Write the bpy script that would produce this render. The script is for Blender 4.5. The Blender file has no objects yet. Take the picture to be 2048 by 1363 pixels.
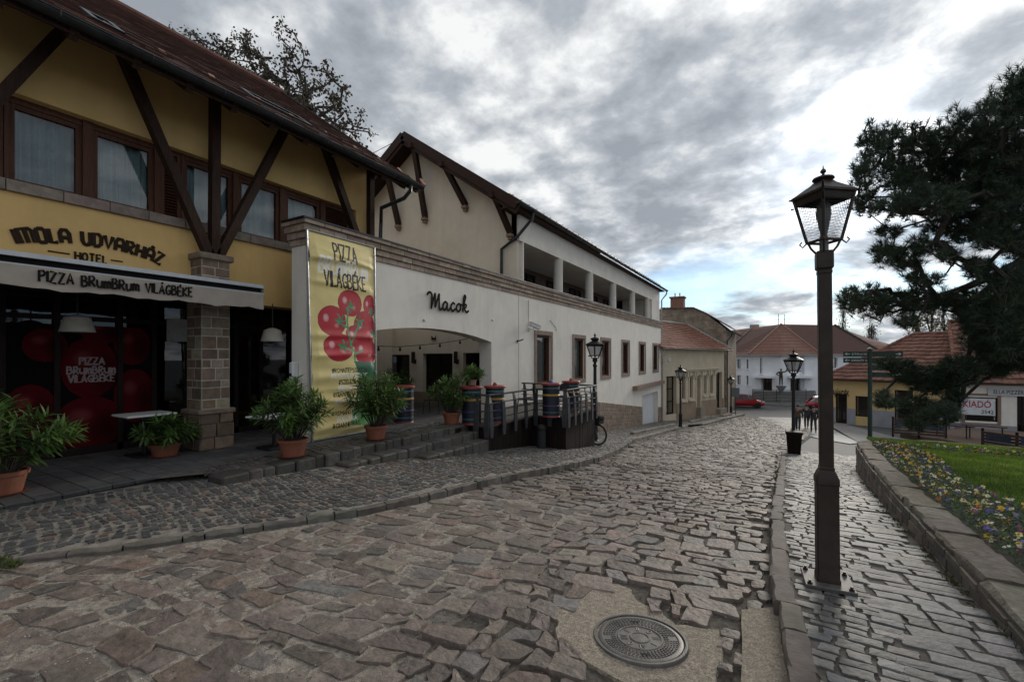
import bpy, bmesh, math, random
import numpy as np
from mathutils import Vector, Matrix, noise as mnoise

# ---------------------------------------------------------------- camera, sky, sun, exposure
SC = bpy.context.scene
COL = SC.collection
R = math.radians
FPX, HZ = 910.0, 712.0            # focal length in photo pixels, row of the horizon
YAW = R(30.26)                    # the camera looks this far to the left of the street's axis (+Y)
cam = bpy.data.objects.new('camera', bpy.data.cameras.new('camera'))
COL.objects.link(cam)
cam.data.sensor_width = 36.0
cam.data.lens = FPX / 2048 * 36
cam.data.shift_y = (HZ - 681.5) / 2048
cam.data.clip_start, cam.data.clip_end = 0.05, 2000
cam.location = (0, 0, 0)          # z = 0 is the photographer's eye level
cam.rotation_euler = (R(90), 0, YAW)
SC.camera = cam

SUN_EL, SUN_AZ = R(17.5), R(6.5)  # azimuth measured from +Y towards +X
SUN = Vector((math.sin(SUN_AZ) * math.cos(SUN_EL), math.cos(SUN_AZ) * math.cos(SUN_EL), math.sin(SUN_EL)))
w = bpy.data.worlds.new('World'); SC.world = w; w.use_nodes = True
nt = w.node_tree; N = nt.nodes; L = nt.links
for n_ in list(N): N.remove(n_)
def nd(t, **k):
    n = N.new(t)
    for a, b in k.items(): setattr(n, a, b)
    return n
def mth(op, a, b=None, c=None, clamp=False):
    n = nd('ShaderNodeMath', operation=op, use_clamp=clamp)
    for i, x in enumerate((a, b, c)):
        if x is None: continue
        if isinstance(x, (int, float)): n.inputs[i].default_value = x
        else: L.new(x, n.inputs[i])
    return n.outputs[0]
def mixc(f, a, b, bt='MIX'):
    n = nd('ShaderNodeMix', data_type='RGBA', blend_type=bt)
    for s, x in ((n.inputs[0], f), (n.inputs[6], a), (n.inputs[7], b)):
        if isinstance(x, (int, float)): s.default_value = x
        elif isinstance(x, tuple): s.default_value = (*x, 1)
        else: L.new(x, s)
    return n.outputs[2]
def ramp(f, *st):
    n = nd('ShaderNodeValToRGB'); e = n.color_ramp.elements
    while len(e) < len(st): e.new(0.5)
    for k, (p, c) in enumerate(st):
        e[k].position = p; e[k].color = (*c, 1) if isinstance(c, tuple) else (c, c, c, 1)
    L.new(f, n.inputs[0]); return n.outputs[0]
tc = nd('ShaderNodeTexCoord'); sp = nd('ShaderNodeSeparateXYZ'); L.new(tc.outputs['Generated'], sp.inputs[0])
zc = mth('ADD', mth('MAXIMUM', sp.outputs[2], 0.0), 0.22)
cb = nd('ShaderNodeCombineXYZ')
L.new(mth('DIVIDE', sp.outputs[0], zc), cb.inputs[0]); L.new(mth('DIVIDE', sp.outputs[1], zc), cb.inputs[1])
def wnoise(scale, detail, rough, dist=0.0, off=(0, 0, 0)):
    m = nd('ShaderNodeVectorMath', operation='ADD'); L.new(cb.outputs[0], m.inputs[0]); m.inputs[1].default_value = off
    n = nd('ShaderNodeTexNoise'); n.inputs['Scale'].default_value = scale; n.inputs['Detail'].default_value = detail
    n.inputs['Roughness'].default_value = rough; n.inputs['Distortion'].default_value = dist
    L.new(m.outputs[0], n.inputs['Vector']); return n.outputs[0]
puff = wnoise(5.4, 9, 0.58, 0.10, (3.1, 1.7, 0))
mass = wnoise(1.35, 4, 0.5, 0.15, (7.3, 2.2, 0))
thick = mth('ADD', mth('MULTIPLY', puff, 0.62), mth('MULTIPLY', mass, 0.5))      # about 0.35 .. 0.75
cloud = ramp(thick, (0.45, (0.74, 0.765, 0.79)), (0.52, (0.52, 0.55, 0.59)), (0.585, (0.36, 0.395, 0.445)), (0.68, (0.26, 0.29, 0.335)))
dt = nd('ShaderNodeVectorMath', operation='DOT_PRODUCT'); L.new(tc.outputs['Generated'], dt.inputs[0]); dt.inputs[1].default_value = SUN
dpos = mth('MAXIMUM', dt.outputs['Value'], 0.0)
halo = mth('ADD', mth('MULTIPLY', mth('POWER', dpos, 170.0), 1.7), mth('MULTIPLY', mth('POWER', dpos, 12.0), 0.10))
thin = mth('SUBTRACT', 1.0, mth('MULTIPLY', mth('SUBTRACT', thick, 0.42, clamp=True), 2.4, clamp=True), clamp=True)
gain = mth('ADD', 0.68, mth('MULTIPLY', halo, mth('ADD', 0.45, mth('MULTIPLY', thin, 0.9))))
gn = nd('ShaderNodeCombineColor')
L.new(gain, gn.inputs[0]); L.new(mth('MULTIPLY', gain, 0.985), gn.inputs[1]); L.new(mth('MULTIPLY', gain, 0.955), gn.inputs[2])
cloud = mixc(1.0, cloud, gn.outputs[0], 'MULTIPLY')
cloud10 = mixc(1.0, cloud, (10.0, 10.0, 10.0), 'MULTIPLY')
sky = nd('ShaderNodeTexSky', sky_type='NISHITA'); sky.sun_disc = False
sky.sun_elevation, sky.sun_rotation = SUN_EL, SUN_AZ
sky.air_density, sky.dust_density, sky.ozone_density = 1.0, 0.6, 2.5
blue = mixc(0.55, mixc(1.0, sky.outputs[0], (0.6, 0.8, 1.0), 'MULTIPLY'), (1.5, 2.7, 4.1))
band = ramp(sp.outputs[2], (0.03, 0.0), (0.075, 1.0), (0.15, 0.9), (0.23, 0.0))
gapn = wnoise(1.25, 7, 0.55, 0.6, (1.9, 4.4, 0))
gap = mth('MULTIPLY', ramp(gapn, (0.43, 0.0), (0.53, 1.0)), band)
rest = ramp(wnoise(0.5, 4, 0.5, 0.3, (11.0, 3.0, 0)), (0.60, 0.0), (0.75, 0.45))
gapf = mth('MAXIMUM', gap, rest)
fin = mixc(mth('MULTIPLY', gapf, 0.85), cloud10, blue)
bg = nd('ShaderNodeBackground'); bg.inputs[1].default_value = 0.1; L.new(fin, bg.inputs[0])
wo = nd('ShaderNodeOutputWorld'); L.new(bg.outputs[0], wo.inputs[0])

sun = bpy.data.objects.new('sun', bpy.data.lights.new('sun', 'SUN')); COL.objects.link(sun)
sun.data.energy, sun.data.angle, sun.data.color = 1.0, R(14), (1.0, 0.93, 0.82)
sun.rotation_euler = SUN.to_track_quat('Z', 'Y').to_euler()
vs = SC.view_settings
vs.view_transform = 'Standard'; vs.look = 'None'; vs.gamma = 1.0; vs.exposure = 0.88; vs.use_curve_mapping = False
SC.cycles.max_bounces = 8; SC.cycles.transparent_max_bounces = 16

# ---------------------------------------------------------------- measuring: photo pixel -> point on a known plane
FX, FY = -math.sin(YAW), math.cos(YAW)
def ray(u, v):
    a = (u - 1024) / FPX
    return FX + a * FY, FY - a * FX, (HZ - v) / FPX
def on_x(u, v, X):
    x, y, z = ray(u, v); t = X / x; return Vector((X, y * t, z * t))
def on_y(u, v, Y):
    x, y, z = ray(u, v); t = Y / y; return Vector((x * t, Y, z * t))
def at(u, v, d):
    return Vector(ray(u, v)) * d
def on_line(u, v, P, Q):
    x, y, z = ray(u, v); ex, ey = Q[0] - P[0], Q[1] - P[1]
    t = (P[0] * ey - P[1] * ex) / (x * ey - y * ex); return Vector((x * t, y * t, z * t))
PROF = [(-40, -1.2), (-5, -1.5), (0, -1.57), (2.7, -1.68), (4.2, -1.80), (7, -2.08), (10, -2.42), (14.7, -3.0), (20.4, -3.72),
        (28.4, -4.38), (35.6, -4.95), (46.4, -5.45), (55, -5.65), (400, -5.75)]
PX_, PZ_ = [p[0] for p in PROF], [p[1] for p in PROF]
def G(y): return float(np.interp(y, PX_, PZ_)) if not -4 < y < 60 else float(np.mean([np.interp(y + k, PX_, PZ_) for k in (-1.2, -.6, 0, .6, 1.2)]))
def on_g(u, v, off=0.0):
    x, y, z = ray(u, v); t = 3.0
    for _ in range(60): t = 0.5 * t + 0.5 * (G(y * t) + off) / z
    return Vector((x * t, y * t, G(y * t) + off))

# ---------------------------------------------------------------- mesh building
rnd = random.Random(7)
class MB:
    def __init__(s): s.v = []; s.f = []; s.c = []; s.cur = (1, 1, 1)
    def add(s, vs, fs, col=None):
        b = len(s.v); s.v.extend(tuple(p) for p in vs); c = col or s.cur
        for f in fs: s.f.append(tuple(i + b for i in f)); s.c.append(c)
    def poly(s, pts, col=None): s.add(pts, [tuple(range(len(pts)))], col)
    def box(s, x0, x1, y0, y1, z0, z1, col=None):
        s.add([(x, y, z) for z in (z0, z1) for x, y in ((x0, y0), (x1, y0), (x1, y1), (x0, y1))],
              [(3, 2, 1, 0), (4, 5, 6, 7), (0, 1, 5, 4), (1, 2, 6, 5), (2, 3, 7, 6), (3, 0, 4, 7)], col)
    def bbox(s, x0, x1, y0, y1, z0, z1, e, col=None):
        """box with chamfered long edges"""
        X = (x0 + x1) / 2; Y = (y0 + y1) / 2; a = (x1 - x0) / 2; b = (y1 - y0) / 2
        ring = lambda i, z: [(X + sx * (a - (i if k else i + e)), Y + sy * (b - (i + e if k else i)), z)
                             for sx, sy, k in ((-1, -1, 0), (1, -1, 0), (1, -1, 1), (1, 1, 1), (1, 1, 0), (-1, 1, 0), (-1, 1, 1), (-1, -1, 1))]
        s.loft([ring(e, z0), ring(0, z0 + e), ring(0, z1 - e), ring(e, z1)], True, True, col)
    def loft(s, rings, capa=False, capb=False, col=None, closed=True):
        n = len(rings[0]); vs = [p for r in rings for p in r]; fs = []
        for i in range(len(rings) - 1):
            for j in range(n if closed else n - 1):
                k = (j + 1) % n; fs.append((i * n + j, i * n + k, (i + 1) * n + k, (i + 1) * n + j))
        if capa: fs.append(tuple(range(n - 1, -1, -1)))
        if capb: fs.append(tuple(range((len(rings) - 1) * n, len(rings) * n)))
        s.add(vs, fs, col)
    def beam(s, p, q, w, h, up=(0, 0, 1), col=None):
        p, q, up = Vector(p), Vector(q), Vector(up); d = (q - p).normalized()
        a = d.cross(up); a = a.normalized() if a.length > 1e-4 else Vector((1, 0, 0)); b = a.cross(d).normalized()
        r = lambda c: [tuple(c + a * x * w / 2 + b * y * h / 2) for x, y in ((-1, -1), (1, -1), (1, 1), (-1, 1))]
        s.loft([r(p), r(q)], True, True, col)
    def tube(s, pts, r, n=8, col=None, cap=True, flat=None):
        pts = [Vector(p) for p in pts]; rings = []; prev = None
        for i, p in enumerate(pts):
            d = (pts[min(i + 1, len(pts) - 1)] - pts[max(i - 1, 0)])
            d = d.normalized() if d.length > 1e-9 else Vector((0, 0, 1))
            if flat is not None: b = Vector(flat); a = d.cross(b).normalized(); fl = 0.45
            else:
                ref = prev if prev is not None else (Vector((0, 0, 1)) if abs(d.z) < 0.9 else Vector((1, 0, 0)))
                a = (ref - d * ref.dot(d)); a = a.normalized() if a.length > 1e-6 else d.orthogonal().normalized(); b = d.cross(a); prev = a; fl = 1.0
            rr = r[i] if isinstance(r, (list, tuple)) else r
            rings.append([tuple(p + a * rr * math.cos(t) + b * rr * fl * math.sin(t)) for t in [2 * math.pi * k / n for k in range(n)]])
        s.loft(rings, cap, cap, col)
    def lathe(s, prof, c=(0, 0, 0), n=16, col=None, cap=True, axis='z', ph=0.0):
        rings = []
        for r, z in prof:
            ring = []
            for k in range(n):
                t = 2 * math.pi * k / n + ph; p = (r * math.cos(t), r * math.sin(t), z)
                if axis == 'x': p = (p[2], p[0], p[1])
                elif axis == 'y': p = (p[0], -p[2], p[1])
                ring.append((p[0] + c[0], p[1] + c[1], p[2] + c[2]))
            rings.append(ring)
        s.loft(rings, cap, cap, col)
    def build(s, name, m, parent=None, world=True, smooth=False, **tags):
        me = bpy.data.meshes.new(name); me.from_pydata(s.v, [], s.f)
        if any(c != (1, 1, 1) for c in s.c):
            at_ = me.attributes.new('col', 'FLOAT_COLOR', 'FACE')
            at_.data.foreach_set('color', np.array([(*c, 1.0) for c in s.c], dtype=np.float32).ravel())
        me.update()
        if smooth: me.polygons.foreach_set('use_smooth', [True] * len(me.polygons)); me.set_sharp_from_angle(angle=R(smooth if smooth is not True else 40))
        o = bpy.data.objects.new(name, me); COL.objects.link(o)
        if m: me.materials.append(m)
        if parent:
            o.parent = parent
            if world: o.matrix_parent_inverse = root_inv(parent)
        for k, t in tags.items(): o[k] = t
        return o
def root_inv(p):
    chain = []; q = p
    while q: chain.append(q); q = q.parent
    m = Matrix.Identity(4)
    for q in reversed(chain): m = m @ q.matrix_parent_inverse @ q.matrix_basis
    return m.inverted()
def thing(name, label, cat, loc=(0, 0, 0), rz=0.0, group=None):
    o = bpy.data.objects.new(name, None); COL.objects.link(o); o.location = loc; o.rotation_euler = (0, 0, rz)
    o.empty_display_size = 0.2; o['label'] = label; o['category'] = cat
    if group: o['group'] = group
    return o
def dup(root, loc, rz=0.0, label=None, group=None, scale=None):
    def cp(o, par):
        c = o.copy(); COL.objects.link(c); c.parent = par
        for ch in list(kids.get(o.name, [])): cp(ch, c)
        return c
    kids = {}
    for o in COL.objects:
        if o.parent: kids.setdefault(o.parent.name, []).append(o)
    r = cp(root, None); r.location = loc; r.rotation_euler = (0, 0, rz)
    if scale: r.scale = (scale,) * 3 if isinstance(scale, (int, float)) else scale
    if label: r['label'] = label
    if group: r['group'] = group
    return r
def structure(o): o['kind'] = 'structure'; return o

# ---------------------------------------------------------------- materials
def mat(name, col=(.5, .5, .5), rough=.7, metal=0.0, ns=6.0, na=0.25, bump=0.0, bs=60.0, attr=False, spec=0.5, stretch=None, alpha=None, dirt=0.0, tint=None, bdist=0.01, trans=0.0, grain=0.0, streak=0.0):
    m = bpy.data.materials.new(name); m.use_nodes = True; t = m.node_tree; n = t.nodes; l = t.links
    p = n['Principled BSDF']; p.inputs['Roughness'].default_value = rough; p.inputs['Metallic'].default_value = metal
    p.inputs['Specular IOR Level'].default_value = spec
    tc = n.new('ShaderNodeTexCoord'); vec = tc.outputs['Object']
    if stretch:
        mp = n.new('ShaderNodeMapping'); mp.inputs['Scale'].default_value = stretch; l.new(vec, mp.inputs[0]); vec = mp.outputs[0]
    nz = n.new('ShaderNodeTexNoise'); nz.inputs['Scale'].default_value = ns; nz.inputs['Detail'].default_value = 6; nz.inputs['Roughness'].default_value = .6; l.new(vec, nz.inputs[0])
    mr = n.new('ShaderNodeMapRange'); mr.inputs[1].default_value = .3; mr.inputs[2].default_value = .7; mr.inputs[3].default_value = 1 - na; mr.inputs[4].default_value = 1 + na; l.new(nz.outputs[0], mr.inputs[0])
    vm = n.new('ShaderNodeVectorMath'); vm.operation = 'SCALE'; l.new(mr.outputs[0], vm.inputs['Scale'])
    if attr:
        a = n.new('ShaderNodeAttribute'); a.attribute_name = 'col'; l.new(a.outputs['Color'], vm.inputs[0])
    else: vm.inputs[0].default_value = col
    out = vm.outputs[0]
    if grain:                                # fine speckle of the stone itself
        gz = n.new('ShaderNodeTexNoise'); gz.inputs['Scale'].default_value = 95; gz.inputs['Detail'].default_value = 3; l.new(tc.outputs['Object'], gz.inputs[0])
        g2 = n.new('ShaderNodeMapRange'); g2.inputs[1].default_value = .3; g2.inputs[2].default_value = .7; g2.inputs[3].default_value = 1 - grain; g2.inputs[4].default_value = 1 + grain; l.new(gz.outputs[0], g2.inputs[0])
        v2 = n.new('ShaderNodeVectorMath'); v2.operation = 'SCALE'; l.new(out, v2.inputs[0]); l.new(g2.outputs[0], v2.inputs['Scale']); out = v2.outputs[0]
    if dirt:
        d = n.new('ShaderNodeTexNoise'); d.inputs['Scale'].default_value = .9; d.inputs['Detail'].default_value = 9; d.inputs['Roughness'].default_value = .68; d.inputs['Distortion'].default_value = .6
        mp = n.new('ShaderNodeMapping'); mp.inputs['Scale'].default_value = (1, 1, .55); l.new(tc.outputs['Object'], mp.inputs[0]); l.new(mp.outputs[0], d.inputs[0])
        r2 = n.new('ShaderNodeMapRange'); r2.inputs[1].default_value = .48; r2.inputs[2].default_value = .75; r2.inputs[3].default_value = 0; r2.inputs[4].default_value = dirt; l.new(d.outputs[0], r2.inputs[0])
        mx = n.new('ShaderNodeMix'); mx.data_type = 'RGBA'; l.new(r2.outputs[0], mx.inputs[0]); l.new(out, mx.inputs[6]); mx.inputs[7].default_value = (*(tint or (.12, .10, .08)), 1); out = mx.outputs[2]
    if streak:                               # rain streaks and damp patches on plaster
        mp = n.new('ShaderNodeMapping'); mp.inputs['Scale'].default_value = (2.6, 2.6, .16); l.new(tc.outputs['Object'], mp.inputs[0]); s_ = n.new('ShaderNodeTexNoise'); s_.inputs['Scale'].default_value = 1.6; s_.inputs['Detail'].default_value = 7; s_.inputs['Roughness'].default_value = .62; l.new(mp.outputs[0], s_.inputs[0])
        r3 = n.new('ShaderNodeMapRange'); r3.inputs[1].default_value = .5; r3.inputs[2].default_value = .78; r3.inputs[3].default_value = 0; r3.inputs[4].default_value = streak; l.new(s_.outputs[0], r3.inputs[0])
        mx = n.new('ShaderNodeMix'); mx.data_type = 'RGBA'; l.new(r3.outputs[0], mx.inputs[0]); l.new(out, mx.inputs[6]); mx.inputs[7].default_value = (*(tint or (.12, .10, .08)), 1); out = mx.outputs[2]
    l.new(out, p.inputs['Base Color'])
    if bump:
        b = n.new('ShaderNodeTexNoise'); b.inputs['Scale'].default_value = bs; b.inputs['Detail'].default_value = 5; l.new(vec, b.inputs[0])
        bp = n.new('ShaderNodeBump'); bp.inputs['Strength'].default_value = bump; bp.inputs['Distance'].default_value = bdist; l.new(b.outputs[0], bp.inputs['Height']); l.new(bp.outputs[0], p.inputs['Normal'])
    if alpha is not None: p.inputs['Alpha'].default_value = alpha
    if trans:                                # thin leaves let light through
        tr = n.new('ShaderNodeBsdfTranslucent'); l.new(out, tr.inputs[0]); ms = n.new('ShaderNodeMixShader'); ms.inputs[0].default_value = trans
        l.new(p.outputs[0], ms.inputs[1]); l.new(tr.outputs[0], ms.inputs[2]); l.new(ms.outputs[0], n['Material Output'].inputs[0])
    return m
M = dict(
    stone=mat('cut_stone', attr=True, rough=.85, ns=9, na=.3, bump=.5, bs=40),
    cobble=mat('cobble_stone', attr=True, rough=.66, ns=11, na=.34, bump=.8, bs=24, spec=.36, bdist=.016, grain=.18, dirt=.45, tint=(.085, .07, .055)),
    sett=mat('sett_stone', attr=True, rough=.63, ns=14, na=.28, bump=.7, bs=34, spec=.33, bdist=.009, grain=.15, dirt=.3, tint=(.09, .08, .065)),
    mortar=mat('mortar', (.22, .195, .165), .95, ns=11, na=.35, bump=.9, bs=120),
    light_mortar=mat('pale_pointing', (.40, .365, .31), .95, ns=14, na=.2, bump=.5, bs=120),
    mortar_dark=mat('gritty_joint', (.115, .10, .085), .95, ns=9, na=.5, bump=1.0, bs=110, dirt=.6, tint=(.05, .055, .03)),
    asphalt=mat('asphalt', (.075, .075, .077), .8, ns=2.0, na=.22, bump=.5, bs=150, dirt=.4, tint=(.05, .05, .05)),
    paving=mat('pale_paving', (.34, .33, .315), .75, ns=2.0, na=.2, bump=.3, bs=60),
    concrete=mat('concrete', (.29, .245, .19), .93, ns=30, na=.35, bump=1.0, bs=150, dirt=.4, grain=.45),
    soil=mat('soil', (.045, .035, .025), .95, ns=9, na=.5, bump=1, bs=40),
    yellow=mat('yellow_plaster', (.66, .44, .175), .9, ns=2.2, na=.07, bump=.25, bs=220, dirt=.25, tint=(.42, .28, .11), streak=.25),
    white=mat('white_plaster', (.79, .735, .655), .9, ns=2.0, na=.06, bump=.3, bs=160, dirt=.28, tint=(.44, .40, .34), streak=.22),
    cream=mat('cream_plaster', (.68, .60, .49), .9, ns=1.8, na=.06, bump=.25, bs=200, dirt=.25, tint=(.42, .36, .28), streak=.25),
    beige=mat('beige_plaster', (.53, .45, .33), .9, ns=1.2, na=.09, bump=.2, bs=120, dirt=.25, tint=(.30, .25, .17)),
    beige_trim=mat('pale_stucco', (.56, .49, .36), .9, ns=3, na=.1),
    plinthpaint=mat('brown_plinth', (.30, .22, .15), .9, ns=2, na=.12, dirt=.3),
    greyplinth=mat('grey_plinth', (.30, .30, .33), .9, ns=2, na=.1, dirt=.3),
    ochre=mat('ochre_plaster', (.60, .43, .20), .9, ns=1.5, na=.08, dirt=.2, tint=(.38, .27, .13)),
    rubble=mat('rubble_wall', (.27, .21, .155), .95, ns=2.2, na=.4, bump=1.0, bs=7, dirt=.7, tint=(.10, .08, .06), bdist=.08),
    wood=mat('dark_wood', (.034, .017, .011), .7, ns=5, na=.45, stretch=(9, 9, 1.2), bump=.3, bs=20, spec=.2),
    frame_wood=mat('brown_window_wood', (.085, .034, .018), .6, ns=5, na=.3, stretch=(8, 8, 1), bump=.15, bs=20, spec=.25),
    deck=mat('deck_boards', (.015, .008, .0065), .7, ns=4, na=.5, stretch=(6, 6, 1), bump=.3, bs=20, spec=.2),
    deckfloor=mat('weathered_deck', (.085, .075, .065), .7, ns=4, na=.35, stretch=(1, 7, 1), bump=.3, bs=25),
    iron=mat('dark_iron', (.018, .016, .015), .5, .2, ns=12, na=.4, bump=.15, bs=90, spec=.35),
    postpaint=mat('brown_black_paint', (.034, .023, .017), .5, .0, ns=9, na=.35, bump=.12, bs=70, dirt=.35, tint=(.045, .028, .02), spec=.3),
    platesteel=mat('scuffed_steel', (.11, .10, .095), .6, .3, ns=14, na=.35, dirt=.5, tint=(.10, .08, .065)),
    hallwhite=mat('hall_plaster', (.80, .81, .83), .9, ns=1.2, na=.05, dirt=.15, tint=(.5, .49, .48)),
    steel=mat('brushed_steel', (.30, .30, .30), .38, .9, ns=9, na=.2),
    galv=mat('grey_rail_steel', (.09, .09, .094), .42, .6, ns=9, na=.25),
    zinc=mat('dark_gutter_metal', (.035, .037, .038), .38, .6, ns=6, na=.35),
    lightzinc=mat('pale_gutter_metal', (.33, .32, .30), .5, .4, ns=6, na=.25),
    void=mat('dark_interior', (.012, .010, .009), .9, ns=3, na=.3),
    curtain=mat('curtain', (.34, .41, .42), .9, ns=6, na=.08),
    awning=mat('awning_cloth', (.34, .295, .25), .9, ns=4, na=.12, bump=.2, bs=300, dirt=.35, tint=(.20, .17, .14)),
    awningmetal=mat('awning_metal', (.42, .43, .44), .4, .5, ns=8, na=.1),
    black=mat('black_lettering', (.010, .009, .008), .8, ns=9, na=.2, spec=.1),
    brownletter=mat('brown_lettering', (.028, .017, .010), .75, ns=9, na=.2, spec=.15),
    print=mat('printed_sheet', attr=True, rough=.5, ns=5, na=.05),
    darkprint=mat('window_film', attr=True, rough=.85, ns=5, na=.1, spec=.08),
    tile=mat('clay_tile', attr=True, rough=.85, ns=5, na=.3, bump=.4, bs=30),
    terracotta=mat('terracotta', (.22, .075, .04), .8, ns=6, na=.2, bump=.2, bs=60, dirt=.25, tint=(.16, .06, .03)),
    leaf=mat('leaf', attr=True, rough=.42, ns=5, na=.25, trans=.3),
    grass=mat('grass_blade', attr=True, rough=.6, ns=1.6, na=.35, trans=.45),
    needle=mat('pine_needle', attr=True, rough=.6, ns=3, na=.3, trans=.12),
    bark=mat('bark', (.045, .034, .027), .95, ns=9, na=.4, bump=.8, bs=22),
    petal=mat('petal', attr=True, rough=.7, ns=5, na=.1, trans=.3),
    paint=mat('colour_paint', attr=True, rough=.45, ns=6, na=.2, bump=.1, bs=80),
    plastic=mat('white_plastic', (.6, .6, .6), .4, ns=5, na=.05),
    rubber=mat('black_rubber', (.012, .012, .012), .8, ns=9, na=.3),
    redpaint=mat('red_car_paint', (.33, .012, .018), .25, .2, ns=4, na=.08, spec=.6),
    silverpaint=mat('silver_car_paint', (.42, .43, .45), .28, .6, ns=4, na=.06),
    whitecar=mat('white_car_paint', (.62, .62, .63), .28, .0, ns=4, na=.05),
    carglass=mat('car_glass', (.012, .015, .018), .05, ns=3, na=.1, spec=.8),
    skin=mat('skin', (.42, .25, .18), .6, ns=9, na=.08),
    bronze=mat('bronze', (.05, .042, .033), .5, .5, ns=8, na=.4),
    door_white=mat('white_door_paint', (.66, .66, .67), .5, ns=3, na=.05),
    sandstone=mat('sandstone_frame', (.235, .165, .125), .9, ns=9, na=.25, bump=.4, bs=60),
    signgreen=mat('dark_green_sign', (.016, .036, .026), .5, ns=5, na=.2),
    slatwood=mat('slat_wood', (.048, .024, .018), .65, ns=4, na=.4, bump=.2, bs=20),
)
def glass_mat(name, clear, ior=1.5, rough=.015):
    m = bpy.data.materials.new(name); m.use_nodes = True; n, l = m.node_tree.nodes, m.node_tree.links; n.remove(n['Principled BSDF'])
    fr = n.new('ShaderNodeFresnel'); fr.inputs[0].default_value = ior; g_ = n.new('ShaderNodeBsdfGlossy'); g_.inputs['Roughness'].default_value = rough; g_.inputs['Color'].default_value = (.95, .97, 1, 1)
    t_ = n.new('ShaderNodeBsdfTransparent'); t_.inputs[0].default_value = (*clear, 1); x = n.new('ShaderNodeMixShader'); l.new(fr.outputs[0], x.inputs[0]); l.new(t_.outputs[0], x.inputs[1]); l.new(g_.outputs[0], x.inputs[2]); l.new(x.outputs[0], n['Material Output'].inputs[0]); return m
M['glass'] = glass_mat('window_glass', (.86, .92, .93), 1.75); M['darkglass'] = glass_mat('dark_glass', (.35, .36, .37), 1.6)
CL = {}
def plain(col, rough=.8):
    k = (col, rough)
    if k not in CL: CL[k] = mat('cloth_%d' % len(CL), col, rough, ns=8, na=.15)
    return CL[k]
def tone(base, dv=.2, dh=.04, r=rnd):
    k = 1 + r.uniform(-dv, dv); return tuple(max(.004, c * k * (1 + r.uniform(-dh, dh))) for c in base)
# ---------------------------------------------------------------- lettering (own stroke alphabet)
def _acc(g): return g + [[(.26, 1.12), (.38, 1.3)]]
GL = {
 'P': [[(0, 0), (0, 1), (.33, .98), (.48, .78), (.35, .55), (0, .48)]], 'I': [[(0, 0), (0, 1)]], 'Z': [[(0, 1), (.5, 1), (0, 0), (.52, 0)]],
 'A': [[(0, 0), (.27, 1), (.55, 0)], [(.1, .35), (.46, .35)]],
 'B': [[(0, 0), (0, 1), (.32, .97), (.42, .77), (.3, .55), (0, .52)], [(.25, .55), (.48, .42), (.5, .2), (.36, .03), (0, 0)]],
 'R': [[(0, 0), (0, 1), (.33, .98), (.47, .77), (.35, .55), (0, .48)], [(.15, .48), (.52, 0)]],
 'u': [[(0, .72), (0, .22), (.12, .02), (.33, .06), (.48, .3)], [(.48, .72), (.5, 0)]],
 'm': [[(0, 0), (0, .74)], [(0, .5), (.14, .72), (.27, .62), (.29, 0)], [(.29, .5), (.43, .72), (.56, .62), (.58, 0)]],
 'V': [[(0, 1), (.27, 0), (.54, 1)]], 'L': [[(0, 1), (0, 0), (.4, .02)]],
 'G': [[(.5, .85), (.34, 1), (.1, .87), (0, .5), (.1, .12), (.34, 0), (.5, .15), (.5, .42), (.28, .42)]],
 'E': [[(.44, 1), (0, 1), (0, 0), (.45, 0)], [(0, .52), (.36, .52)]], 'K': [[(0, 0), (0, 1)], [(.45, 1), (.02, .45), (.5, 0)]],
 'O': [[(.25, 1), (.06, .85), (0, .5), (.06, .15), (.25, 0), (.44, .15), (.5, .5), (.44, .85), (.25, 1)]],
 'U': [[(0, 1), (0, .25), (.12, .03), (.25, 0), (.38, .03), (.5, .25), (.5, 1)]],
 'D': [[(0, 0), (0, 1), (.3, .98), (.48, .78), (.48, .22), (.3, .02), (0, 0)]], 'H': [[(0, 0), (0, 1)], [(.5, 0), (.5, 1)], [(0, .5), (.5, .5)]],
 'T': [[(0, 1), (.5, 1)], [(.25, 1), (.25, 0)]], 'S': [[(.44, .9), (.25, 1), (.05, .86), (.08, .62), (.38, .42), (.45, .16), (.25, 0), (.02, .1)]],
 'N': [[(0, 0), (0, 1), (.48, 0), (.48, 1)]], 'F': [[(0, 0), (0, 1), (.44, 1)], [(0, .53), (.36, .53)]], 'M': [[(0, 0), (0, 1), (.3, .35), (.6, 1), (.6, 0)]],
 'C': [[(.48, .85), (.32, 1), (.1, .87), (0, .5), (.1, .12), (.32, 0), (.48, .15)]], 'J': [[(.4, 1), (.4, .2), (.25, 0), (.05, .1)]],
 '#': [[(.12, 0), (.22, 1)], [(.36, 0), (.46, 1)], [(0, .66), (.56, .66)], [(0, .33), (.54, .33)]], '-': [[(0, .5), (.5, .5)]],
 'a': [[(0, 0), (0, .72), (.14, .98), (.4, .98), (.54, .72), (.54, 0)], [(0, .4), (.54, .4)]],          # round-topped A
 'n': [[(0, 0), (0, 1), (.62, 1), (.76, .85), (.76, 0)], [(.38, 1), (.38, 0)]],                          # round-topped M
 'o': [[(.12, 1), (0, .85), (0, .15), (.12, 0), (.38, 0), (.5, .15), (.5, .85), (.38, 1), (.12, 1)]], ' ': [],
}
GL['Y'] = [[(0, 1), (.25, .5), (.5, 1)], [(.25, .5), (.25, 0)]]; GL['Á'] = _acc(GL['A']); GL['É'] = _acc(GL['E']); GL['Ó'] = _acc(GL['O']); GL['á'] = _acc(GL['a']); GL['Ú'] = _acc(GL['U'])
def gw(ch): return max([p[0] for s in GL[ch] for p in s], default=.35)
def layout(text, sp=.2):
    x = 0; out = []
    for ch in text:
        for s in GL[ch]: out.append([(px + x, py) for px, py in s])
        x += gw(ch) + sp
    return out, x - sp
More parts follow.
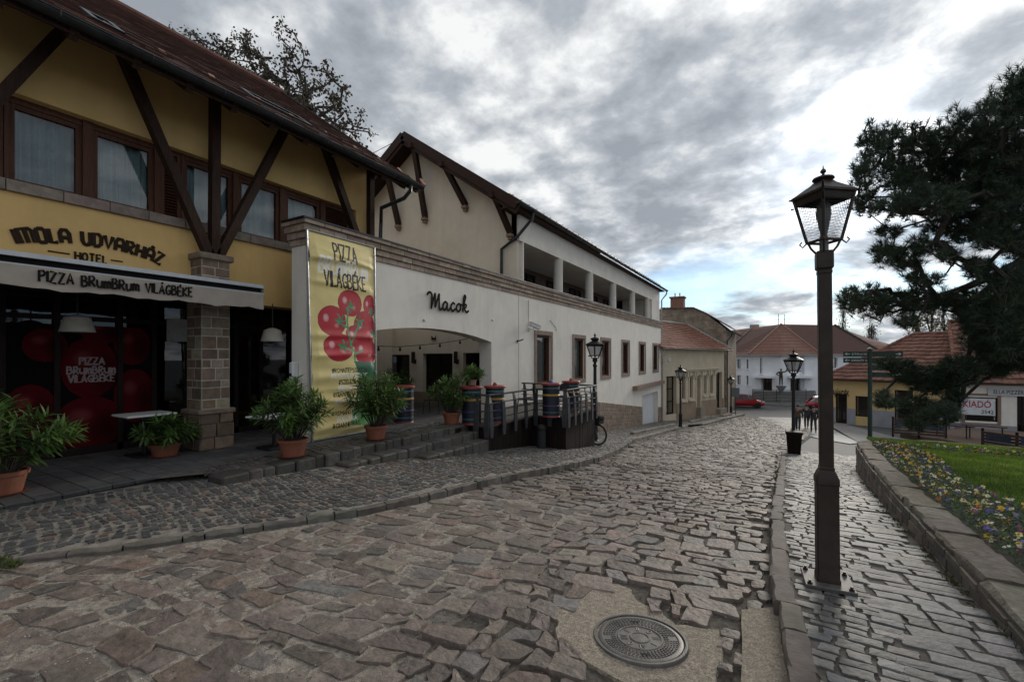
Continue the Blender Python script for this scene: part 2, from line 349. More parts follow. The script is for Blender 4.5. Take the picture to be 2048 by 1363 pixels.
def smooth_line(pts, n=4):
    if len(pts) < 3: return pts
    out = []
    for i in range(len(pts) - 1):
        p0, p1, p2, p3 = (np.array(pts[max(0, min(len(pts) - 1, k))], float) for k in (i - 1, i, i + 1, i + 2))
        for j in range(n):
            t = j / n; out.append(tuple(.5 * ((2 * p1) + (-p0 + p2) * t + (2 * p0 - 5 * p1 + 4 * p2 - p3) * t * t + (-p0 + 3 * p1 - 3 * p2 + p3) * t ** 3)))
    return out + [pts[-1]]
def letters(mb, strokes, f, r, nrm, soft=False):
    """strokes in 2-D mapped to the wall by f, as raised rounded strokes"""
    for s in strokes:
        s = smooth_line(s) if soft else s
        mb.tube([f(*p) for p in s], r, 8, flat=nrm)
def raster_strokes(img, strokes, org, sc, r, col, wx, wy):
    """ink strokes into the colour grid img[h, w, 3] of a printed sheet; wx, wy are the grid's coordinates"""
    for s in strokes:
        s = [(org[0] + x * sc[0], org[1] + y * sc[1]) for x, y in s]
        for (x0, y0), (x1, y1) in zip(s[:-1], s[1:]):
            L2 = (x1 - x0) ** 2 + (y1 - y0) ** 2 + 1e-12
            t = np.clip(((wx - x0) * (x1 - x0) + (wy - y0) * (y1 - y0)) / L2, 0, 1)
            img[np.hypot(wx - x0 - t * (x1 - x0), wy - y0 - t * (y1 - y0)) < r] = col
def ell(img, wx, wy, cx, cy, rx, ry, col, rot=0.0, soft=None):
    dx, dy = wx - cx, wy - cy; c, s = math.cos(rot), math.sin(rot)
    q = ((dx * c + dy * s) / rx) ** 2 + ((-dx * s + dy * c) / ry) ** 2
    if soft is None: img[q < 1] = col
    else:
        k = (np.clip(1 - q, 0, 1) ** soft)[..., None]; img[:] = img * (1 - k) + np.array(col) * k
def printed_sheet(name, m, parent, img, f, **k):
    """one mesh whose faces carry the print's colours; f(s, t) -> point, s to the right, t up (0..1)"""
    h, w_, _ = img.shape
    vs = [f(i / w_, j / h) for j in range(h + 1) for i in range(w_ + 1)]
    fs = [(j * (w_ + 1) + i, j * (w_ + 1) + i + 1, (j + 1) * (w_ + 1) + i + 1, (j + 1) * (w_ + 1) + i) for j in range(h) for i in range(w_)]
    mb = MB(); mb.v = vs; mb.f = fs; mb.c = [tuple(c) for c in img.reshape(-1, 3).tolist()]
    return mb.build(name, m, parent, smooth=True, **k)
def font_text(mb, body, size, f, bold=0.0):
    cu = bpy.data.curves.new('t', 'FONT'); cu.body = body; cu.size = size; cu.offset = bold; cu.resolution_u = 3
    o = bpy.data.objects.new('t', cu); COL.objects.link(o); dg = bpy.context.evaluated_depsgraph_get(); dg.update()
    me = o.evaluated_get(dg).to_mesh()
    vs = [f(v.co.x, v.co.y) for v in me.vertices]; fs = [tuple(p.vertices) for p in me.polygons]
    wd = max((v.co.x for v in me.vertices), default=0)
    mb.add(vs, fs); o.evaluated_get(dg).to_mesh_clear(); bpy.data.objects.remove(o); bpy.data.curves.remove(cu); return wd

# ---------------------------------------------------------------- stonework
def ashlar(mb, f, U, V, rows, lens, base, joint=.006, proud=.012, dv=.25, r=rnd, depth=.03, alt=None):
    """courses of cut stones over a panel; f(u, v, out) -> point. rows: list of course heights or a mean height"""
    v = 0.0; i = 0
    while v < V - .02:
        h = rows[i % len(rows)] if isinstance(rows, (list, tuple)) else rows * r.uniform(.8, 1.25)
        if V - v - h < .05: h = V - v
        u = 0.0
        while u < U - .01:
            l_ = r.uniform(*lens)
            if U - u - l_ < lens[0] * .6: l_ = U - u
            c = tone(alt if alt and r.random() < .25 else base, dv, .05, r); o = proud + r.uniform(-.005, .006); j = joint; e = .006
            a0, a1, b0, b1 = u + j, u + l_ - j, v + j, v + h - j
            ring = lambda k, out: [f(a0 + k, b0 + k, out), f(a1 - k, b0 + k, out), f(a1 - k, b1 - k, out), f(a0 + k, b1 - k, out)]
            mb.loft([ring(0, -depth), ring(0, o - e), ring(e, o)], False, True, c)
            u += l_
        v += h; i += 1
def pillar_stones(mb, x0, x1, y0, y1, z0, z1, rows, lens, base, **k):
    H = z1 - z0
    ashlar(mb, lambda u, v, o: (x1 + o, y0 + u, z0 + v), y1 - y0, H, rows, lens, base, **k)
    ashlar(mb, lambda u, v, o: (x1 - u, y1 + o, z0 + v), x1 - x0, H, rows, lens, base, **k)
    ashlar(mb, lambda u, v, o: (x0 + u, y0 - o, z0 + v), x1 - x0, H, rows, lens, base, **k)
    ashlar(mb, lambda u, v, o: (x0 - o, y1 - u, z0 + v), y1 - y0, H, rows, lens, base, **k)
def tiles(mb, a, b, c, d, rows, cols, base, lift=.035, dv=.25, wave=.0, r=rnd, th=None):
    """roof face a-b (eave) to d-c (ridge), laid in overlapping courses of tiles"""
    a, b, c, d = map(Vector, (a, b, c, d)); n = (b - a).cross(d - a).normalized()
    if n.z < 0: n = -n
    def P(s, t): return (a.lerp(b, s)).lerp(d.lerp(c, s), t)
    ph = [r.uniform(0, 6) for _ in range(4)]
    for i in range(rows):
        t0, t1 = i / rows, min(1.0, (i + 1.12) / rows)
        for j in range(cols):
            off = .5 if i % 2 else 0.0
            s0, s1 = max(0, (j + off) / cols), min(1, (j + 1 + off) / cols)
            if off and j == cols - 1: s1 = 1
            wv = wave * (math.sin(s0 * 9 + ph[0]) + math.sin(s0 * 23 + ph[1] + i * .4)) * .5
            k = r.uniform(-.2, .3) * lift
            p = [P(s0, t0) + n * (lift + wv + k), P(s1, t0) + n * (lift + wv + k), P(s1, t1) + n * (.004 + wv), P(s0, t1) + n * (.004 + wv)]
            q = [P(s0, t0) + n * (-.02), P(s1, t0) + n * (-.02)]
            cc = tone(base, dv, .07, r)
            mb.add(p + q, [(0, 1, 2, 3), (0, 4, 5, 1), (0, 3, 4), (1, 5, 2)], cc)
            if off and j == 0:
                p = [P(0, t0) + n * lift, P(s0, t0) + n * lift, P(s0, t1) + n * .004, P(0, t1) + n * .004]; mb.add(p, [(0, 1, 2, 3)], tone(base, dv, .07, r))
    mb.poly([a, b, c, d], tuple(x * .5 for x in base))

# ---------------------------------------------------------------- cobbles: cells of a jittered lattice, each one a worn stone
def cells(x0, x1, y0, y1, sx, sy, jit, keep, r, rowjit=.3):
    """irregular polygons tiling the area, as [(cx, cy, polygon)]"""
    ny = int((y1 - y0) / sy) + 1; nx = int((x1 - x0) / sx) + 1; S = {}
    for j in range(-1, ny + 2):
        o = r.uniform(0, 1)
        for i in range(-1, nx + 2):
            S[i, j] = ((x0 / sx + i + o * .9 + r.uniform(-jit, jit)), (y0 / sy + j + r.uniform(-jit, jit) * rowjit / .3 * .6))
    out = []
    for (i, j), (cx, cy) in S.items():
        if not keep(cx * sx, cy * sy): continue
        P = [(cx - 1.2, cy - 1.2), (cx + 1.2, cy - 1.2), (cx + 1.2, cy + 1.2), (cx - 1.2, cy + 1.2)]
        for a in range(-2, 3):
            for b in range(-2, 3):
                q = S.get((i + a, j + b))
                if q is None or (a == 0 and b == 0): continue
                mx, my, dx, dy = (cx + q[0]) / 2, (cy + q[1]) / 2, q[0] - cx, q[1] - cy
                ds = [(p[0] - mx) * dx + (p[1] - my) * dy for p in P]
                if max(ds) <= 0: continue
                Q = []
                for k in range(len(P)):
                    p, d0 = P[k], ds[k]; p2, d1 = P[(k + 1) % len(P)], ds[(k + 1) % len(P)]
                    if d0 <= 0: Q.append(p)
                    if (d0 < 0 < d1) or (d1 < 0 < d0): t = d0 / (d0 - d1); Q.append((p[0] + (p2[0] - p[0]) * t, p[1] + (p2[1] - p[1]) * t))
                P = Q
                if len(P) < 3: break
            if len(P) < 3: break
        if len(P) >= 3: out.append((cx * sx, cy * sy, [(p[0] * sx, p[1] * sy) for p in P]))
    return out
def courses(x0, x1, y0, y1, sy, wd, jit, warp, keep, r, rot=0.0, split=.12, skip=.03):
    """rough courses of hewn stones: uneven rows, uneven widths, slanting joints; [(cx, cy, polygon)]"""
    out = []; c, s = math.cos(rot), math.sin(rot); cx0, cy0 = (x0 + x1) / 2, (y0 + y1) / 2; ext = math.hypot(x1 - x0, y1 - y0) / 2 + .5; sd = r.uniform(0, 99)
    ylines = [-ext]
    while ylines[-1] < ext: ylines.append(ylines[-1] + sy * r.uniform(.78, 1.25))
    def W(u, v):
        n1 = mnoise.noise((u * .8, v * .8, sd)); n2 = mnoise.noise((u * .8 + 40, v * .8, sd)); n3 = mnoise.noise((u * 2.6, v * 2.6, sd + 9))
        u2, v2 = u + warp * n1 + warp * .3 * n3, v + warp * n2 + warp * .35 * n3
        return cx0 + u2 * c - v2 * s, cy0 + u2 * s + v2 * c
    lo = None
    for j in range(len(ylines) - 1):
        b0, b1 = ylines[j], ylines[j + 1]; u = -ext + r.uniform(0, wd[1])
        ph0, ph1 = r.uniform(0, 9), 0
        while u < ext:
            w_ = r.uniform(*wd); px, py = W(u + w_ / 2, (b0 + b1) / 2)
            if x0 < px < x1 and y0 < py < y1 and keep(px, py) and r.random() > skip:
                J = lambda q=1.0: r.uniform(-jit, jit) * q; sl0, sl1 = J(1.3), J(1.3)
                parts = [(u, u + w_)] if r.random() > split or w_ < wd[0] * 1.5 else [(u, u + w_ * .5), (u + w_ * .5, u + w_)]
                for a_, e_ in parts:
                    q = [(a_ + J(), b0 + J()), (e_ + J(), b0 + J()), (e_ + J(), b1 + J()), (a_ + J(), b1 + J())]
                    for k in (3, 2, 1, 0):
                        if r.random() < .28:
                            p0, p1 = q[k], q[(k + 1) % 4]; t = r.uniform(.35, .65); q.insert(k + 1, (p0[0] + (p1[0] - p0[0]) * t + J(.9), p0[1] + (p1[1] - p0[1]) * t + J(.9)))
                    P = [W(*k) for k in q]; out.append((sum(p[0] for p in P) / len(P), sum(p[1] for p in P) / len(P), P))
            u += w_
    return out
def stones(mb, cl, zf, gap, h, base, r, tilt=.03, dh=.008, crown=.006, dv=.3, alts=(), lod=14.0, corner=.22, rough=0.0):
    for cx, cy, P in cl:
        n = len(P); mx = sum(p[0] for p in P) / n; my = sum(p[1] for p in P) / n
        far = cy > lod
        Q = []
        for k in range(n):                                  # cut the corners
            p, p2 = P[k], P[(k + 1) % n]; l_ = math.hypot(p2[0] - p[0], p2[1] - p[1])
            if l_ < .03: Q.append(((p[0] + p2[0]) / 2, (p[1] + p2[1]) / 2)); continue
            cs = (corner, 1 - corner) if far else (corner, .36, .66, 1 - corner) if l_ > .09 else (corner, .5, 1 - corner)
            for t in cs: Q.append((p[0] + (p2[0] - p[0]) * t, p[1] + (p2[1] - p[1]) * t))
        n = len(Q)
        if n < 4: continue
        g = gap * r.uniform(.5, 2.0); Q2 = []
        for x, y in Q:
            d = math.hypot(x - mx, y - my); k = max(.35, (d - g * .5 - (r.uniform(0, .010) if not far else 0)) / max(d, 1e-6)); Q2.append((mx + (x - mx) * k, my + (y - my) * k))
        tx, ty = r.uniform(-tilt, tilt), r.uniform(-tilt, tilt); z0 = zf(mx, my) + r.uniform(-dh, dh); sl = (zf(mx, my + .1) - zf(mx, my - .1)) / .2
        def Z(x, y, e): return z0 + (x - mx) * tx + (y - my) * (ty + sl) + e
        def ring(k, e, ro=0.0): return [(mx + (x - mx) * k, my + (y - my) * k, Z(mx + (x - mx) * k, my + (y - my) * k, e + (r.uniform(-ro, ro) if ro else 0))) for x, y in Q2]
        c = tone(r.choice(alts) if alts and r.random() < .35 else base, dv, .025, r)
        if far:
            rings = [ring(1, -h), ring(1, -.006), ring(.84, 0)]
            mb.loft(rings, False, True, c)
        else:
            rings = [ring(1.03, -h), ring(1, -.008), ring(.965, 0, rough * .5), ring(.72, crown * .6, rough), ring(.38, crown, rough * 1.2)]
            b = len(mb.v); mb.loft(rings, False, False, c); mb.v.append((mx, my, Z(mx, my, crown + (r.uniform(-rough, rough) if rough else 0))))
            ci = len(mb.v) - 1; s0 = ci - n
            for k in range(n): mb.f.append((s0 + k, s0 + (k + 1) % n, ci)); mb.c.append(c)
# ================================================================ GROUND
XW = -7.2                                   # street face of the white restaurant wall
TZ = -1.52                                  # level of the terrace in front of the hotel
kl = [on_g(*p) for p in ((-120, 1150), (0, 1130), (215, 1106), (430, 1075), (700, 1035), (850, 1003), (1000, 966), (1090, 948), (1150, 935), (1200, 921), (1235, 906), (1258, 891), (1268, 881))]
kl2 = [on_g(*p) for p in ((1268, 881), (1320, 868), (1376, 853))]
kl3 = [on_g(*p) for p in ((1406, 850), (1450, 839), (1490, 829))]
EDGE = sorted([(p.y, p.x) for p in kl + kl2[1:] + kl3])
EY, EX = [p[0] for p in EDGE], [p[1] for p in EDGE]
def XK(y): return float(np.interp(y, EY, EX))
def KH(y): return float(np.interp(y, [.5, 2, 4.5, 6], [.02, .04, .09, .115]))   # the kerb is almost flush at its near end
def SW(x, y): return min(G(y) + KH(y) + .02 * max(0, XK(y) - x), -1.5)
def KR(y): return float(np.interp(y, [-1, 2.2, 2.7, 4, 5.7, 9.7, 18, 20], [.2, .2, .185, .11, .07, .125, .27, .30]))   # street side of the footway's inner kerb edge
def KL(y): return KR(y) - .145
def SR(x, y): return G(y) + .10 + .015 * (x - .2)
WB = [(0.5, 1.13), (3.5, 1.2), (5, 1.22), (7.2, 1.27), (10, 1.40), (13.4, 1.62)]    # foot of the planter wall (y, x)
def XWB(y): return float(np.interp(y, [p[0] for p in WB], [p[1] for p in WB]))
def TOPW(y): return float(np.interp(y, [0, 3.5, 5, 7.2, 10, 13.9], [-1.47, -1.5, -1.53, -1.66, -1.84, -2.08]))
BE0, BE1 = (XW, 33.5), (-4.15, 45.0)        # street face of the beige house
def in_poly(x, y, P):
    c = False
    for i in range(len(P)):
        (x0, y0), (x1, y1) = P[i - 1], P[i]
        if (y0 > y) != (y1 > y) and x < (x1 - x0) * (y - y0) / (y1 - y0) + x0: c = not c
    return c
patch = [(p.x, p.y) for p in (on_g(*q) for q in ((1109, 1238), (1118, 1214), (1164, 1183), (1182, 1159), (1233, 1162), (1264, 1174), (1266, 1190), (1324, 1220), (1355, 1244), (1442, 1256),
                                                 (1455, 1280), (1446, 1330), (1430, 1400), (1300, 1400), (1233, 1353), (1173, 1323), (1130, 1298), (1109, 1268)))]
patch2 = [(p.x, p.y) for p in (on_g(*q) for q in ((1109, 1238), (1118, 1214), (1164, 1183), (1182, 1159), (1233, 1162), (1264, 1174), (1266, 1190), (1324, 1220), (1355, 1244), (1442, 1256), (1480, 1280), (1480, 1400), (1300, 1400), (1233, 1353), (1173, 1323), (1130, 1298), (1109, 1268)))]
slab = [(p.x, p.y) for p in (on_g(*q) for q in ((1483, 1217), (1552, 1212), (1578, 1320), (1592, 1390), (1478, 1400)))]

g = MB()                                    # one sheet to the horizon
ys = [-40, -20, -10, -5, -2, 0, 1, 2, 3, 4, 5, 6, 7, 8, 9, 10, 11, 12, 13, 14, 15, 16, 18, 20, 22, 24, 26, 28, 30, 32, 34, 36, 38, 40, 43, 46, 50, 55, 60, 80, 120, 200, 400, 1200]
xs = [-700, -200, -80, -40, -20, -10, -5, 0, 5, 10, 20, 40, 80, 200, 700]
for y0, y1 in zip(ys[:-1], ys[1:]):
    for x0, x1 in zip(xs[:-1], xs[1:]):
        g.poly([(x0, y0, G(y0) - .06), (x1, y0, G(y0) - .06), (x1, y1, G(y1) - .06), (x0, y1, G(y1) - .06)])
structure(g.build('ground', M['asphalt'], smooth=True))

def bed(name, m, x0f, x1f, y0, y1, zf, step=.3, nx=6, colf=None):
    b = MB(); n = int((y1 - y0) / step)
    for j in range(n):
        ya, yb = y0 + (y1 - y0) * j / n, y0 + (y1 - y0) * (j + 1) / n
        for i in range(nx):
            s0, s1 = i / nx, (i + 1) / nx
            P = [(x0f(y) + (x1f(y) - x0f(y)) * s, y) for s, y in ((s0, ya), (s1, ya), (s1, yb), (s0, yb))]
            b.poly([(x, y, zf(x, y)) for x, y in P], colf(P[0][0], ya) if colf else None)
    return structure(b.build(name, m, smooth=True))
def lightness(x, y):                        # cement pointing near the hotel side, open gritty joints elsewhere
    return max(0, min(1, (-1.35 - x) / 1.0 + mnoise.noise((x * 1.1, y * 1.1, 3)) * 1.1)) if y < 5.5 else max(0, mnoise.noise((x * .8, y * .5, 5)) * .8)
def roadbed(x, y):
    return G(y) - .028 + .021 * lightness(x, y) + .006 * mnoise.noise((x * 5, y * 5, 8))
def rcol(x, y):
    k = lightness(x, y); a, b = (.08, .068, .055), (.27, .235, .195); return tuple(p + (q - p) * k for p, q in zip(a, b))
jm = mat('road_joint', attr=True, rough=.95, ns=26, na=.55, bump=1.0, bs=130)
bed('road_bed', jm, lambda y: XK(y) - .02, lambda y: (KL(y) + .03 if y < 20 else .3 + (y - 20) * .12), -1.5, 46, roadbed, .22, 22, rcol)
r1 = random.Random(11)
rb = MB()
ROAD = (.165, .133, .112); ALT = [(.175, .127, .103), (.138, .124, .114), (.18, .150, .125), (.15, .120, .104)]
def vis(x, y):                              # keep what the street photograph or a step to its side can see
    d = x * FX + y * FY; s = x * FY - y * FX
    return d > .9 and abs(s) < d * 1.16 + .7
near = courses(-5.6, .1, -.5, 5.2, .185, (.15, .36), .036, .17, lambda x, y: XK(y) + .06 < x < KL(y) - .13 and vis(x, y) and not in_poly(x, y, patch2) and not in_poly(x, y, slab), r1, R(9), .12, .004)
stones(rb, near, lambda x, y: G(y), .015, .07, ROAD, r1, .045, .009, .001, .30, ALT, corner=.10, rough=.003)
mid = courses(-5.6, .1, 5.2, 15, .16, (.14, .34), .031, .15, lambda x, y: XK(y) + .06 < x < KL(y) - .12 and vis(x, y), r1, R(4), .12, .006)
stones(rb, mid, lambda x, y: G(y), .014, .06, ROAD, r1, .08, .010, .0015, .30, ALT, lod=11, corner=.10, rough=.0035)
farr = courses(-6, 3.4, 15, 45.5, .19, (.18, .36), .022, .18, lambda x, y: XK(y) + .05 < x < (KL(y) - .1 if y < 19 else .15 + max(0, (y - 20) * .12)) and vis(x, y), r1, R(3))
stones(rb, farr, lambda x, y: G(y), .03, .05, (.185, .16, .14), r1, .085, .010, 0, .28, ALT, lod=0, corner=.2)
strip = [(p.x, p.y) for p in (on_g(*q) for q in ((1447, 1255), (1481, 1262), (1478, 1330), (1476, 1410), (1436, 1410), (1450, 1330)))]
sc_ = courses(-.9, .1, .5, 3.2, .12, (.075, .12), .012, .04, lambda x, y: in_poly(x, y, strip), r1, 0, 0, 0)
stones(rb, sc_, lambda x, y: G(y), .008, .06, ROAD, r1, .04, .008, .003, .24, ALT, corner=.11, rough=.003)
gut = cells(-.22, .14, -.3, 19, .12, .22, .2, lambda x, y: KL(y) - .13 < x < KL(y) - .03 and vis(x, y) and not in_poly(x, y, slab), r1)
stones(rb, gut, lambda x, y: G(y) - .008, .02, .05, (.13, .11, .095), r1, .05, .008, .005, .3, ALT, lod=9)
structure(rb.build('road', M['cobble'], smooth=32))

gv = MB()
for k in range(5200):
    y = .6 + 5.5 * r1.random() ** 1.5; x = r1.uniform(XK(y) + .1, KL(y) - .05)
    if not vis(x, y) or in_poly(x, y, patch) or in_poly(x, y, slab): continue
    s = r1.uniform(.003, .0075); z = roadbed(x, y) + r1.uniform(.0, .006); a_ = r1.uniform(0, 6.28); q = [(x + s * 1.2 * math.cos(a_ + t), y + s * math.sin(a_ + t), z) for t in (0, 1.5, 3.1, 4.6)]
    gv.add(q + [(x, y, z + s * .9)], [(0, 1, 4), (1, 2, 4), (2, 3, 4), (3, 0, 4)], tone(r1.choice([(.22, .2, .17), (.12, .11, .1), (.3, .28, .25)]), .4, .05, r1))
gv.build('joint_gravel', M['stone'], kind='stuff')
pm = MB()                                   # cement patch and slab let into the road
def flat_patch(mb, P, zf, up):
    n = len(P); cx = sum(p[0] for p in P) / n; cy = sum(p[1] for p in P) / n; rings = []
    for k in (1, .97, .6, .25):
        rings.append([(cx + (x - cx) * k, cy + (y - cy) * k, zf(cx + (x - cx) * k, cy + (y - cy) * k) + (up if k < 1 else -.05) + (mnoise.noise((x * 9, y * 9, k * 5)) * .004 if k < 1 else 0)) for x, y in P])
    mb.loft(rings, False, True)
def fine(P, n=4, a=.012):
    out = []
    for i in range(len(P)):
        (x0, y0), (x1, y1) = P[i], P[(i + 1) % len(P)]
        for k in range(n):
            t = k / n; out.append((x0 + (x1 - x0) * t + r1.uniform(-a, a), y0 + (y1 - y0) * t + r1.uniform(-a, a)))
    return out
flat_patch(pm, fine(patch), lambda x, y: G(y), -.010)
flat_patch(pm, fine(slab, 5, .006), lambda x, y: G(y), .004)
structure(pm.build('cement_patch', M['concrete'], smooth=True))

# manhole cover, a cast disc with studs in rings
mc = on_g(1280, 1275, -.004)
mh = thing('manhole_cover', 'round cast iron manhole cover set in a rough cement patch in the cobbles', 'manhole cover', mc)
sl = math.atan((G(mc.y + .3) - G(mc.y - .3)) / .6); mh.rotation_euler = (sl, 0, R(25))
MS = .83
mh.scale = (MS, MS, 1)
b = MB(); b.lathe([(.335, -.05), (.335, .004), (.33, .010), (.312, .010), (.308, -.004), (.30, -.004)], n=48, cap=False)
RING_B = b
castm = mat('worn_cast_iron', (.13, .12, .11), .5, .4, ns=14, na=.3, bump=.2, bs=120, dirt=.5, tint=(.10, .085, .065))
RING_B.build('frame_ring', castm, mh, False, smooth=True)
b = MB(); b.lathe([(.298, -.03), (.298, .004), (.285, .008), (.270, .008), (.265, .003), (.165, .003), (.160, .008), (.150, .008), (.146, .003), (.075, .003), (.07, .008), (.060, .008), (.056, .004), (.002, .006)], n=56)
for rr, k in ((.255, 62), (.236, 58), (.217, 52), (.198, 48), (.180, 44)):
    for i in range(k):
        if rr > .2 and (i / k * 360 % 180) < 9: continue
        t = 2 * math.pi * i / k; c, s = math.cos(t), math.sin(t); h = .0075; q = .0068
        b.loft([[(c * (rr + a * e) - s * d * e, s * (rr + a * e) + c * d * e, z) for a, d in ((-q, -q), (q, -q), (q, q), (-q, q))] for e, z in ((1.0, .002), (.72, .0085))], False, True)
for i, wd in enumerate(('III', 'O', 'II', 'I', 'VII', 'O', 'IA', 'I')):          # worn raised marks between the rings
    t = 2 * math.pi * i / 8; st, wl = layout(wd, .25); c, s = math.cos(t), math.sin(t)
    for q in st: b.tube([((.092 + y * .045) * c - (x - wl / 2) * .05 * s, (.092 + y * .045) * s + (x - wl / 2) * .05 * c, .004) for x, y in q], .005, 6, flat=(0, 0, 1))
b.build('cover_plate', castm, mh, False, smooth=True)
for s in (-1, 1): b = MB(); b.box(-.03, .03, s * .215 - .012, s * .215 + .012, .0086, .0098); b.build('lifting_slot', M['void'], mh, False)

# left kerb, pavement, steps, terrace
def kerb_line(mb, pts, wd, zf, h, r, base=(.20, .175, .145), ln=(.5, .85), side=1, lip=.012, rj=.006):
    pts = [Vector((p[0], p[1], 0)) for p in pts]; seg = [(b - a).length for a, b in zip(pts[:-1], pts[1:])]; T = sum(seg)
    def P(s):
        for a, b, l_ in zip(pts[:-1], pts[1:], seg):
            if s <= l_ or b is pts[-1]: return a.lerp(b, min(1, s / l_)), (b - a).normalized()
            s -= l_
    s = 0
    while s < T - .05:
        e = min(T, s + r.uniform(*ln)); rings = []
        n = 4; dz = r.uniform(-.008, .008); do = r.uniform(-.012, .012); c = tone(base, .18, .05, r)
        for i in range(n + 1):
            p, d = P(s + .006 + (e - s - .012) * i / n); o = Vector((-d.y, d.x, 0)) * side; q = p + o * do; z = zf(q.x, q.y) + dz
            k = lambda a, zz: tuple(q + o * (a + r.uniform(-rj, rj)) + Vector((0, 0, zz + r.uniform(-rj, rj) * .6)))
            rings.append([k(0, z - h), k(0, z - lip), k(.02, z), k(wd * .5, z + .004), k(wd - .015, z), k(wd, z - .02), k(wd, z - h)])
        mb.loft(rings, True, True, c); s = e
r2 = random.Random(5)
kb = MB()
K1 = [(p.x, p.y) for p in kl]; kerb_line(kb, K1, .10, lambda x, y: min(G(y) + KH(y), -1.5), .2, r2, (.105, .093, .078), (.16, .42), side=1, rj=.014)
kerb_line(kb, [(p.x, p.y) for p in kl2], .3, lambda x, y: G(y) + .11, .2, r2, side=1)
kerb_line(kb, [(p.x, p.y) for p in (on_g(1268, 869, .12), on_g(1318, 858, .12), on_g(1352, 850, .12))], .2, lambda x, y: G(y) + .24, .3, r2, side=1)
kerb_line(kb, [(p.x, p.y) for p in kl3], .25, lambda x, y: G(y) + .12, .2, r2, side=1)
kerb_line(kb, [(p.x - .8, p.y + .2) for p in kl3], .25, lambda x, y: G(y) + .25, .3, r2, side=1)
structure(kb.build('kerb', M['stone'], smooth=35))
kb = MB(); kerb_line(kb, [(KR(k), k) for k in (-.6, 1, 2.2, 2.7, 3.3, 4, 4.8, 5.7, 7, 9.7, 12, 15, 18, 20)], .145, lambda x, y: G(y) + .115, .2, r2, (.125, .106, .088), (.35, .8), lip=.03, rj=.009)
structure(kb.build('kerb', M['stone'], smooth=35))

def terr_edge(y): return -6.05
bed('pavement_bed', M['mortar'], lambda y: -7.3 if y > 3.2 else -6.9, lambda y: XK(y) - .06, -1.5, 33.6, lambda x, y: SW(x, y) - .010, .3, 10)
bed('pavement_bed', M['mortar'], lambda y: float(np.interp(y, [BE0[1], BE1[1]], [BE0[0], BE1[0]])) - .1, lambda y: XK(y) - .06, 33.6, 46, lambda x, y: SW(x, y) - .010, .4, 6)
pv = MB()
r3 = random.Random(23)
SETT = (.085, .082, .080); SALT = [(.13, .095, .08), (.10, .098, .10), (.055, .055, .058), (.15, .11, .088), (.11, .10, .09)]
okl = lambda x, y: (-6.78 if y < 8.3 else -7.15) < x < XK(y) - .17 and vis(x, y) and not (8.4 < y < 10.6 and x < -5.55) and not (10.6 <= y < 12.6 and x < -4.7) and SW(x, y) > -9
c1 = courses(-7, -2.8, -.5, 4.2, .09, (.09, .18), .012, .16, lambda x, y: okl(x, y) and not (y > 3.1 and -6.42 < x < -6.02), r3, R(-14), .05, .01)
SWT = lambda x, y: TZ if (x < -6.3 and y > 3.1) else SW(x, y)
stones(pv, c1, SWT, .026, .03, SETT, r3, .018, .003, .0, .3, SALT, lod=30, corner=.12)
c1 = courses(-7.2, -2.8, 4.2, 15, .11, (.11, .22), .012, .15, lambda x, y: okl(x, y) and not (y < 8.42 and x > -6.42 and x < (-6.02 if y < 4.6 else -5.72 if y < 6.3 else -5.43)), r3, R(-8), .05, .01)
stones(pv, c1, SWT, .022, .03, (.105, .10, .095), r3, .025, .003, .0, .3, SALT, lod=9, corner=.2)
c1 = cells(-7.2, -3, 15, 33.4, .22, .18, .25, lambda x, y: okl(x, y), r3, .3)
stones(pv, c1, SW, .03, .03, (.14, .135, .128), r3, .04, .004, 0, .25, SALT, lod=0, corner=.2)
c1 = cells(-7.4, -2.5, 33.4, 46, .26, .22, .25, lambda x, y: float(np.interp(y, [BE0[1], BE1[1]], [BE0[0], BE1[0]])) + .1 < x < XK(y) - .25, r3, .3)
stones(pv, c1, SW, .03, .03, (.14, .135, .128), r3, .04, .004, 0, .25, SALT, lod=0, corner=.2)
structure(pv.build('pavement', M['sett'], smooth=32))

st = MB()                                   # three blocky steps down from the terrace
for k, (xe, z) in enumerate(((-6.05, TZ), (-5.75, TZ - .15), (-5.46, TZ - .30))):
    y = [3.1, 4.8, 6.3][k]
    while y < 8.38:
        l_ = min(r3.uniform(.16, .38), 8.39 - y); c = tone((.075, .069, .060), .35, .05, r3); dx = r3.uniform(-.025, .025); dz = r3.uniform(-.012, .004)
        st.bbox(xe - .34, xe + dx, y + .006, y + l_ - .006, z - .3, z + dz, .022, c); y += l_
structure(st.build('steps', M['sett'], smooth=30))
tp = MB()
bed('terrace_bed', M['mortar_dark'], lambda y: -13, lambda y: -6.8 if y < 3.05 else -6.3, -4, 14, lambda x, y: TZ - .012 - (0.05 * max(0, y - 9)), .8, 8)
y = -3.0
while y < 12.9:
    x = -12.4; h = .22
    while x < -6.84:
        l_ = r3.uniform(.32, .5); xe = min(x + l_, -6.82); zz = TZ - .05 * max(0, y - 9)
        if vis(x, y): tp.bbox(x + .005, xe - .005, y + .005, y + h - .005, zz - .05, zz + r3.uniform(-.002, .002), .004, tone((.080, .080, .082), .2, .03, r3))
        x += l_
    y += h
structure(tp.build('terrace', M['sett'], smooth=30))

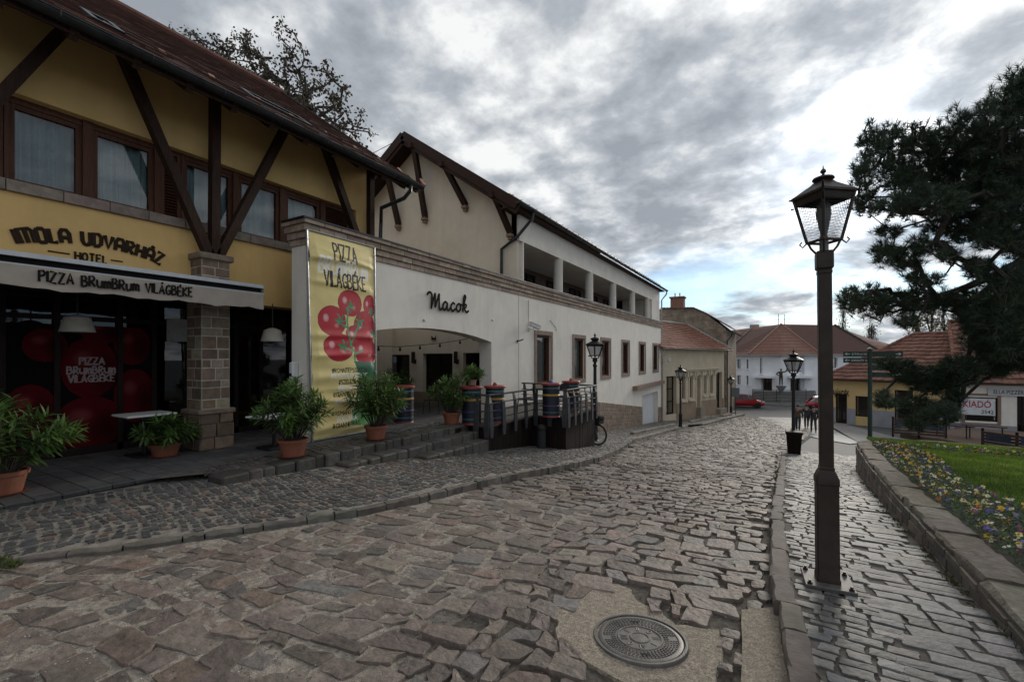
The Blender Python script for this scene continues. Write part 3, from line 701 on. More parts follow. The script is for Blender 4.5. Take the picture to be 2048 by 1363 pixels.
# right pavement between kerb and planter wall
bed('footway_bed', M['mortar_dark'], lambda y: KR(y) - .02, lambda y: XWB(y) + .1 if y < 13.6 else 1.62 + (y - 13.6) * 1.2, -.6, 20.5, lambda x, y: SR(x, y) - .013, .3, 8)
fw = MB(); r4 = random.Random(31)
GREY = (.125, .122, .12); GALT = [(.16, .15, .14), (.10, .10, .104), (.17, .17, .168), (.085, .08, .078)]
c1 = courses(.58, 1.4, .6, 7.5, .13, (.17, .38), .010, .07, lambda x, y: .60 < x < XWB(y) - .01 and vis(x, y), r4, R(3), .1, .0)
stones(fw, c1, SR, .009, .05, GREY, r4, .02, .006, .002, .26, GALT, lod=30, corner=.07, rough=.0012)
c1 = courses(.0, .66, .6, 7.5, .098, (.11, .19), .010, .06, lambda x, y: KR(y) + .015 < x < .63 and vis(x, y), r4, R(-4), .0, .0)
stones(fw, c1, SR, .009, .05, (.13, .122, .115), r4, .022, .005, .002, .26, GALT, lod=30, corner=.07, rough=.0012)
c1 = courses(.0, 9, 7.5, 20.3, .115, (.14, .30), .012, .08, lambda x, y: KR(y) + .03 < x < (XWB(y) - .01 if y < 13.6 else 1.62 + (y - 13.6) * 1.2) and vis(x, y), r4, R(4), .1, .01)
stones(fw, c1, SR, .011, .05, (.14, .136, .13), r4, .03, .006, .002, .28, GALT, lod=9, corner=.07, rough=.0012)
structure(fw.build('footway', M['sett'], smooth=32))

# square with its pale paved apron and the roadway of the cross street
zz = lambda p, o: (p.x, p.y, G(p.y) + o)
b = MB(); b.poly([zz(on_g(*q), -.02) for q in ((1516, 833), (1590, 834), (1650, 838), (1720, 862), (1760, 880), (1700, 886), (1640, 876), (1580, 860))])
structure(b.build('paved_apron', M['paving']))
b = MB(); P = [on_g(*q) for q in ((1640, 838), (1672, 842), (1790, 872), (2120, 930), (2120, 960), (1730, 890))]
b.poly([zz(p, -.035) for p in P]); structure(b.build('paved_lane', mat('lane_paving', (.20, .19, .18), .85, ns=3, na=.2, bump=.4, bs=40)))
b = MB(); b.box(-30, 60, 60.5, 60.7, -6, -5.52); structure(b.build('kerb', M['concrete']))

# ---------------------------------------------------------------- planter: retaining wall, lawn
wl = [(y, XWB(y)) for y in (.6, 2, 3.5, 5, 6, 7.2, 8.5, 10, 11.5, 12.6, 13.4)]
PW = [(x, y) for y, x in wl] + [(1.72, 13.95), (1.98, 14.4), (2.45, 14.75), (3.2, 14.95), (4.5, 15.0), (7, 14.95), (10, 14.8), (14, 14.5)]
def PT(x, y): return TOPW(min(y, 13.9)) if x < 1.7 else -2.09 - .004 * (x - 1.7)
wt = thing('planter_wall', 'low mossy stone retaining wall with rough cap slabs round the flower bed', 'wall', (1.3, 7, SR(1.3, 7)))
b = MB(); r5 = random.Random(3)
V_ = [Vector((x, y, 0)) for x, y in PW]; cum = [0]
for a, c in zip(V_[:-1], V_[1:]): cum.append(cum[-1] + (c - a).length)
def PWP(s):
    for i in range(len(V_) - 1):
        if s <= cum[i + 1] or i == len(V_) - 2:
            t = (s - cum[i]) / (cum[i + 1] - cum[i]); p = V_[i].lerp(V_[i + 1], t); a = (V_[i + 1] - V_[max(i - 0, 0)]).normalized()
            d0 = (V_[min(i + 1, len(V_) - 1)] - V_[i]).normalized(); d1 = (V_[min(i + 2, len(V_) - 1)] - V_[min(i + 1, len(V_) - 2)]).normalized()
            d = d0.lerp(d1, max(0, t - .5)).normalized(); return p, Vector((d.y, -d.x, 0))
def PWF(u, v, o):
    p, n_ = PWP(u); z0 = min(SR(p.x, p.y), PT(p.x, p.y) - .12) - .06; z1 = PT(p.x, p.y) - .07; q = p - n_ * (o + .012 * mnoise.noise((u * 3, v * 5, 1)))
    return (q.x, q.y, z0 + (z1 - z0) * v)
ashlar(b, PWF, cum[-1], 1.0, [.34, .36, .30], (.18, .42), (.125, .105, .085), .012, .02, .3, r5, .12, (.16, .13, .10))
b.build('wall_face', M['stone'], wt, smooth=30)
b = MB(); kerb_line(b, PW, .29, lambda x, y: PT(x, y), .075, r5, (.165, .14, .11), (.4, .9), side=-1, lip=.025, rj=.014)
mossy = mat('mossy_cap_stone', attr=True, rough=.93, ns=13, na=.45, bump=1.0, bs=35, dirt=.75, tint=(.052, .05, .025), bdist=.012)
b.build('cap_stone', mossy, wt, smooth=35)
b = MB()                                    # rough backing so that no gap shows behind the face
for i in range(len(V_) - 1):
    n0 = PWP(cum[i] + 1e-4)[1]; n1 = PWP(cum[i + 1] - 1e-4)[1]; p, q = V_[i] + n0 * .03, V_[i + 1] + n1 * .03
    b.poly([(p.x, p.y, -3.6), (q.x, q.y, -3.6), (q.x, q.y, PT(q.x, q.y) - .05), (p.x, p.y, PT(p.x, p.y) - .05)])
b.build('wall_core', M['mortar_dark'], wt)
LX1 = 13.0
def LZ(x, y): return PT(1.0, min(y, 13.9)) - .035 + .012 * max(0, min(1, (x - 2) / 3)) if y < 13.9 else -2.11
def LX0(y): return XWB(min(y, 13.4)) + .26
lw = MB()
yy = [0.5 + .5 * k for k in range(28)] + [14.72]
for ya, yb in zip(yy[:-1], yy[1:]):
    for k in range(14):
        X = lambda y, q: LX0(y) + (LX1 - LX0(y)) * q / 14 + (max(0, y - 13.4) * .8 if q == 0 else 0)
        lw.poly([(X(y, q), y, LZ(X(y, q), y)) for q, y in ((k, ya), (k + 1, ya), (k + 1, yb), (k, yb))])
structure(lw.build('lawn_soil', M['soil'], smooth=True))
def in_bed(x, y): return LX0(y) < x < LX0(y) + .68 + .08 * math.sin(y * 1.3) and 1 < y < 13.7
def in_row(x, y): return 13.2 < y + .04 * (x - 2) < 13.62 and 2.6 < x < 12
def blades(n, region, hmin, hmax, cols, r, wd=.006, lean=.5):
    b = MB(); k = 0
    while k < n:
        x, y = region(r)
        if x is None: continue
        h = r.uniform(hmin, hmax); a = r.uniform(0, 6.283); l_ = r.uniform(0, lean) * h; z = LZ(x, y) - .005; c, s = math.cos(a), math.sin(a); ww = wd * r.uniform(.7, 1.4)
        a2 = r.uniform(0, 6.283); e = (math.cos(a2) * ww, math.sin(a2) * ww)
        b.add([(x - e[0], y - e[1], z), (x + e[0], y + e[1], z), (x + c * l_ * .4 + e[0] * .6, y + s * l_ * .4 + e[1] * .6, z + h * .6), (x + c * l_ * .4 - e[0] * .6, y + s * l_ * .4 - e[1] * .6, z + h * .6), (x + c * l_, y + s * l_, z + h)],
              [(0, 1, 2, 3), (3, 2, 4)], tone(r.choice(cols), .3, .1, r)); k += 1
    return b
r6 = random.Random(77)
def lawn_pt(r):
    y = 14.7 - 13 * r.random() ** 1.4; x = r.uniform(LX0(y) + .1, 9.5)
    if in_bed(x, y) or in_row(x, y) or not vis(x, y): return None, None
    return x, y
blades(52000, lawn_pt, .03, .075, [(.15, .26, .03), (.125, .22, .028), (.18, .28, .045), (.11, .18, .03), (.19, .22, .06)], r6, .006).build('grass', M['grass'], kind='stuff')
# pansies: leaves and five-petalled flowers, a solid ground cover of every colour
pb = MB(); lf = MB()
PCOL = [((.75, .62, .16), 4), ((.70, .45, .03), 4), ((.62, .20, .03), 2), ((.75, .72, .55), 4), ((.13, .10, .38), 2), ((.30, .10, .20), 1.5), ((.10, .05, .16), 2), ((.72, .66, .40), 3), ((.30, .28, .52), 1)]
def bed_pt(r):
    while True:
        if r.random() < .82: y = 13.6 - 11.8 * r.random() ** 1.15; x = LX0(y) + r.uniform(.03, .76)
        else: x = r.uniform(2.5, 11); y = 13.4 - .04 * (x - 2) + r.uniform(-.22, .22)
        if (in_bed(x, y) or in_row(x, y)) and vis(x, y): return x, y
for k in range(900):
    x, y = bed_pt(r6); z = LZ(x, y) + r6.uniform(.05, .14); c = r6.choices([p[0] for p in PCOL], [p[1] for p in PCOL])[0]; c = tone(c, .25, .08, r6)
    nrm = Vector((r6.uniform(-.7, .3), r6.uniform(-1.1, .2), r6.uniform(.5, 1.1))).normalized(); a = nrm.orthogonal().normalized(); bb = nrm.cross(a); s = r6.uniform(.014, .023); p = Vector((x, y, z)); ph = r6.uniform(0, 6.28)
    for q in range(5):
        t = ph + q * 1.2566; d = a * math.cos(t) + bb * math.sin(t); e = nrm.cross(d)
        pb.add([tuple(p), tuple(p + d * s * .7 + e * s * .62 + nrm * .004), tuple(p + d * s * 1.35 + e * s * .25), tuple(p + d * s * 1.35 - e * s * .25), tuple(p + d * s * .7 - e * s * .62 + nrm * .004)], [(0, 1, 2, 3, 4)], c if q != 3 else tuple(v * .75 for v in c))
    pb.add([tuple(p + nrm * .006 + (a * math.cos(t) + bb * math.sin(t)) * s * .35) for t in (0, 1.57, 3.14, 4.71)], [(0, 1, 2, 3)], (.03, .015, .02) if r6.random() < .5 else (.5, .35, .03))
for k in range(15000):
    x, y = bed_pt(r6); z = LZ(x, y); h = r6.uniform(.01, .13); d = Vector((r6.uniform(-1, 1), r6.uniform(-1, 1), r6.uniform(-.1, .7))).normalized(); e = d.orthogonal().normalized(); s = r6.uniform(.02, .042); p = Vector((x, y, z + h))
    lf.add([tuple(p), tuple(p + d * s * .5 + e * s * .3), tuple(p + d * s), tuple(p + d * s * .5 - e * s * .3)], [(0, 1, 2, 3)], tone(r6.choice([(.045, .085, .02), (.03, .06, .018), (.06, .10, .03)]), .35, .1, r6))
pb.build('pansy_flowers', M['petal'], kind='stuff'); lf.build('pansy_leaves', M['leaf'], kind='stuff')
# weeds in the gutter and along the foot of the wall
wb_ = MB()
for k in range(150):
    m_ = r6.random()
    if m_ < .45: y = r6.uniform(6, 19); x = r6.uniform(-.06, .0); z = G(y)
    elif m_ < .85: y = r6.uniform(2.5, 11); x = XWB(y) - r6.uniform(.0, .07); z = SR(x, y)
    else: p = on_g(r6.uniform(-15, 34), r6.uniform(1122, 1142), .05); x, y, z = p.x, p.y, p.z
    for q in range(r6.randint(6, 16)):
        d = Vector((r6.uniform(-1, 1), r6.uniform(-1, 1), r6.uniform(.2, 1.4))).normalized(); e = d.orthogonal().normalized(); s = r6.uniform(.02, .05) * (1.5 if m_ > .85 else 1); p = Vector((x + r6.uniform(-.03, .03), y + r6.uniform(-.04, .04), z))
        wb_.add([tuple(p), tuple(p + d * s * .5 + e * s * .14), tuple(p + d * s), tuple(p + d * s * .5 - e * s * .14)], [(0, 1, 2, 3)], tone((.07, .085, .025), .4, .12, r6))
wb_.build('weeds', M['leaf'], kind='stuff')
# ================================================================ BUILDINGS
def fline(P, Q):
    """frame of a vertical wall seen from the street: s metres from P towards Q, z, out towards the viewer's side"""
    P, Q = Vector((P[0], P[1], 0)), Vector((Q[0], Q[1], 0)); d = (Q - P).normalized(); n = Vector((d.y, -d.x, 0))
    if n.dot(Vector((0, 0, 0)) - (P + Q) / 2) < 0: n = -n
    f = lambda s, z, o: tuple(P + d * s + n * o + Vector((0, 0, z)))
    def S(u, v):
        p = on_line(u, v, P, Q); return (Vector((p.x, p.y, 0)) - P).dot(d), p.z
    return f, S, (Q - P).length
def fbox(mb, f, s0, s1, z0, z1, o0, o1, col=None):
    v = [f(s, z, o) for z in (z0, z1) for s, o in ((s0, o0), (s1, o0), (s1, o1), (s0, o1))]
    fs = [(3, 2, 1, 0), (4, 5, 6, 7), (0, 1, 5, 4), (1, 2, 6, 5), (2, 3, 7, 6), (3, 0, 4, 7)]
    mb.add(v, fs, col)
def wall_strip(mb, f, s0, s1, z0, z1, holes, th):
    """a wall th thick, its face at out = 0, with rectangular openings (a, b, bottom, top)"""
    holes = sorted(holes); s = s0
    for a, b, c, d in holes:
        if a > s: fbox(mb, f, s, a, z0, z1, -th, 0)
        if c > z0: fbox(mb, f, a, b, z0, c, -th, 0)
        if d < z1: fbox(mb, f, a, b, d, z1, -th, 0)
        s = b
    if s < s1: fbox(mb, f, s, s1, z0, z1, -th, 0)
def window(parent, f, a, b, c, d, rec, fw=.06, bars=(1, 1), frame='frame_wood', glass='glass', curtain=None, name='window', depth=.06):
    """a window sitting rec behind the wall face: frame with its pane as a sub-part"""
    mb = MB(); o0, o1 = -rec - depth, -rec
    fbox(mb, f, a, b, c, c + fw, o0, o1); fbox(mb, f, a, b, d - fw, d, o0, o1); fbox(mb, f, a, a + fw, c + fw, d - fw, o0, o1); fbox(mb, f, b - fw, b, c + fw, d - fw, o0, o1)
    for k in range(1, bars[0]): x = a + (b - a) * k / bars[0]; fbox(mb, f, x - fw * .4, x + fw * .4, c + fw, d - fw, o0 + .004, o1 - .004)
    for k in range(1, bars[1]): z = c + (d - c) * k / bars[1]; fbox(mb, f, a + fw, b - fw, z - fw * .35, z + fw * .35, o0 + .008, o1 - .008)
    w_ = mb.build(name, M[frame], parent); m2 = MB(); q = -rec - depth * .6
    m2.poly([f(a + fw, c + fw, q), f(b - fw, c + fw, q), f(b - fw, d - fw, q), f(a + fw, d - fw, q)]); m2.build('pane', M[glass], w_)
    m3 = MB()
    if curtain:
        n = 40; m3.loft([[f(a + fw * .5 + (b - a - fw) * i / n, z, q - .12 + .022 * math.sin(i * 1.15 + a * 5) + .012 * math.sin(i * .43)) for i in range(n + 1)] for z in (c, d)], closed=False); m3.build('curtain', M['curtain'], w_, smooth=True)
    else:
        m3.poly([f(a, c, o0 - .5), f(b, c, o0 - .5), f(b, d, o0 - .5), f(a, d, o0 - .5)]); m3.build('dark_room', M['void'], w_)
    return w_
def half_gutter(mb, p, q, r, n=8):
    p, q = Vector(p), Vector(q); d = (q - p).normalized(); a = d.cross(Vector((0, 0, 1))).normalized()
    ring = lambda c, rr: [tuple(c + a * rr * math.cos(t) + Vector((0, 0, rr * math.sin(t)))) for t in [math.pi + math.pi * k / n for k in range(n + 1)]]
    mb.loft([ring(p, r), ring(q, r)], closed=False); mb.loft([ring(p, r * .93), ring(q, r * .93)], closed=False)
    for c in (p, q): mb.poly(ring(c, r))
    for s in (-1, 1): mb.tube([p + a * r * s, q + a * r * s], r * .13, 6)
    k = 0; Ln = (q - p).length
    while k < Ln: mb.tube([p + d * k + a * (r + .004) * math.cos(t) + Vector((0, 0, (r + .004) * math.sin(t))) for t in [math.pi + math.pi * j / 6 for j in range(7)]], .008, 4); k += .9

# ---------------------------------------------------------------- the yellow hotel
XH, HE = -8.3, on_x(742, 400, -8.3).y + .05
hotel = thing('hotel_building', 'yellow plastered hotel with timber struts under its eaves and a dark ground floor', 'building', (-9, 1.5, TZ))
hf = lambda s, z, o: (XH + o, s, z)
b = MB()
b.loft([[(XH, y, 3.32), (-8.72, y, 3.32), (-8.72, y, 4.80), (XH, y, 4.52)] for y in (-6, HE - .02)], True, True); b.box(-8.72, XH, -6, HE - .02, .95, 2.06)
ye = on_x(700, 420, -8.5).y
b.box(-8.71, XH - .004, ye, HE - .02, 2.05, 3.33); b.box(-8.7, XH - .006, HE - .5, HE - .025, TZ, .96); b.loft([[(-8.5, y, TZ), (-15.5, y, TZ), (-15.5, y, 5.2), (-12.5, y, 7.4), (-8.5, y, 4.62)] for y in (HE - .3, HE - .03)], True, True)
b.box(-8.7, XH - .006, -6, -4.6, TZ, .96)
b.build('wall', M['yellow'], hotel)
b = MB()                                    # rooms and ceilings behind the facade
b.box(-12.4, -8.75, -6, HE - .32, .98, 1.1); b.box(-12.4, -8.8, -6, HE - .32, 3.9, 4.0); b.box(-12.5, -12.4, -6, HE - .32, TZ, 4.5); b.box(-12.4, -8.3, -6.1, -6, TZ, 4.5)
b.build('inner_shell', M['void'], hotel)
b = MB(); b.box(-9.35, -8.72, -6, HE - .32, .945, .975); b.build('ceiling', M['wood'], hotel)
b = MB(); ashlar(b, lambda u, v, o: (XH + .0 + o, -6 + u, 2.06 + v), HE - .2 + 6, .15, [.15], (.42, .62), (.20, .165, .14), .004, .05, .15, rnd, .2)
b.build('sill_band', M['stone'], hotel)
WINS = [(29, 152), (195, 298), (374, 457), (483, 552), (576, 634)]
SH = [(328, 352), (650, 692), (-60, -8)]
XR = -8.46
wf = lambda s, z, o: (XR + o, s, z)
yW = lambda u: on_x(u, 300, XR).y
used = sorted([(yW(a) - .06, yW(c) + .06) for a, c in WINS + SH])
b = MB(); s = -6.0
for a, c in used + [(ye, ye)]:
    if a > s: b.box(XR - .1, XR + .045, s, a, 2.215, 3.325)
    s = c
b.box(XR - .12, XR + .02, -6, ye, 3.24, 3.322); b.build('window_band', M['frame_wood'], hotel)
for i, (a, c) in enumerate(WINS):
    window(hotel, wf, yW(a) - .06, yW(c) + .06, 2.215, 3.24, .0, .062, curtain=True)
for a, c in SH:
    b = MB(); y0, y1 = yW(a) - .055, yW(c) + .055
    for p in ((y0, y0 + .05), (y1 - .05, y1)): b.box(XR - .05, XR + .03, *p, 2.215, 3.24)
    z = 2.25
    while z < 3.22: b.beam((XR - .005, y0 + .05, z), (XR - .005, y1 - .05, z), .05, .012, (.7, 0, 1)); z += .048
    b.box(XR - .09, XR - .06, y0, y1, 2.215, 3.24); b.build('shutter', M['frame_wood'], hotel)
# roof
GX, GZ, RX, RZ = -7.25, 3.97, -12.5, 7.65
RE = on_x(838, 350, GX).y
rf = MB(); tiles(rf, (GX + .06, RE, GZ + .03), (GX + .06, -6.2, GZ + .03), (RX, -6.2, RZ), (RX, RE, RZ), 30, 52, (.085, .040, .030), .022, .35)
roof = rf.build('roof', M['tile'], hotel)
b = MB(); b.poly([(GX - .02, -6.2, GZ - .08), (GX - .02, RE, GZ - .08), (RX, RE, RZ - .1), (RX, -6.2, RZ - .1)]); b.poly([(-17.8, -6.2, GZ), (RX, -6.2, RZ), (RX, RE, RZ), (-17.8, RE, GZ)])
b.box(GX - .03, GX + .0, -6.2, RE, GZ - .14, GZ + .03); b.beam((GX, RE - .05, GZ - .06), (RX, RE - .05, RZ - .06), .06, .22)
y = -6.0
while y < RE: b.beam((GX - .01, y, GZ - .14), (-8.4, y, GZ + .665), .09, .13); y += .62
b.build('soffit', M['wood'], roof)
b = MB(); b.tube([(RX, -6.2, RZ + .03), (RX, RE, RZ + .03)], .11, 8, (.115, .048, .034)); b.build('ridge_cap', M['tile'], roof)
r = random.Random(2)
for k in range(15):
    y = -1.0 + k * .72 + r.uniform(-.06, .06)
    b = MB(); b.loft([[(GX - .70 - e, y - .06, GZ + .50), (GX - .70 - e, y + .06, GZ + .50), (GX - .86, y + .045, GZ + .70 - e), (GX - .86, y - .045, GZ + .70 - e)] for e in (0, .05)], True, True, tone((.30, .15, .10), .2, .05, r)); b.build('snow_guard', M['tile'], roof)
for (u0, v0), (u1, v1) in (((486, 148), (606, 216)), ((165, -10), (232, 24))):      # two roof windows
    n_ = Vector((RZ - GZ, 0, GX - RX)).normalized() * 1; n_ = Vector((.7, 0, 1)).normalized()
    y0, y1 = on_x(u0, v0, GX - .9).y, on_x(u1, v1, GX - .9).y
    P = lambda y, k, o: tuple(Vector((GX - k, y, GZ + .7 * k + .03)) + n_ * o)
    b = MB()
    for ya, yb, ka, kb_ in ((y0, y1, .62, .68), (y0, y1, 1.0, 1.06), (y0, y0 + .08, .68, 1.0), (y1 - .08, y1, .68, 1.0)):
        b.loft([[P(ya, ka, o), P(yb, ka, o), P(yb, kb_, o), P(ya, kb_, o)] for o in (0, .07)], True, True)
    w_ = b.build('roof_window', M['zinc'], roof); b = MB(); b.poly([P(y0 + .08, .68, .05), P(y1 - .08, .68, .05), P(y1 - .08, 1.0, .05), P(y0 + .08, 1.0, .05)]); b.build('pane', M['carglass'], w_)
b = MB(); half_gutter(b, (GX + .07, -6.2, GZ), (GX + .07, RE + .03, GZ - .02), .085)
b.tube([(GX + .07, RE - .35, GZ - .06), (GX + .05, RE - .35, GZ - .22), (GX - .12, RE - .36, GZ - .36), (-7.9, RE - .55, GZ - .55), (-8.15, HE + .12, GZ - .8), (-8.2, HE + .12, 2.2)], .045, 8)
b.build('gutter', M['zinc'], hotel, smooth=True)
# stone pillar with its fan of struts
py0, py1 = on_x(402, 600, -7.95).y, on_x(463, 600, -7.95).y
ptop = on_x(427, 507, -7.95).z
b = MB(); b.box(-8.44, -7.97, py0 + .02, py1 - .02, TZ, ptop - .02)
b.build('pillar_core', M['light_mortar'], hotel)
b = MB(); rows = [.16, .19, .12, .2, .14, .17, .21, .13, .18]; SB = (.155, .108, .074)
pillar_stones(b, -8.44, -7.97, py0 + .02, py1 - .02, -.86, ptop - .1, rows, (.14, .34), SB, joint=.008, proud=.007, dv=.32, alt=(.23, .185, .135))
pillar_stones(b, -8.48, -7.93, py0 - .02, py1 + .02, TZ, -.92, [.2, .22, .2], (.2, .36), SB, joint=.008, proud=.007, dv=.32, alt=(.23, .185, .135))
b.bbox(-8.5, -7.90, py0 - .05, py1 + .05, -.94, -.86, .015, (.18, .135, .10)); b.bbox(-8.49, -7.92, py0 - .03, py1 + .03, ptop - .1, ptop, .012, (.19, .145, .11))
b.build('pillar', M['stone'], hotel)
XS = -8.06; sxy = lambda u, v: on_x(u, v, XS)
for (a, c) in (((418, 512), (238, 92)), ((428, 512), (430, 178)), ((437, 512), (576, 246)), ((-90, 285), (136, 50)), ((716, 480), (642, 270))):
    b = MB(); p, q = sxy(*a), sxy(*c); q = q + (q - p).normalized() * .12
    b.beam(p, q, .13, .14, (1, 0, 0)); b.build('strut', M['wood'], hotel)
b = MB(); b.beam((-8.12, on_x(741, 320, -8.12).y, TZ), (-8.12, on_x(741, 320, -8.12).y, GZ + .5), .13, .13, (1, 0, 0)); b.build('post', M['wood'], hotel)
b = MB(); b.beam((XS, -6, GZ + .47), (XS, RE - .1, GZ + .47), .14, .16); b.build('eaves_beam', M['wood'], hotel)
# dark ground floor: shopfront with posts, glass, the printed red tomatoes
XG = -9.35; yG = lambda u: on_x(u, 700, XG).y
b = MB(); posts = [-4.5] + [yG(u) for u in (-150, 2, 112, 238, 306, 378, 470, 520, 578)]
for y in posts: b.box(XG - .06, XG + .06, y - .035, y + .035, TZ, .95)
b.box(XG - .06, XG + .06, -4.6, HE - .5, TZ, TZ + .12); b.box(XG - .05, XG + .05, -4.6, HE - .5, .55, .62); b.build('shopfront_frame', M['deck'], hotel)
b = MB(); b.poly([(XG, -4.6, TZ), (XG, HE - .4, TZ), (XG, HE - .4, .95), (XG, -4.6, .95)]); b.build('shop_glass', M['darkglass'], hotel)
wy, hz_ = yG(312) - yG(-60), 1.9
nx, ny = 190, 150
gx, gy = np.meshgrid((np.arange(nx) + .5) / nx * wy, (np.arange(ny) + .5) / ny * hz_)
img = np.full((ny, nx, 3), .004); y0s = yG(-60)
for u, v, ru, rv in ((60, 820, 60, 58), (180, 735, 62, 68), (180, 845, 75, 60), (265, 690, 40, 45), (270, 790, 45, 60), (205, 660, 50, 30), (90, 690, 50, 38), (60, 930, 60, 40), (190, 920, 60, 30)):
    p = on_x(u, v, XG + .03); p2 = on_x(u + ru, v, XG + .03); rx = (p2.y - p.y) * .88; rz = .88 * rv / FPX * (p.x / ray(u, v)[0])
    ell(img, gx, gy, p.y - y0s, p.z - (TZ + .1), rx, rz, (.075, .004, .007)); ell(img, gx, gy, p.y - y0s - rx * .25, p.z - (TZ + .1) + rz * .3, rx * .45, rz * .35, (.15, .03, .03), soft=1.5); ell(img, gx, gy, p.y - y0s + rx * .5, p.z - (TZ + .1) - rz * .2, rx * .6, rz * .8, (.03, .002, .003), soft=1)
for txt, v in (('PIZZA', 728), ('BRumBRum', 746), ('VILÁGBÉKE', 763)):
    st_, wl_ = layout(txt, .18); cw = {'PIZZA': .30, 'BRumBRum': .58, 'VILÁGBÉKE': .55}[txt]; p = on_x(184, v, XG + .03)
    raster_strokes(img, st_, (p.y - y0s - cw / 2, p.z - TZ - .1), (cw / wl_, .105), .011, (.26, .21, .21), gx, gy)
printed_sheet('window_print', M['darkprint'], hotel, img, lambda s, t: (XG + .03, y0s + s * wy, TZ + .1 + t * hz_))
# hotel lettering on the wall, on a shallow arch
b = MB(); st_, wl_ = layout('InoLa UDVaRHáZ', .22); A0, A1, RAD = 1.81, 3.37, 2.4; sc_ = (A1 - A0) / wl_
def arch(x, y):
    t = ((A0 + x * sc_) - (A0 + A1) / 2) / RAD; rr = RAD + y * .175
    return (XH + .012, (A0 + A1) / 2 + rr * math.sin(t), 1.55 - RAD + rr * math.cos(t))
letters(b, st_, arch, .025, (1, 0, 0)); b.build('wall_lettering', M['brownletter'], hotel, smooth=True)
b = MB(); st_, wl_ = layout('HOTEL', .22); q0, q1 = on_x(150, 510, XH).y, on_x(213, 510, XH).y
letters(b, st_, lambda x, y: (XH + .01, q0 + x * (q1 - q0) / wl_, 1.325 + y * .105), .0125, (1, 0, 0))
for u0, u1 in ((95, 139), (221, 245)): b.tube([(XH + .01, on_x(u0, 500, XH).y, 1.385), (XH + .01, on_x(u1, 500, XH).y, 1.385)], .009, 6, flat=(1, 0, 0))
b.build('wall_lettering', M['brownletter'], hotel, smooth=True)

# awning
XA, AE = -7.45, on_x(527, 580, -7.45).y
aw = thing('awning', 'long beige pizza shop awning with hand painted black writing on its valance', 'awning', (XA, 2, 1.0))
b = MB(); b.box(XA - .14, XA, -3, AE, 1.135, 1.19); b.box(XA - .08, XA + .008, -3, AE, 1.015, 1.055); b.build('front_rail', M['awningmetal'], aw)
b = MB(); b.box(XA - .1, XA - .05, -3, AE - .02, 1.06, 1.13); b.build('rail_gap', M['black'], aw)  # solid black strip painted in for the shade between the rails
b = MB(); n = 60
vz = lambda k: .79 + .012 * math.sin(k * .9) + .01 * math.sin(k * 2.3)
b.loft([[(XA + .010 + .008 * math.sin(i * .7) * q, -3 + (AE + 3) * i / n, z if z > .9 else vz(i)) for i in range(n + 1)] for z, q in ((1.04, .2), (.9, 1), (.79, 1.6))], closed=False)
b.build('valance', M['awning'], aw, smooth=True)
b = MB(); b.loft([[(x, y, z) for y in (-3, AE)] for x, z in ((XA - .02, 1.192), (-7.9, 1.26), (XH + .02, 1.30))], closed=False)
b.add([(XA + .012, AE, 1.13), (XA + .012, AE, .80), (XA - .1, AE - .01, .86), (-7.85, AE + .0, 1.05), (XH, AE, 1.28)], [(0, 1, 2, 3, 4)])
b.build('cloth', M['awning'], aw)
for y in (-1.2, 1.4, AE - .25):
    b = MB(); b.tube([(XH, y, 1.22), (-7.9, y + .25, 1.10), (XA - .06, y, 1.04)], .022, 6); b.build('folding_arm', M['zinc'], aw)
b = MB(); st_, wl_ = layout('PIZZA BRumBRum VILÁGBÉKE', .2); q0, q1 = on_x(77, 560, XA).y, on_x(383, 580, XA).y
letters(b, st_, lambda x, y: (XA + .024, q0 + x * (q1 - q0) / wl_, .872 + y * .128 + .006 * math.sin(x * 3)), .0125, (1, 0, 0)); b.build('valance_lettering', M['black'], aw, smooth=True)

# ---------------------------------------------------------------- the white restaurant: street wall with arch, coping, windows
WE = 33.5; wy0 = on_x(613, 600, XW).y
rest_ = thing('restaurant_building', 'long white restaurant with an arched entrance, stone coping and a columned balcony', 'building', (XW, 18, -2))
rf_ = lambda s, z, o: (XW + o, s, z)
a0, a1 = 5.95, on_x(983, 690, XW).y
zap, zsp = on_x(855, 656, XW).z, on_x(983, 684, XW).z
WU = [(1070, 1106), (1146, 1172), (1202, 1222.5), (1244, 1260), (1278.5, 1292), (1306, 1317.5)]
WY = [(on_x(a, 700, XW + .03).y, on_x(c, 700, XW + .03).y) for a, c in WU]
g0, g1 = on_x(1284, 800, XW).y, on_x(1316, 800, XW).y
FR = .15; ZT, ZB = .90, -1.12
b = MB(); holes = [(p + FR, q - FR, ZB + FR, ZT - FR) for p, q in WY]; gh = (g0, g1, -6, -2.42)
gs = WY[4][0] - .1
wall_strip(b, rf_, a1, gs, -5, 1.97, [h for h in holes if h[1] < gs], .42)
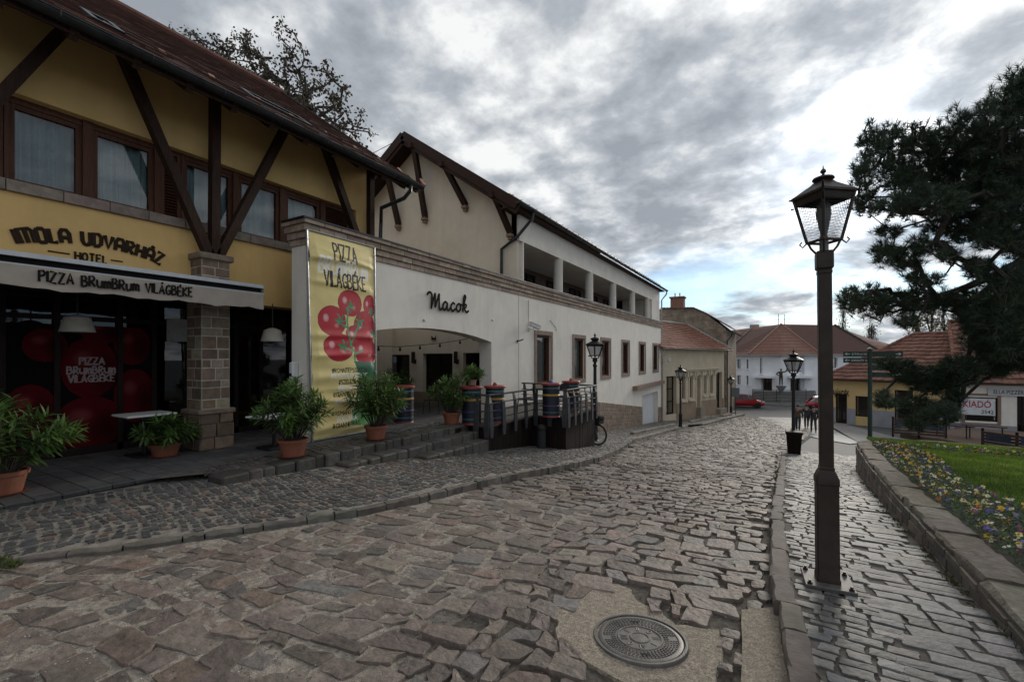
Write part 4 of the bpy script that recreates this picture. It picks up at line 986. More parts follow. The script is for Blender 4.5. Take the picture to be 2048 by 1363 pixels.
# around the garage door the last two windows sit above it
hh = [h for h in holes if h[1] >= gs]
cuts = sorted({gs, g0, g1, WE} | {x for h in hh for x in h[:2]})
for s0, s1 in zip(cuts[:-1], cuts[1:]):
    m_ = (s0 + s1) / 2; segs = [(-5.2, 1.97)]
    for h in hh + [gh]:
        if h[0] < m_ < h[1]: segs = [x for lo, hi in segs for x in ((lo, min(hi, h[2])), (max(lo, h[3]), hi)) if x[1] > x[0] + .01]
    for lo, hi in segs: fbox(b, rf_, s0, s1, lo, hi, -.42, 0)
fbox(b, rf_, wy0, a0, TZ - .5, 1.97, -.42, 0)
n = 24
for i in range(n):
    sA, sB = a0 + (a1 - a0) * i / n, a0 + (a1 - a0) * (i + 1) / n
    zA, zB = (zsp + (zap - zsp) * (1 - ((s - (a0 + a1) / 2) / ((a1 - a0) / 2)) ** 2) for s in (sA, sB))
    v = [rf_(sA, zA, -.42), rf_(sB, zB, -.42), rf_(sB, zB, 0), rf_(sA, zA, 0), rf_(sA, 1.97, -.42), rf_(sB, 1.97, -.42), rf_(sB, 1.97, 0), rf_(sA, 1.97, 0)]
    b.add(v, [(3, 2, 1, 0), (2, 3, 7, 6), (0, 1, 5, 4)])
b.build('street_wall', M['white'], rest_)
TAN = (.30, .225, .172)
b = MB(); core = MB(); zc_ = 1.97
for k, (h, o) in enumerate(((.115, .02), (.12, .055), (.12, .09), (.075, .13))):
    ashlar(b, lambda u, v, q: (XW + o + q, wy0 - o + u, zc_ + v), WE - wy0 + o, h, [h], (.28, .55), TAN, .004, .006, .22, rnd, .06, (.37, .285, .22))
    ashlar(b, lambda u, v, q: (XW - .42 - o + u, wy0 - o - q, zc_ + v), .42 + 2 * o, h, [h], (.2, .3), TAN, .004, .006, .22, rnd, .06, (.37, .285, .22))
    core.box(XW - .42 - o, XW + o - .01, wy0 - o + .01, WE - .001 * k, zc_ + .001, zc_ + h); zc_ += h
b.build('stone_coping', M['stone'], rest_); core.build('coping_core', M['mortar'], rest_)
b = MB(); b.box(XW - .5, XW + .15, wy0 - .16, WE, zc_, zc_ + .03); b.build('coping_cap', M['zinc'], rest_)
for p, q in WY:
    mb = MB()
    for s0, s1, z0, z1 in ((p, q, ZT - FR, ZT), (p, q, ZB, ZB + FR), (p, p + FR, ZB + FR, ZT - FR), (q - FR, q, ZB + FR, ZT - FR)):
        nn = max(1, int((z1 - z0) / .5)) if s1 - s0 < .2 else 1
        for k in range(nn): fbox(mb, rf_, s0 + .003, s1 - .003, z0 + (z1 - z0) * k / nn + .002, z0 + (z1 - z0) * (k + 1) / nn - .002, -.2, .035, tone((1, 1, 1), .08, .02))
    sur = mb.build('window_surround', M['sandstone'], rest_)
    window(rest_, rf_, p + FR, q - FR, ZB + FR, ZT - FR, .05, .085, (1, 1), curtain=p < 20, depth=.17)  # curtain in the nearer windows stands in for pale reflections on their glass
b = MB(); fbox(b, rf_, g0 + .02, g1 - .02, -4.6, -2.44, -.34, -.3)
k = -4.4
while k < -2.5: fbox(b, rf_, g0 + .02, g1 - .02, k, k + .012, -.295, -.29); k += .24
b.build('garage_door', M['door_white'], rest_)
b = MB(); la, lb = on_x(1265, 770, XW).y, on_x(1321, 765, XW).y; fbox(b, rf_, la, min(lb, WE - .05), -1.95, -1.72, .0, .3); b.build('door_canopy', M['sandstone'], rest_)
b = MB(); pa = on_x(1150, 807, XW).y
def plz(s): return float(np.interp(s, [16, 21, 28, 33.5], [-1.6, -2.2, -3.07, -3.62]))
def plf(s0): return lambda u, v, o: (XW + .01 + o, s0 + u, SW(XW, s0 + u) - .05 + (plz(s0 + u) - SW(XW, s0 + u) + .05) * v)
for s0, s1 in ((pa, g0), (g1, WE)):
    b = MB(); ashlar(b, plf(s0), s1 - s0, 1.0, [.15, .13, .14], (.2, .42), (.23, .165, .115), .008, .03, .22, rnd, .05, (.19, .13, .09)); b.build('plinth', M['stone'], rest_)
b = MB(); js = on_x(1037, 650, XW).y; fbox(b, rf_, js, js + .012, -2.2, 1.96, 0, .003); b.build('expansion_joint', M['mortar_dark'], rest_)
for u in (848, 985): b = MB(); p = on_x(u, 640, XW); b.lathe([(.035, 0), (.04, .012), (.02, .016)], (XW, p.y, p.z), 10, axis='x'); b.build('vent_cap', M['lightzinc'], rest_)
b = MB(); b.tube([on_x(1100, 640, XW + .012), on_x(1112, 655, XW + .012), on_x(1113, 662, XW + .012)], .006, 5); b.tube([on_x(1057, 652, XW + .012), on_x(1057, 600, XW + .012)], .006, 5); b.build('wall_cable', M['rubber'], rest_)
# sign lettering in brush script
MAC = [[(-.12, .80), (-.06, .93), (.06, .97), (.15, .85), (.17, .5), (.13, .0)], [(.12, .02), (.22, .4), (.36, .97)], [(.36, .97), (.37, .5), (.38, .12)], [(.38, .12), (.5, .55), (.62, .97)], [(.62, .97), (.62, .5), (.64, .12), (.72, .02), (.84, .12)],
       [(1.16, .44), (1.03, .52), (.89, .34), (.89, .1), (1.0, .02), (1.12, .2), (1.17, .46), (1.16, .12), (1.24, .02), (1.36, .14)], [(1.68, .44), (1.56, .52), (1.42, .32), (1.45, .08), (1.56, .01), (1.74, .16)],
       [(1.98, .52), (1.84, .38), (1.82, .14), (1.94, .01), (2.08, .14), (2.10, .38), (1.98, .52), (2.12, .44), (2.22, .48)], [(2.24, .1), (2.34, .5), (2.46, .98), (2.40, 1.12), (2.32, .9), (2.29, .4), (2.28, .0)], [(2.29, .3), (2.42, .5), (2.52, .48), (2.48, .32), (2.36, .26), (2.46, .1), (2.56, .01), (2.70, .12)]]
b = MB(); m0, m1, mz = on_x(851, 620, XW).y, on_x(934, 605, XW).y, on_x(893, 621, XW).z
letters(b, MAC, lambda x, y: (XW + .05, m0 + (x + .12) * (m1 - m0) / 2.82 + y * .01, mz + y * .40 + (x - 1) * .012), .031, (1, 0, 0), True)
b.build('sign_lettering', M['black'], rest_, smooth=True)
# courtyard behind the arch: floor is the terrace; back wall with door, windows, lamps
YG = 13.0
gf = lambda s, z, o: (s, YG - o, z)
gx_ = lambda u, v=740: on_y(u, v, YG).x
b = MB(); dh = [(gx_(770), gx_(819), -1.2, .06), (gx_(846), gx_(905), -2.3, .10), (gx_(926), gx_(962), -1.1, .12)]
wall_strip(b, gf, -17, XW - .2, -2.2, 4.9, dh, .3)
PKX, PKZ = on_y(805, 266, 12.2).x, on_y(805, 266, 12.2).z
EX_, EZ_ = -6.95, 4.77
slp = (PKZ - EZ_) / (EX_ - PKX)
v = [(XW - .2, 4.9), (PKX, PKZ - .12), (-17, PKZ - .12 - (PKX + 17) * slp)]
zr = lambda x: (PKZ - slp * abs(x - PKX)) - .14
P = [(XW - .2, zr(XW - .2)), (PKX, zr(PKX)), (-16, zr(-16)), (-16, 4.9), (XW - .2, 4.9)]
b.loft([[(x, yv, max(z, 4.9)) for x, z in P] for yv in (YG, YG + .3)], True, True)
b.build('gable_wall', M['cream'], rest_)
b = MB()
for q, (p0, p1, c0, c1) in enumerate(dh):
    fbox(b, gf, p0 - .02, p1 + .02, c0 - .02, c1 + .02, -.9, -.31)
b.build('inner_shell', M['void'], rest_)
for q, (p0, p1, c0, c1) in enumerate(dh):
    window(rest_, gf, p0 + .004, p1 - .004, max(c0, -1.75), c1 - .004, .18, .06, (2, 1), frame='deck', glass='darkglass', name='door' if q == 1 else 'window')
for u in (826, 911):
    b = MB(); p = on_y(u, 715, YG - .07); b.box(p.x - .04, p.x + .04, YG - .12, YG, p.z - .2, p.z + .22)
    q = on_y(u + 4, 722, YG - .16); b.lathe([(.05, -.1), (.055, .06), (.02, .08)], (q.x, q.y, q.z), 8); b.build('wall_lamp', M['iron'], rest_)
b = MB(); letters(b, MAC, lambda x, y: (on_y(864, 676, YG).x + x * .085, YG - .04, on_y(868, 679, YG).z + y * .13), .012, (0, 1, 0), True); b.build('door_sign', M['black'], rest_)
b = MB(); b.box(-13, XW - .43, HE + .05, 11.5, 1.35, 1.5); b.build('entrance_ceiling', M['cream'], rest_)  # unseen partial ceiling, added to dim the courtyard behind the arch
b = MB(); b.box(-13.2, -13, HE, YG, -2.2, 1.4); b.build('inner_wall', M['cream'], rest_)
b = MB(); b.box(-13, XW - .43, YG - .03, YG - .012, -2.2, -1.32)
b.build('inner_plinth', M['plinthpaint'], rest_)
# gable roof with timber verge and struts
b = MB(); yv = 12.2
for sgn, xe in ((1, EX_ + .02), (-1, -16.4)):
    ze = PKZ - slp * abs(xe - PKX)
    b.beam((PKX, yv, PKZ - .08), (xe, yv, ze - .08), .05, .30); b.beam((PKX, yv + .05, PKZ - .22), (xe, yv + .05, ze - .22), .05, .30)
    b.poly([(PKX, yv, PKZ - .1), (xe, yv, ze - .1), (xe, YG + .1, ze - .1), (PKX, YG + .1, PKZ - .1)])
b.build('verge_board', M['wood'], rest_)
for (u0, v0), (u1, v1) in (((889, 334), (930, 410)), ((828, 360), (849, 434)), ((771, 390), (796, 449)), ((989, 388), (1020, 466))):
    q = on_y(u1, v1, YG - .1); xt = on_y(u0, v0, 12.35).x; zt = PKZ - slp * abs(xt - PKX) - .24
    b = MB(); b.beam((q.x, YG - .07, q.z), (xt, 12.35, zt), .16, .17, (1, 0, 0)); b.beam((xt, 12.1, zt - .03), (xt, YG + .1, zt - .03), .15, .17); b.build('strut', M['wood'], rest_)
    b = MB(); b.bbox(q.x - .1, q.x + .1, YG - .2, YG, q.z - .13, q.z - .03, .01); b.bbox(q.x - .07, q.x + .07, YG - .15, YG, q.z - .22, q.z - .13, .01); b.build('corbel', M['sandstone'], rest_)
b = MB(); tiles(b, (EX_, yv, EZ_ + .02), (EX_, WE + .4, EZ_ + .02), (PKX, WE + .4, PKZ + .02), (PKX, yv, PKZ + .02), 24, 60, (.10, .055, .043), .02, .25)
b.poly([(-16.4, yv, PKZ - slp * (PKX + 16.4)), (PKX, yv, PKZ + .02), (PKX, WE + .4, PKZ + .02), (-16.4, WE + .4, PKZ - slp * (PKX + 16.4))], (.1, .055, .043))
roof2 = b.build('roof', M['tile'], rest_)
b = MB(); y = yv + .3
while y < WE: b.tube([(EX_ - .35, y, EZ_ + .26), (EX_ - .33, y, EZ_ + .36), (EX_ - .30, y + .05, EZ_ + .36)], .012, 5); y += .55
b.tube([(EX_ - .33, yv + .1, EZ_ + .34), (EX_ - .33, WE + .3, EZ_ + .34)], .016, 6); b.build('snow_rail', M['galv'], roof2)
b = MB(); b.box(-7.55, EX_ - .04, yv, WE + .4, EZ_ - .13, EZ_ - .10); b.build('soffit', M['wood'], roof2)
b = MB(); half_gutter(b, (EX_ + .07, yv - .05, EZ_), (EX_ + .07, WE + .5, EZ_ - .04), .085)
c1_ = on_y(1003, 498, YG - .08); gy_ = on_x(1066, 425, EX_ + .05).y
b.tube([(EX_ + .05, gy_, EZ_ - .06), (EX_ + .02, gy_, EZ_ - .28), (XW - .1, YG - .1, c1_.z + .35), (c1_.x, YG - .08, c1_.z), (c1_.x, YG - .08, 2.45)], .05, 8)
b.build('gutter', M['zinc'], rest_, smooth=True)
b = MB(); b.tube([(EX_ + .07, WE + .4, EZ_ - .06), (EX_ + .05, WE + .4, EZ_ - .3), (XW + .02, WE + .12, EZ_ - .75), (XW + .02, WE + .12, -4.5)], .05, 8); b.build('downpipe', M['lightzinc'], rest_, smooth=True)
# balcony
XB = -7.3; bf = lambda s, z, o: (XB + o, s, z)
b = MB(); y1_ = on_x(1046, 520, XB).y; y9 = on_x(1299, 620, XB).y
fbox(b, bf, YG, WE, 3.80, 4.68, -.3, 0); fbox(b, bf, YG + .3, y1_, 2.0, 3.8, -.3, -.002); fbox(b, bf, y9 + .7, WE - .01, 2.0, 3.8, -.3, -.002)
fbox(b, bf, WE - .3, WE, -5, 4.68, -9, -.31); fbox(b, bf, y9 + .3, WE - .3, 2.0, 3.8, -1.9, -.31)
b.build('balcony_wall', M['white'], rest_)
b = MB(); fbox(b, bf, YG + .3, WE - .3, 3.82, 3.9, -2.3, -.3); b.build('balcony_ceiling', M['white'], rest_)
b = MB(); fbox(b, bf, YG + .3, WE - .3, 1.9, 2.02, -2.3, -.3); b.build('balcony_floor', M['paving'], rest_)
b = MB(); fbox(b, bf, YG + .3, WE - .3, 2.0, 3.85, -2.4, -2.2); b.build('balcony_back', mat('brown_balcony_wall', (.13, .09, .075), .8, ns=2, na=.3), rest_)  # brown stands in for the deep shade on the cream back wall
for k in range(7):
    ya = YG + 1.0 + k * 2.75; window(rest_, lambda s, z, o: (XB - 2.13 + o, s, z), ya, ya + 1.5, 2.04, 3.6, .0, .07, (2, 1), frame='deck', glass='darkglass')
for u in (1116, 1178, 1225, 1263.5, 1293):
    y = on_x(u, 580, XB - .15).y; b = MB(); b.lathe([(.185, 2.4), (.185, 3.72), (.20, 3.74), (.20, 3.81)], (XB - .15, y, 0), 20); b.build('column', M['white'], rest_, smooth=True)
# ---------------------------------------------------------------- beige house
f, S, LN = fline(BE0, BE1)
bh = thing('beige_house', 'low beige house with stucco window cornice, brown plinth and red tiled roof', 'house', (BE0[0], 34, G(34)))
EZ = .62
def rect(S, u0, u1, v0, v1):
    a = S(u0, (v0 + v1) / 2)[0]; c = S(u1, (v0 + v1) / 2)[0]; m = (u0 + u1) / 2; return (a, c, S(m, v1)[1], S(m, v0)[1])
D1 = rect(S, 1332.5, 1353, 752, 829); D2 = rect(S, 1393, 1400, 748, 813); D3 = rect(S, 1432.5, 1444, 744, 816)
Wn = [rect(S, 1363, 1370, 749, 797), rect(S, 1378.5, 1385, 750, 795), rect(S, 1407, 1412.5, 747, 787), rect(S, 1419.5, 1425.5, 747, 786)]
b = MB(); wall_strip(b, f, 0, LN, -6, EZ - .1, [D1, D2, D3] + Wn, .3)
b.loft([[f(s, z, o) for o, z in ((-.3, -6), (-.3, EZ), (-8, EZ), (-8, -6))] for s in (LN - .3, LN)], True, True)
b.build('wall', M['beige'], bh)
for q in Wn: window(bh, f, *q, .15, .07, (2, 2), frame='frame_wood', glass='darkglass')
for q in (D1, D2, D3): window(bh, f, *q, .25, .10, (2, 3), frame='deck', glass='darkglass', name='door')
b = MB(); s0, s1, zc = S(1365, 738)[0], S(1434, 736)[0], S(1400, 738)[1]
fbox(b, f, s0, s1, zc, zc + .1, 0, .35); fbox(b, f, s0 + .1, s1 - .1, zc - .14, zc, 0, .22); fbox(b, f, s0 + .1, s1 - .1, zc - .45, zc - .14, 0, .06); b.build('cornice', M['beige_trim'], bh)
for q in Wn + [D2]:
    for e in (q[0] - .18, q[1] + .18): b = MB(); fbox(b, f, e - .09, e + .09, zc - .55, zc - .145, .06, .2); fbox(b, f, e - .09, e + .09, zc - .75, zc - .55, .002, .1); b.build('corbel', M['beige_trim'], bh)
    b = MB(); fbox(b, f, q[0] - .14, q[0], q[2] - .1, q[3] + .1, 0, .05); fbox(b, f, q[1], q[1] + .14, q[2] - .1, q[3] + .1, 0, .05); fbox(b, f, q[0], q[1], q[3], q[3] + .1, 0, .05)
    if q is not D2: fbox(b, f, q[0] - .2, q[1] + .2, q[2] - .24, q[2] - .1, 0, .16)
    b.build('window_surround', M['beige_trim'], bh)
b = MB(); cut = [0, D1[0], D1[1], D2[0] - .16, D2[1] + .16, D3[0], D3[1], LN]
for k in range(0, 8, 2):
    sA, sB = cut[k], cut[k + 1]
    if k == 0: continue
    zt = [float(np.interp(s, [2, 11], [-3.55, -3.75])) for s in (sA, sB)]
    b.add([f(sA, -6, .04), f(sB, -6, .04), f(sB, zt[1], .04), f(sA, zt[0], .04), f(sA, zt[0], 0), f(sB, zt[1], 0)], [(0, 1, 2, 3), (3, 2, 5, 4)])
b.build('plinth', M['plinthpaint'], bh)
for q in (D2, D3):
    b = MB(); p = f((q[0] + q[1]) / 2, 0, 0); z = G(p[1]) + .1
    fbox(b, f, q[0] - .3, q[1] + .3, z - .3, z + .18, 0, .75); fbox(b, f, q[0] - .1, q[1] + .1, z + .18, q[2] + .02, -.3, .4); b.build('doorstep', M['concrete'], bh)
b = MB(); rr = at(1375, 649, 42); sr = (Vector((rr.x, rr.y, 0)) - Vector((BE0[0], BE0[1], 0))).dot(Vector((BE1[0] - BE0[0], BE1[1] - BE0[1], 0)).normalized())
tiles(b, f(-.6, EZ, .45), f(LN + .5, EZ, .45), f(sr + .2, rr.z, -2.9), f(-3, rr.z, -2.9), 13, 40, (.21, .085, .05), .05, .25)
b.poly([f(LN + .5, EZ, .45), f(LN + .5, EZ, -6), f(sr + .2, rr.z, -2.9)], (.15, .06, .04)); bro = b.build('roof', M['tile'], bh)
b = MB(); b.tube([f(-3, rr.z + .06, -2.9), f(sr + .2, rr.z + .06, -2.9)], .08, 6); b.tube([f(sr + .2, rr.z + .06, -2.9), f(LN + .5, EZ + .06, .45)], .08, 6); b.build('ridge_flashing', M['lightzinc'], bro)
b = MB(); half_gutter(b, f(-.6, EZ - .02, .5), f(LN + .5, EZ - .06, .5), .08); b.tube([f(-.3, EZ - .05, .5), f(-.5, EZ - .5, .3), f(.1, EZ - 1.2, .06), f(.1, -4.7, .06)], .05, 6); b.build('gutter', M['lightzinc'], bh)
b = MB(); b.tube([f(.3, S(1335, 718)[1] + .3, 0), f(.3, S(1335, 718)[1] + .3, .45)], .03, 6); p = f(.3, S(1335, 722)[1], .45); b.lathe([(.05, .25), (.12, .2), (.13, .05), (.10, -.06), (.03, -.12)], p, 12)
b.build('dome_camera', M['plastic'], bh, smooth=True)

# rubble walled house rising behind it
YR = 46.2
rh = thing('rubble_house', 'tall house with bare rubble gable and ragged tile edge behind the beige house', 'house', (-8, YR, G(YR)))
pk = [(-16, 3.6)] + [(on_y(u, v, YR).x, on_y(u, v, YR).z) for u, v in ((1322, 617), (1387, 616), (1412, 627), (1463, 656))]
pr = [(-4.1, pk[-1][1] - .25), (-4.1, -6), (-16, -6)]
b = MB(); PP = pk[:-1] + [(pk[-1][0] - .5, pk[-1][1] - .02)] + pr; b.loft([[(x, y, z) for x, z in PP] for y in (YR, YR + 12)], True, True); b.build('wall', M['rubble'], rh)
b = MB(); tl = pk[1:]
for (x0, z0), (x1, z1) in zip(tl[:-1], tl[1:]):
    n = max(1, int(math.hypot(x1 - x0, z1 - z0) / .26))
    for k in range(n):
        xa, za, xb, zb = x0 + (x1 - x0) * k / n, z0 + (z1 - z0) * k / n, x0 + (x1 - x0) * (k + 1) / n, z0 + (z1 - z0) * (k + 1) / n
        b.loft([[(xa, y, za + .01), (xb + .05, y, zb - .01), (xb + .05, y, zb + .07), (xa, y, za + .12)] for y in (YR - .18 + rnd.uniform(-.06, .06), YR + 12)], True, True, tone((.16, .10, .07), .3))
b.build('roof', M['tile'], rh)
p = on_y(1355, 616, YR + .6); b = MB(); b.bbox(p.x - .62, p.x + .62, YR + .3, YR + 1.2, p.z - .6, p.z + .95, .03); b.bbox(p.x - .72, p.x + .72, YR + .2, YR + 1.3, p.z + .95, p.z + 1.12, .03)
for o in (-.25, .2): b.tube([(p.x + o, YR + .7, p.z + 1.1), (p.x + o, YR + .7, p.z + 1.5)], .05, 6)
b.build('chimney', mat('chimney_brick', (.23, .115, .08), .9, ns=9, na=.3), rh)
p = on_y(1463, 660, YR + .5); b = MB(); half_gutter(b, (p.x + .1, YR - .1, p.z - .1), (p.x + .1, YR + 12, p.z - .1), .1); b.tube([(p.x + .1, YR + .1, p.z - .15), (p.x, YR + .1, p.z - .6), (-4.0, YR - .06, p.z - 1.0), (-4.0, YR - .06, -5.4)], .06, 6); b.build('gutter', M['zinc'], rh)

# ---------------------------------------------------------------- the white hall with the big red roof
hall = thing('white_hall', 'two storey white public hall with wide red roof, statue niche and entrance steps', 'building', tuple(at(1562, 712, 60)[:2]) + (G(60),))
hp = [at(u, 712, d) for u, d in ((1380, 74), (1446, 66), (1497, 63), (1562, 60), (1642, 61.5), (1770, 67), (1900, 76))]
HE_, HB = .25, -5.9
hd = [(1522, 1544, 755, 781), (1581, 1609, 755, 781)]; hw = [(1456.5, 1463, 718, 736), (1474, 1481, 718, 736), (1493, 1496.5, 718, 737), (1456.5, 1463, 749, 767), (1474, 1481, 750, 768), (1493.3, 1496.6, 751, 770), (1520, 1525, 716, 747), (1601, 1608, 715, 748), (1664, 1675, 715, 735), (1700, 1712, 716, 736)]
b = MB()
for i in range(len(hp) - 1):
    fh, Sh, Lh = fline(hp[i], hp[i + 1]); ops = []
    for q in hw + hd:
        um = (q[0] + q[1]) / 2; us = [1380, 1446, 1497, 1562, 1642, 1770, 1900]
        if us[i] < um < us[i + 1]:
            R_ = rect(Sh, *q); ops.append((R_, q in hd))
    # windows one above the other share a column
    cols = {}
    for R_, _ in ops: cols.setdefault(round(R_[0], 1), []).append(R_)
    s = 0
    for k in sorted(cols):
        c = cols[k]; sa, sb = min(x[0] for x in c), max(x[1] for x in c); fbox(b, fh, s, sa, HB, HE_, -.4, 0); zs = HB
        for R_ in sorted(c, key=lambda x: x[2]): fbox(b, fh, sa, sb, zs, R_[2], -.4, 0); zs = R_[3]
        fbox(b, fh, sa, sb, zs, HE_, -.4, 0); s = sb
    fbox(b, fh, s, Lh, HB, HE_, -.4, 0)
    for R_, dr in ops:
        window(hall, fh, *R_, .25, .12 if dr else .08, (3, 2) if dr else (1, 1), frame='deck', glass='darkglass', name='door' if dr else 'window')
        if not dr: trim = MB(); fbox(trim, fh, R_[0] - .1, R_[1] + .1, R_[2] - .12, R_[2] - .01, 0, .12); trim.build('window_sill', M['hallwhite'], hall)
b.build('wall', M['hallwhite'], hall)
fh, Sh, Lh = fline(hp[2], hp[3])
R_ = rect(Sh, 1509, 1550, 752, 753.5); trim = MB(); fbox(trim, fh, R_[0], R_[1], R_[2] - .1, R_[3] + .1, 0, 1.1); trim.build('door_canopy', M['hallwhite'], hall)
fh2, Sh2, _ = fline(hp[3], hp[4]); R_ = rect(Sh2, 1574, 1623, 752, 753.5); trim = MB(); fbox(trim, fh2, R_[0], R_[1], R_[2] - .1, R_[3] + .1, 0, 1.1); trim.build('door_canopy', M['hallwhite'], hall)
b = MB(); hr = [at(1360, 662, 84), at(1450, 662, 78), at(1505, 656, 74), at(1562, 648, 70), at(1668, 650, 70), at(1770, 690, 78)]
ctr = hp[3] * 1.4
ov = lambda p: Vector((p.x, p.y, 0)) + (Vector((0, 0, 0)) - Vector((p.x, p.y, 0))).normalized() * .7 + Vector((0, 0, HE_ + .02))
e_ = [ov(p) for p in hp]; RC = (.165, .070, .047)
def rfc(a, c, d, e, n=10, m_=16): tiles(b, a, c, d, e, n, m_, RC, .03, .12)
rfc(e_[0], e_[1], hr[1], hr[0]); rfc(e_[1], e_[2], hr[3], hr[1]); rfc(e_[2], e_[3], hr[3], hr[3]); rfc(e_[3], e_[4], hr[3], hr[3]); rfc(e_[4], e_[5], hr[4], hr[3]); rfc(e_[5], e_[6], hr[5], hr[4])
hroof = b.build('roof', M['tile'], hall)
rfm = mat('roof_flashing', (.26, .16, .12), .7, ns=5, na=.2)
for p, q in ((e_[2], hr[3]), (e_[4], hr[3])): b = MB(); b.tube([p + Vector((0, 0, .08)), q + Vector((0, 0, .08))], .10, 6); b.build('ridge_flashing', rfm, hroof)
for p, q in ((e_[1], hr[2]), (e_[5], hr[4])): b = MB(); b.tube([p + Vector((0, 0, .08)), q + Vector((0, 0, .08))], .18, 6); b.build('valley_flashing', M['zinc'], hroof)
b = MB()
for p, q in zip(e_[:-1], e_[1:]): b.beam(p + Vector((0, 0, -.09)), q + Vector((0, 0, -.09)), .16, .18)
b.build('gutter', M['lightzinc'], hall)
b = MB(); p = at(1558, 690, 64); b.box(p.x - .7, p.x + .7, p.y - .8, p.y + .6, p.z - .15, p.z + .35); b.build('roof_vent', M['lightzinc'], hroof)
b = MB(); p = hr[3]
for o in (-.35, .45): b.tube([(p.x + o, p.y, p.z - .2), (p.x + o, p.y, p.z + (1.6 if o < 0 else 1.45))], .045, 5)
b.tube([(p.x - 1.0, p.y, p.z + .75), (p.x + 1.3, p.y, p.z + .72)], .04, 5); b.build('roof_aerial', M['iron'], hroof)
p = at(1509, 655, 78); b = MB(); b.bbox(p.x - .7, p.x + .7, p.y - .5, p.y + .5, p.z - 1, p.z + .5, .03); b.build('chimney', M['concrete'], hroof)
b = MB()
for k in range(7):                           # entrance steps wrap the corner
    q = .32 * k; z0 = G(58) - .02; pts = []
    L_, Rr = at(1499 + k * 1.5, 712, 61 - 3.0 + q), at(1636 - k * 1.5, 712, 60.5 - 3.0 + q); Cc = at(1562, 712, 58 - 1.3 + q)
    zt = z0 + .155 * (k + 1)
    P_ = [(L_.x, L_.y), (Cc.x, Cc.y), (Rr.x, Rr.y), (hp[4].x - .5, hp[4].y + .3), (hp[3].x, hp[3].y + .3), (hp[2].x + .5, hp[2].y + .3)]
    b.loft([[(x, y, z) for x, y in P_] for z in (zt - .05, zt)], True, True); cx_, cy_ = sum(p[0] for p in P_) / 6, sum(p[1] for p in P_) / 6; n_ = .06
    b.loft([[(x, y + n_, z) for x, y in P_] for z in (z0 - .3, zt - .05)], False, False, (.45, .45, .45))
b.build('steps', mat('step_stone', (.17, .165, .16), .9, ns=3, na=.25), hall)
b = MB()
for u, d in ((1505, 58), (1527, 57.4), (1553, 56.6), (1590, 57), (1612, 57.6)):
    p = at(u, 712, d); b.tube([(p.x, p.y, G(58)), (p.x, p.y, G(58) + 1.5)], .035, 5); 
    if u != 1612: q = at({1505: 1527, 1527: 1553, 1553: 1590, 1590: 1612}[u], 712, {1505: 57.4, 1527: 56.6, 1553: 57, 1590: 57.6}[u]); [b.tube([(p.x, p.y, G(58) + h), (q.x, q.y, G(58) + h)], .022, 5) for h in (.95, 1.45)]
b.build('stair_railing', M['iron'], hall)
pd = at(1562, 712, 58.6); Z0, Z1 = (712 - 784) / FPX * 58.6, (712 - 771.5) / FPX * 58.6
ped = MB(); ped.loft([[(pd.x - .15, pd.y - .15, Z0), (pd.x + .15, pd.y - .15, Z0), (pd.x + .15, pd.y + .6, Z0), (pd.x - .15, pd.y + .6, Z0)], [(pd.x - .6, pd.y - .4, Z1), (pd.x + .6, pd.y - .4, Z1), (pd.x + .6, pd.y + .8, Z1), (pd.x - .6, pd.y + .8, Z1)]], True, True)
ped.build('statue_pedestal', mat('pedestal_stone', (.17, .17, .18), .8, ns=6, na=.2), hall)
STATUE = (pd.x, pd.y + .1, Z1)

# ---------------------------------------------------------------- row of low shops on the far side of the square
Q0, Q1 = at(1657, 712, 37.5), at(1925, 712, 31.2); Q2 = at(2200, 712, 28.0)
def shop(name, label, P, Q, wallm, plm, ops, plz, ez, rdepth, rz, hipl, hipr):
    t = thing(name, label, 'house', (P.x, P.y, G(P.y)))
    f, S, Ln = fline(P, Q); b = MB(); rs = []
    for q, kind in ops: rs.append((rect(S, *q), kind))
    wall_strip(b, f, 0, Ln, -6.4, ez, [r_[0] for r_ in rs], .35)
    for s in (0, Ln - .3): b.loft([[f(x, z, o) for o, z in ((-.35, -6.4), (-.35, ez), (-rdepth, ez), (-rdepth, -6.4))] for x in (s, s + .3)], True, True)
    b.build('wall', M[wallm], t)
    for r_, kind in rs: window(t, f, *r_, .12, .09, (2, 2) if kind == 'door' else (1, 1), frame='deck', glass='darkglass', name=kind)
    b = MB(); cuts = [0] + [x for r_, k in sorted(rs) if r_[2] < plz for x in r_[:2]] + [Ln]
    for a, c in zip(cuts[::2], cuts[1::2]): fbox(b, f, a, c, -6.4, plz, 0, .04)
    b.build('plinth', M[plm], t)
    b = MB(); e = .4
    tiles(b, f(-e, ez, e), f(Ln + e, ez, e), f(Ln - hipr, rz, -rdepth / 2), f(hipl, rz, -rdepth / 2), 13, 34, (.20, .095, .068), .075, .28, .035)
    if hipl > .5: tiles(b, f(-e, ez, -rdepth), f(-e, ez, e), f(hipl, rz, -rdepth / 2), f(hipl, rz, -rdepth / 2), 13, 14, (.20, .095, .068), .075, .28)
    rf = b.build('roof', M['tile'], t)
    b = MB(); p = f(hipl, rz + .05, -rdepth / 2); q = f(Ln - hipr, rz + .05, -rdepth / 2); c0 = f(-e, ez + .05, e)
    for a, c in (((p), (q)), (c0, p)):
        a, c = Vector(a), Vector(c); n = int((c - a).length / .33)
        for k in range(n): b.tube([a.lerp(c, k / n), a.lerp(c, (k + 1.1) / n)], [.13, .10], 7, tone((.22, .10, .07), .25))
    b.build('ridge_tiles', M['tile'], rf)
    b = MB(); half_gutter(b, f(-e, ez - .03, e + .06), f(Ln + e, ez - .05, e + .06), .075); b.build('gutter', M['zinc'], t)
    return t, f, S, Ln
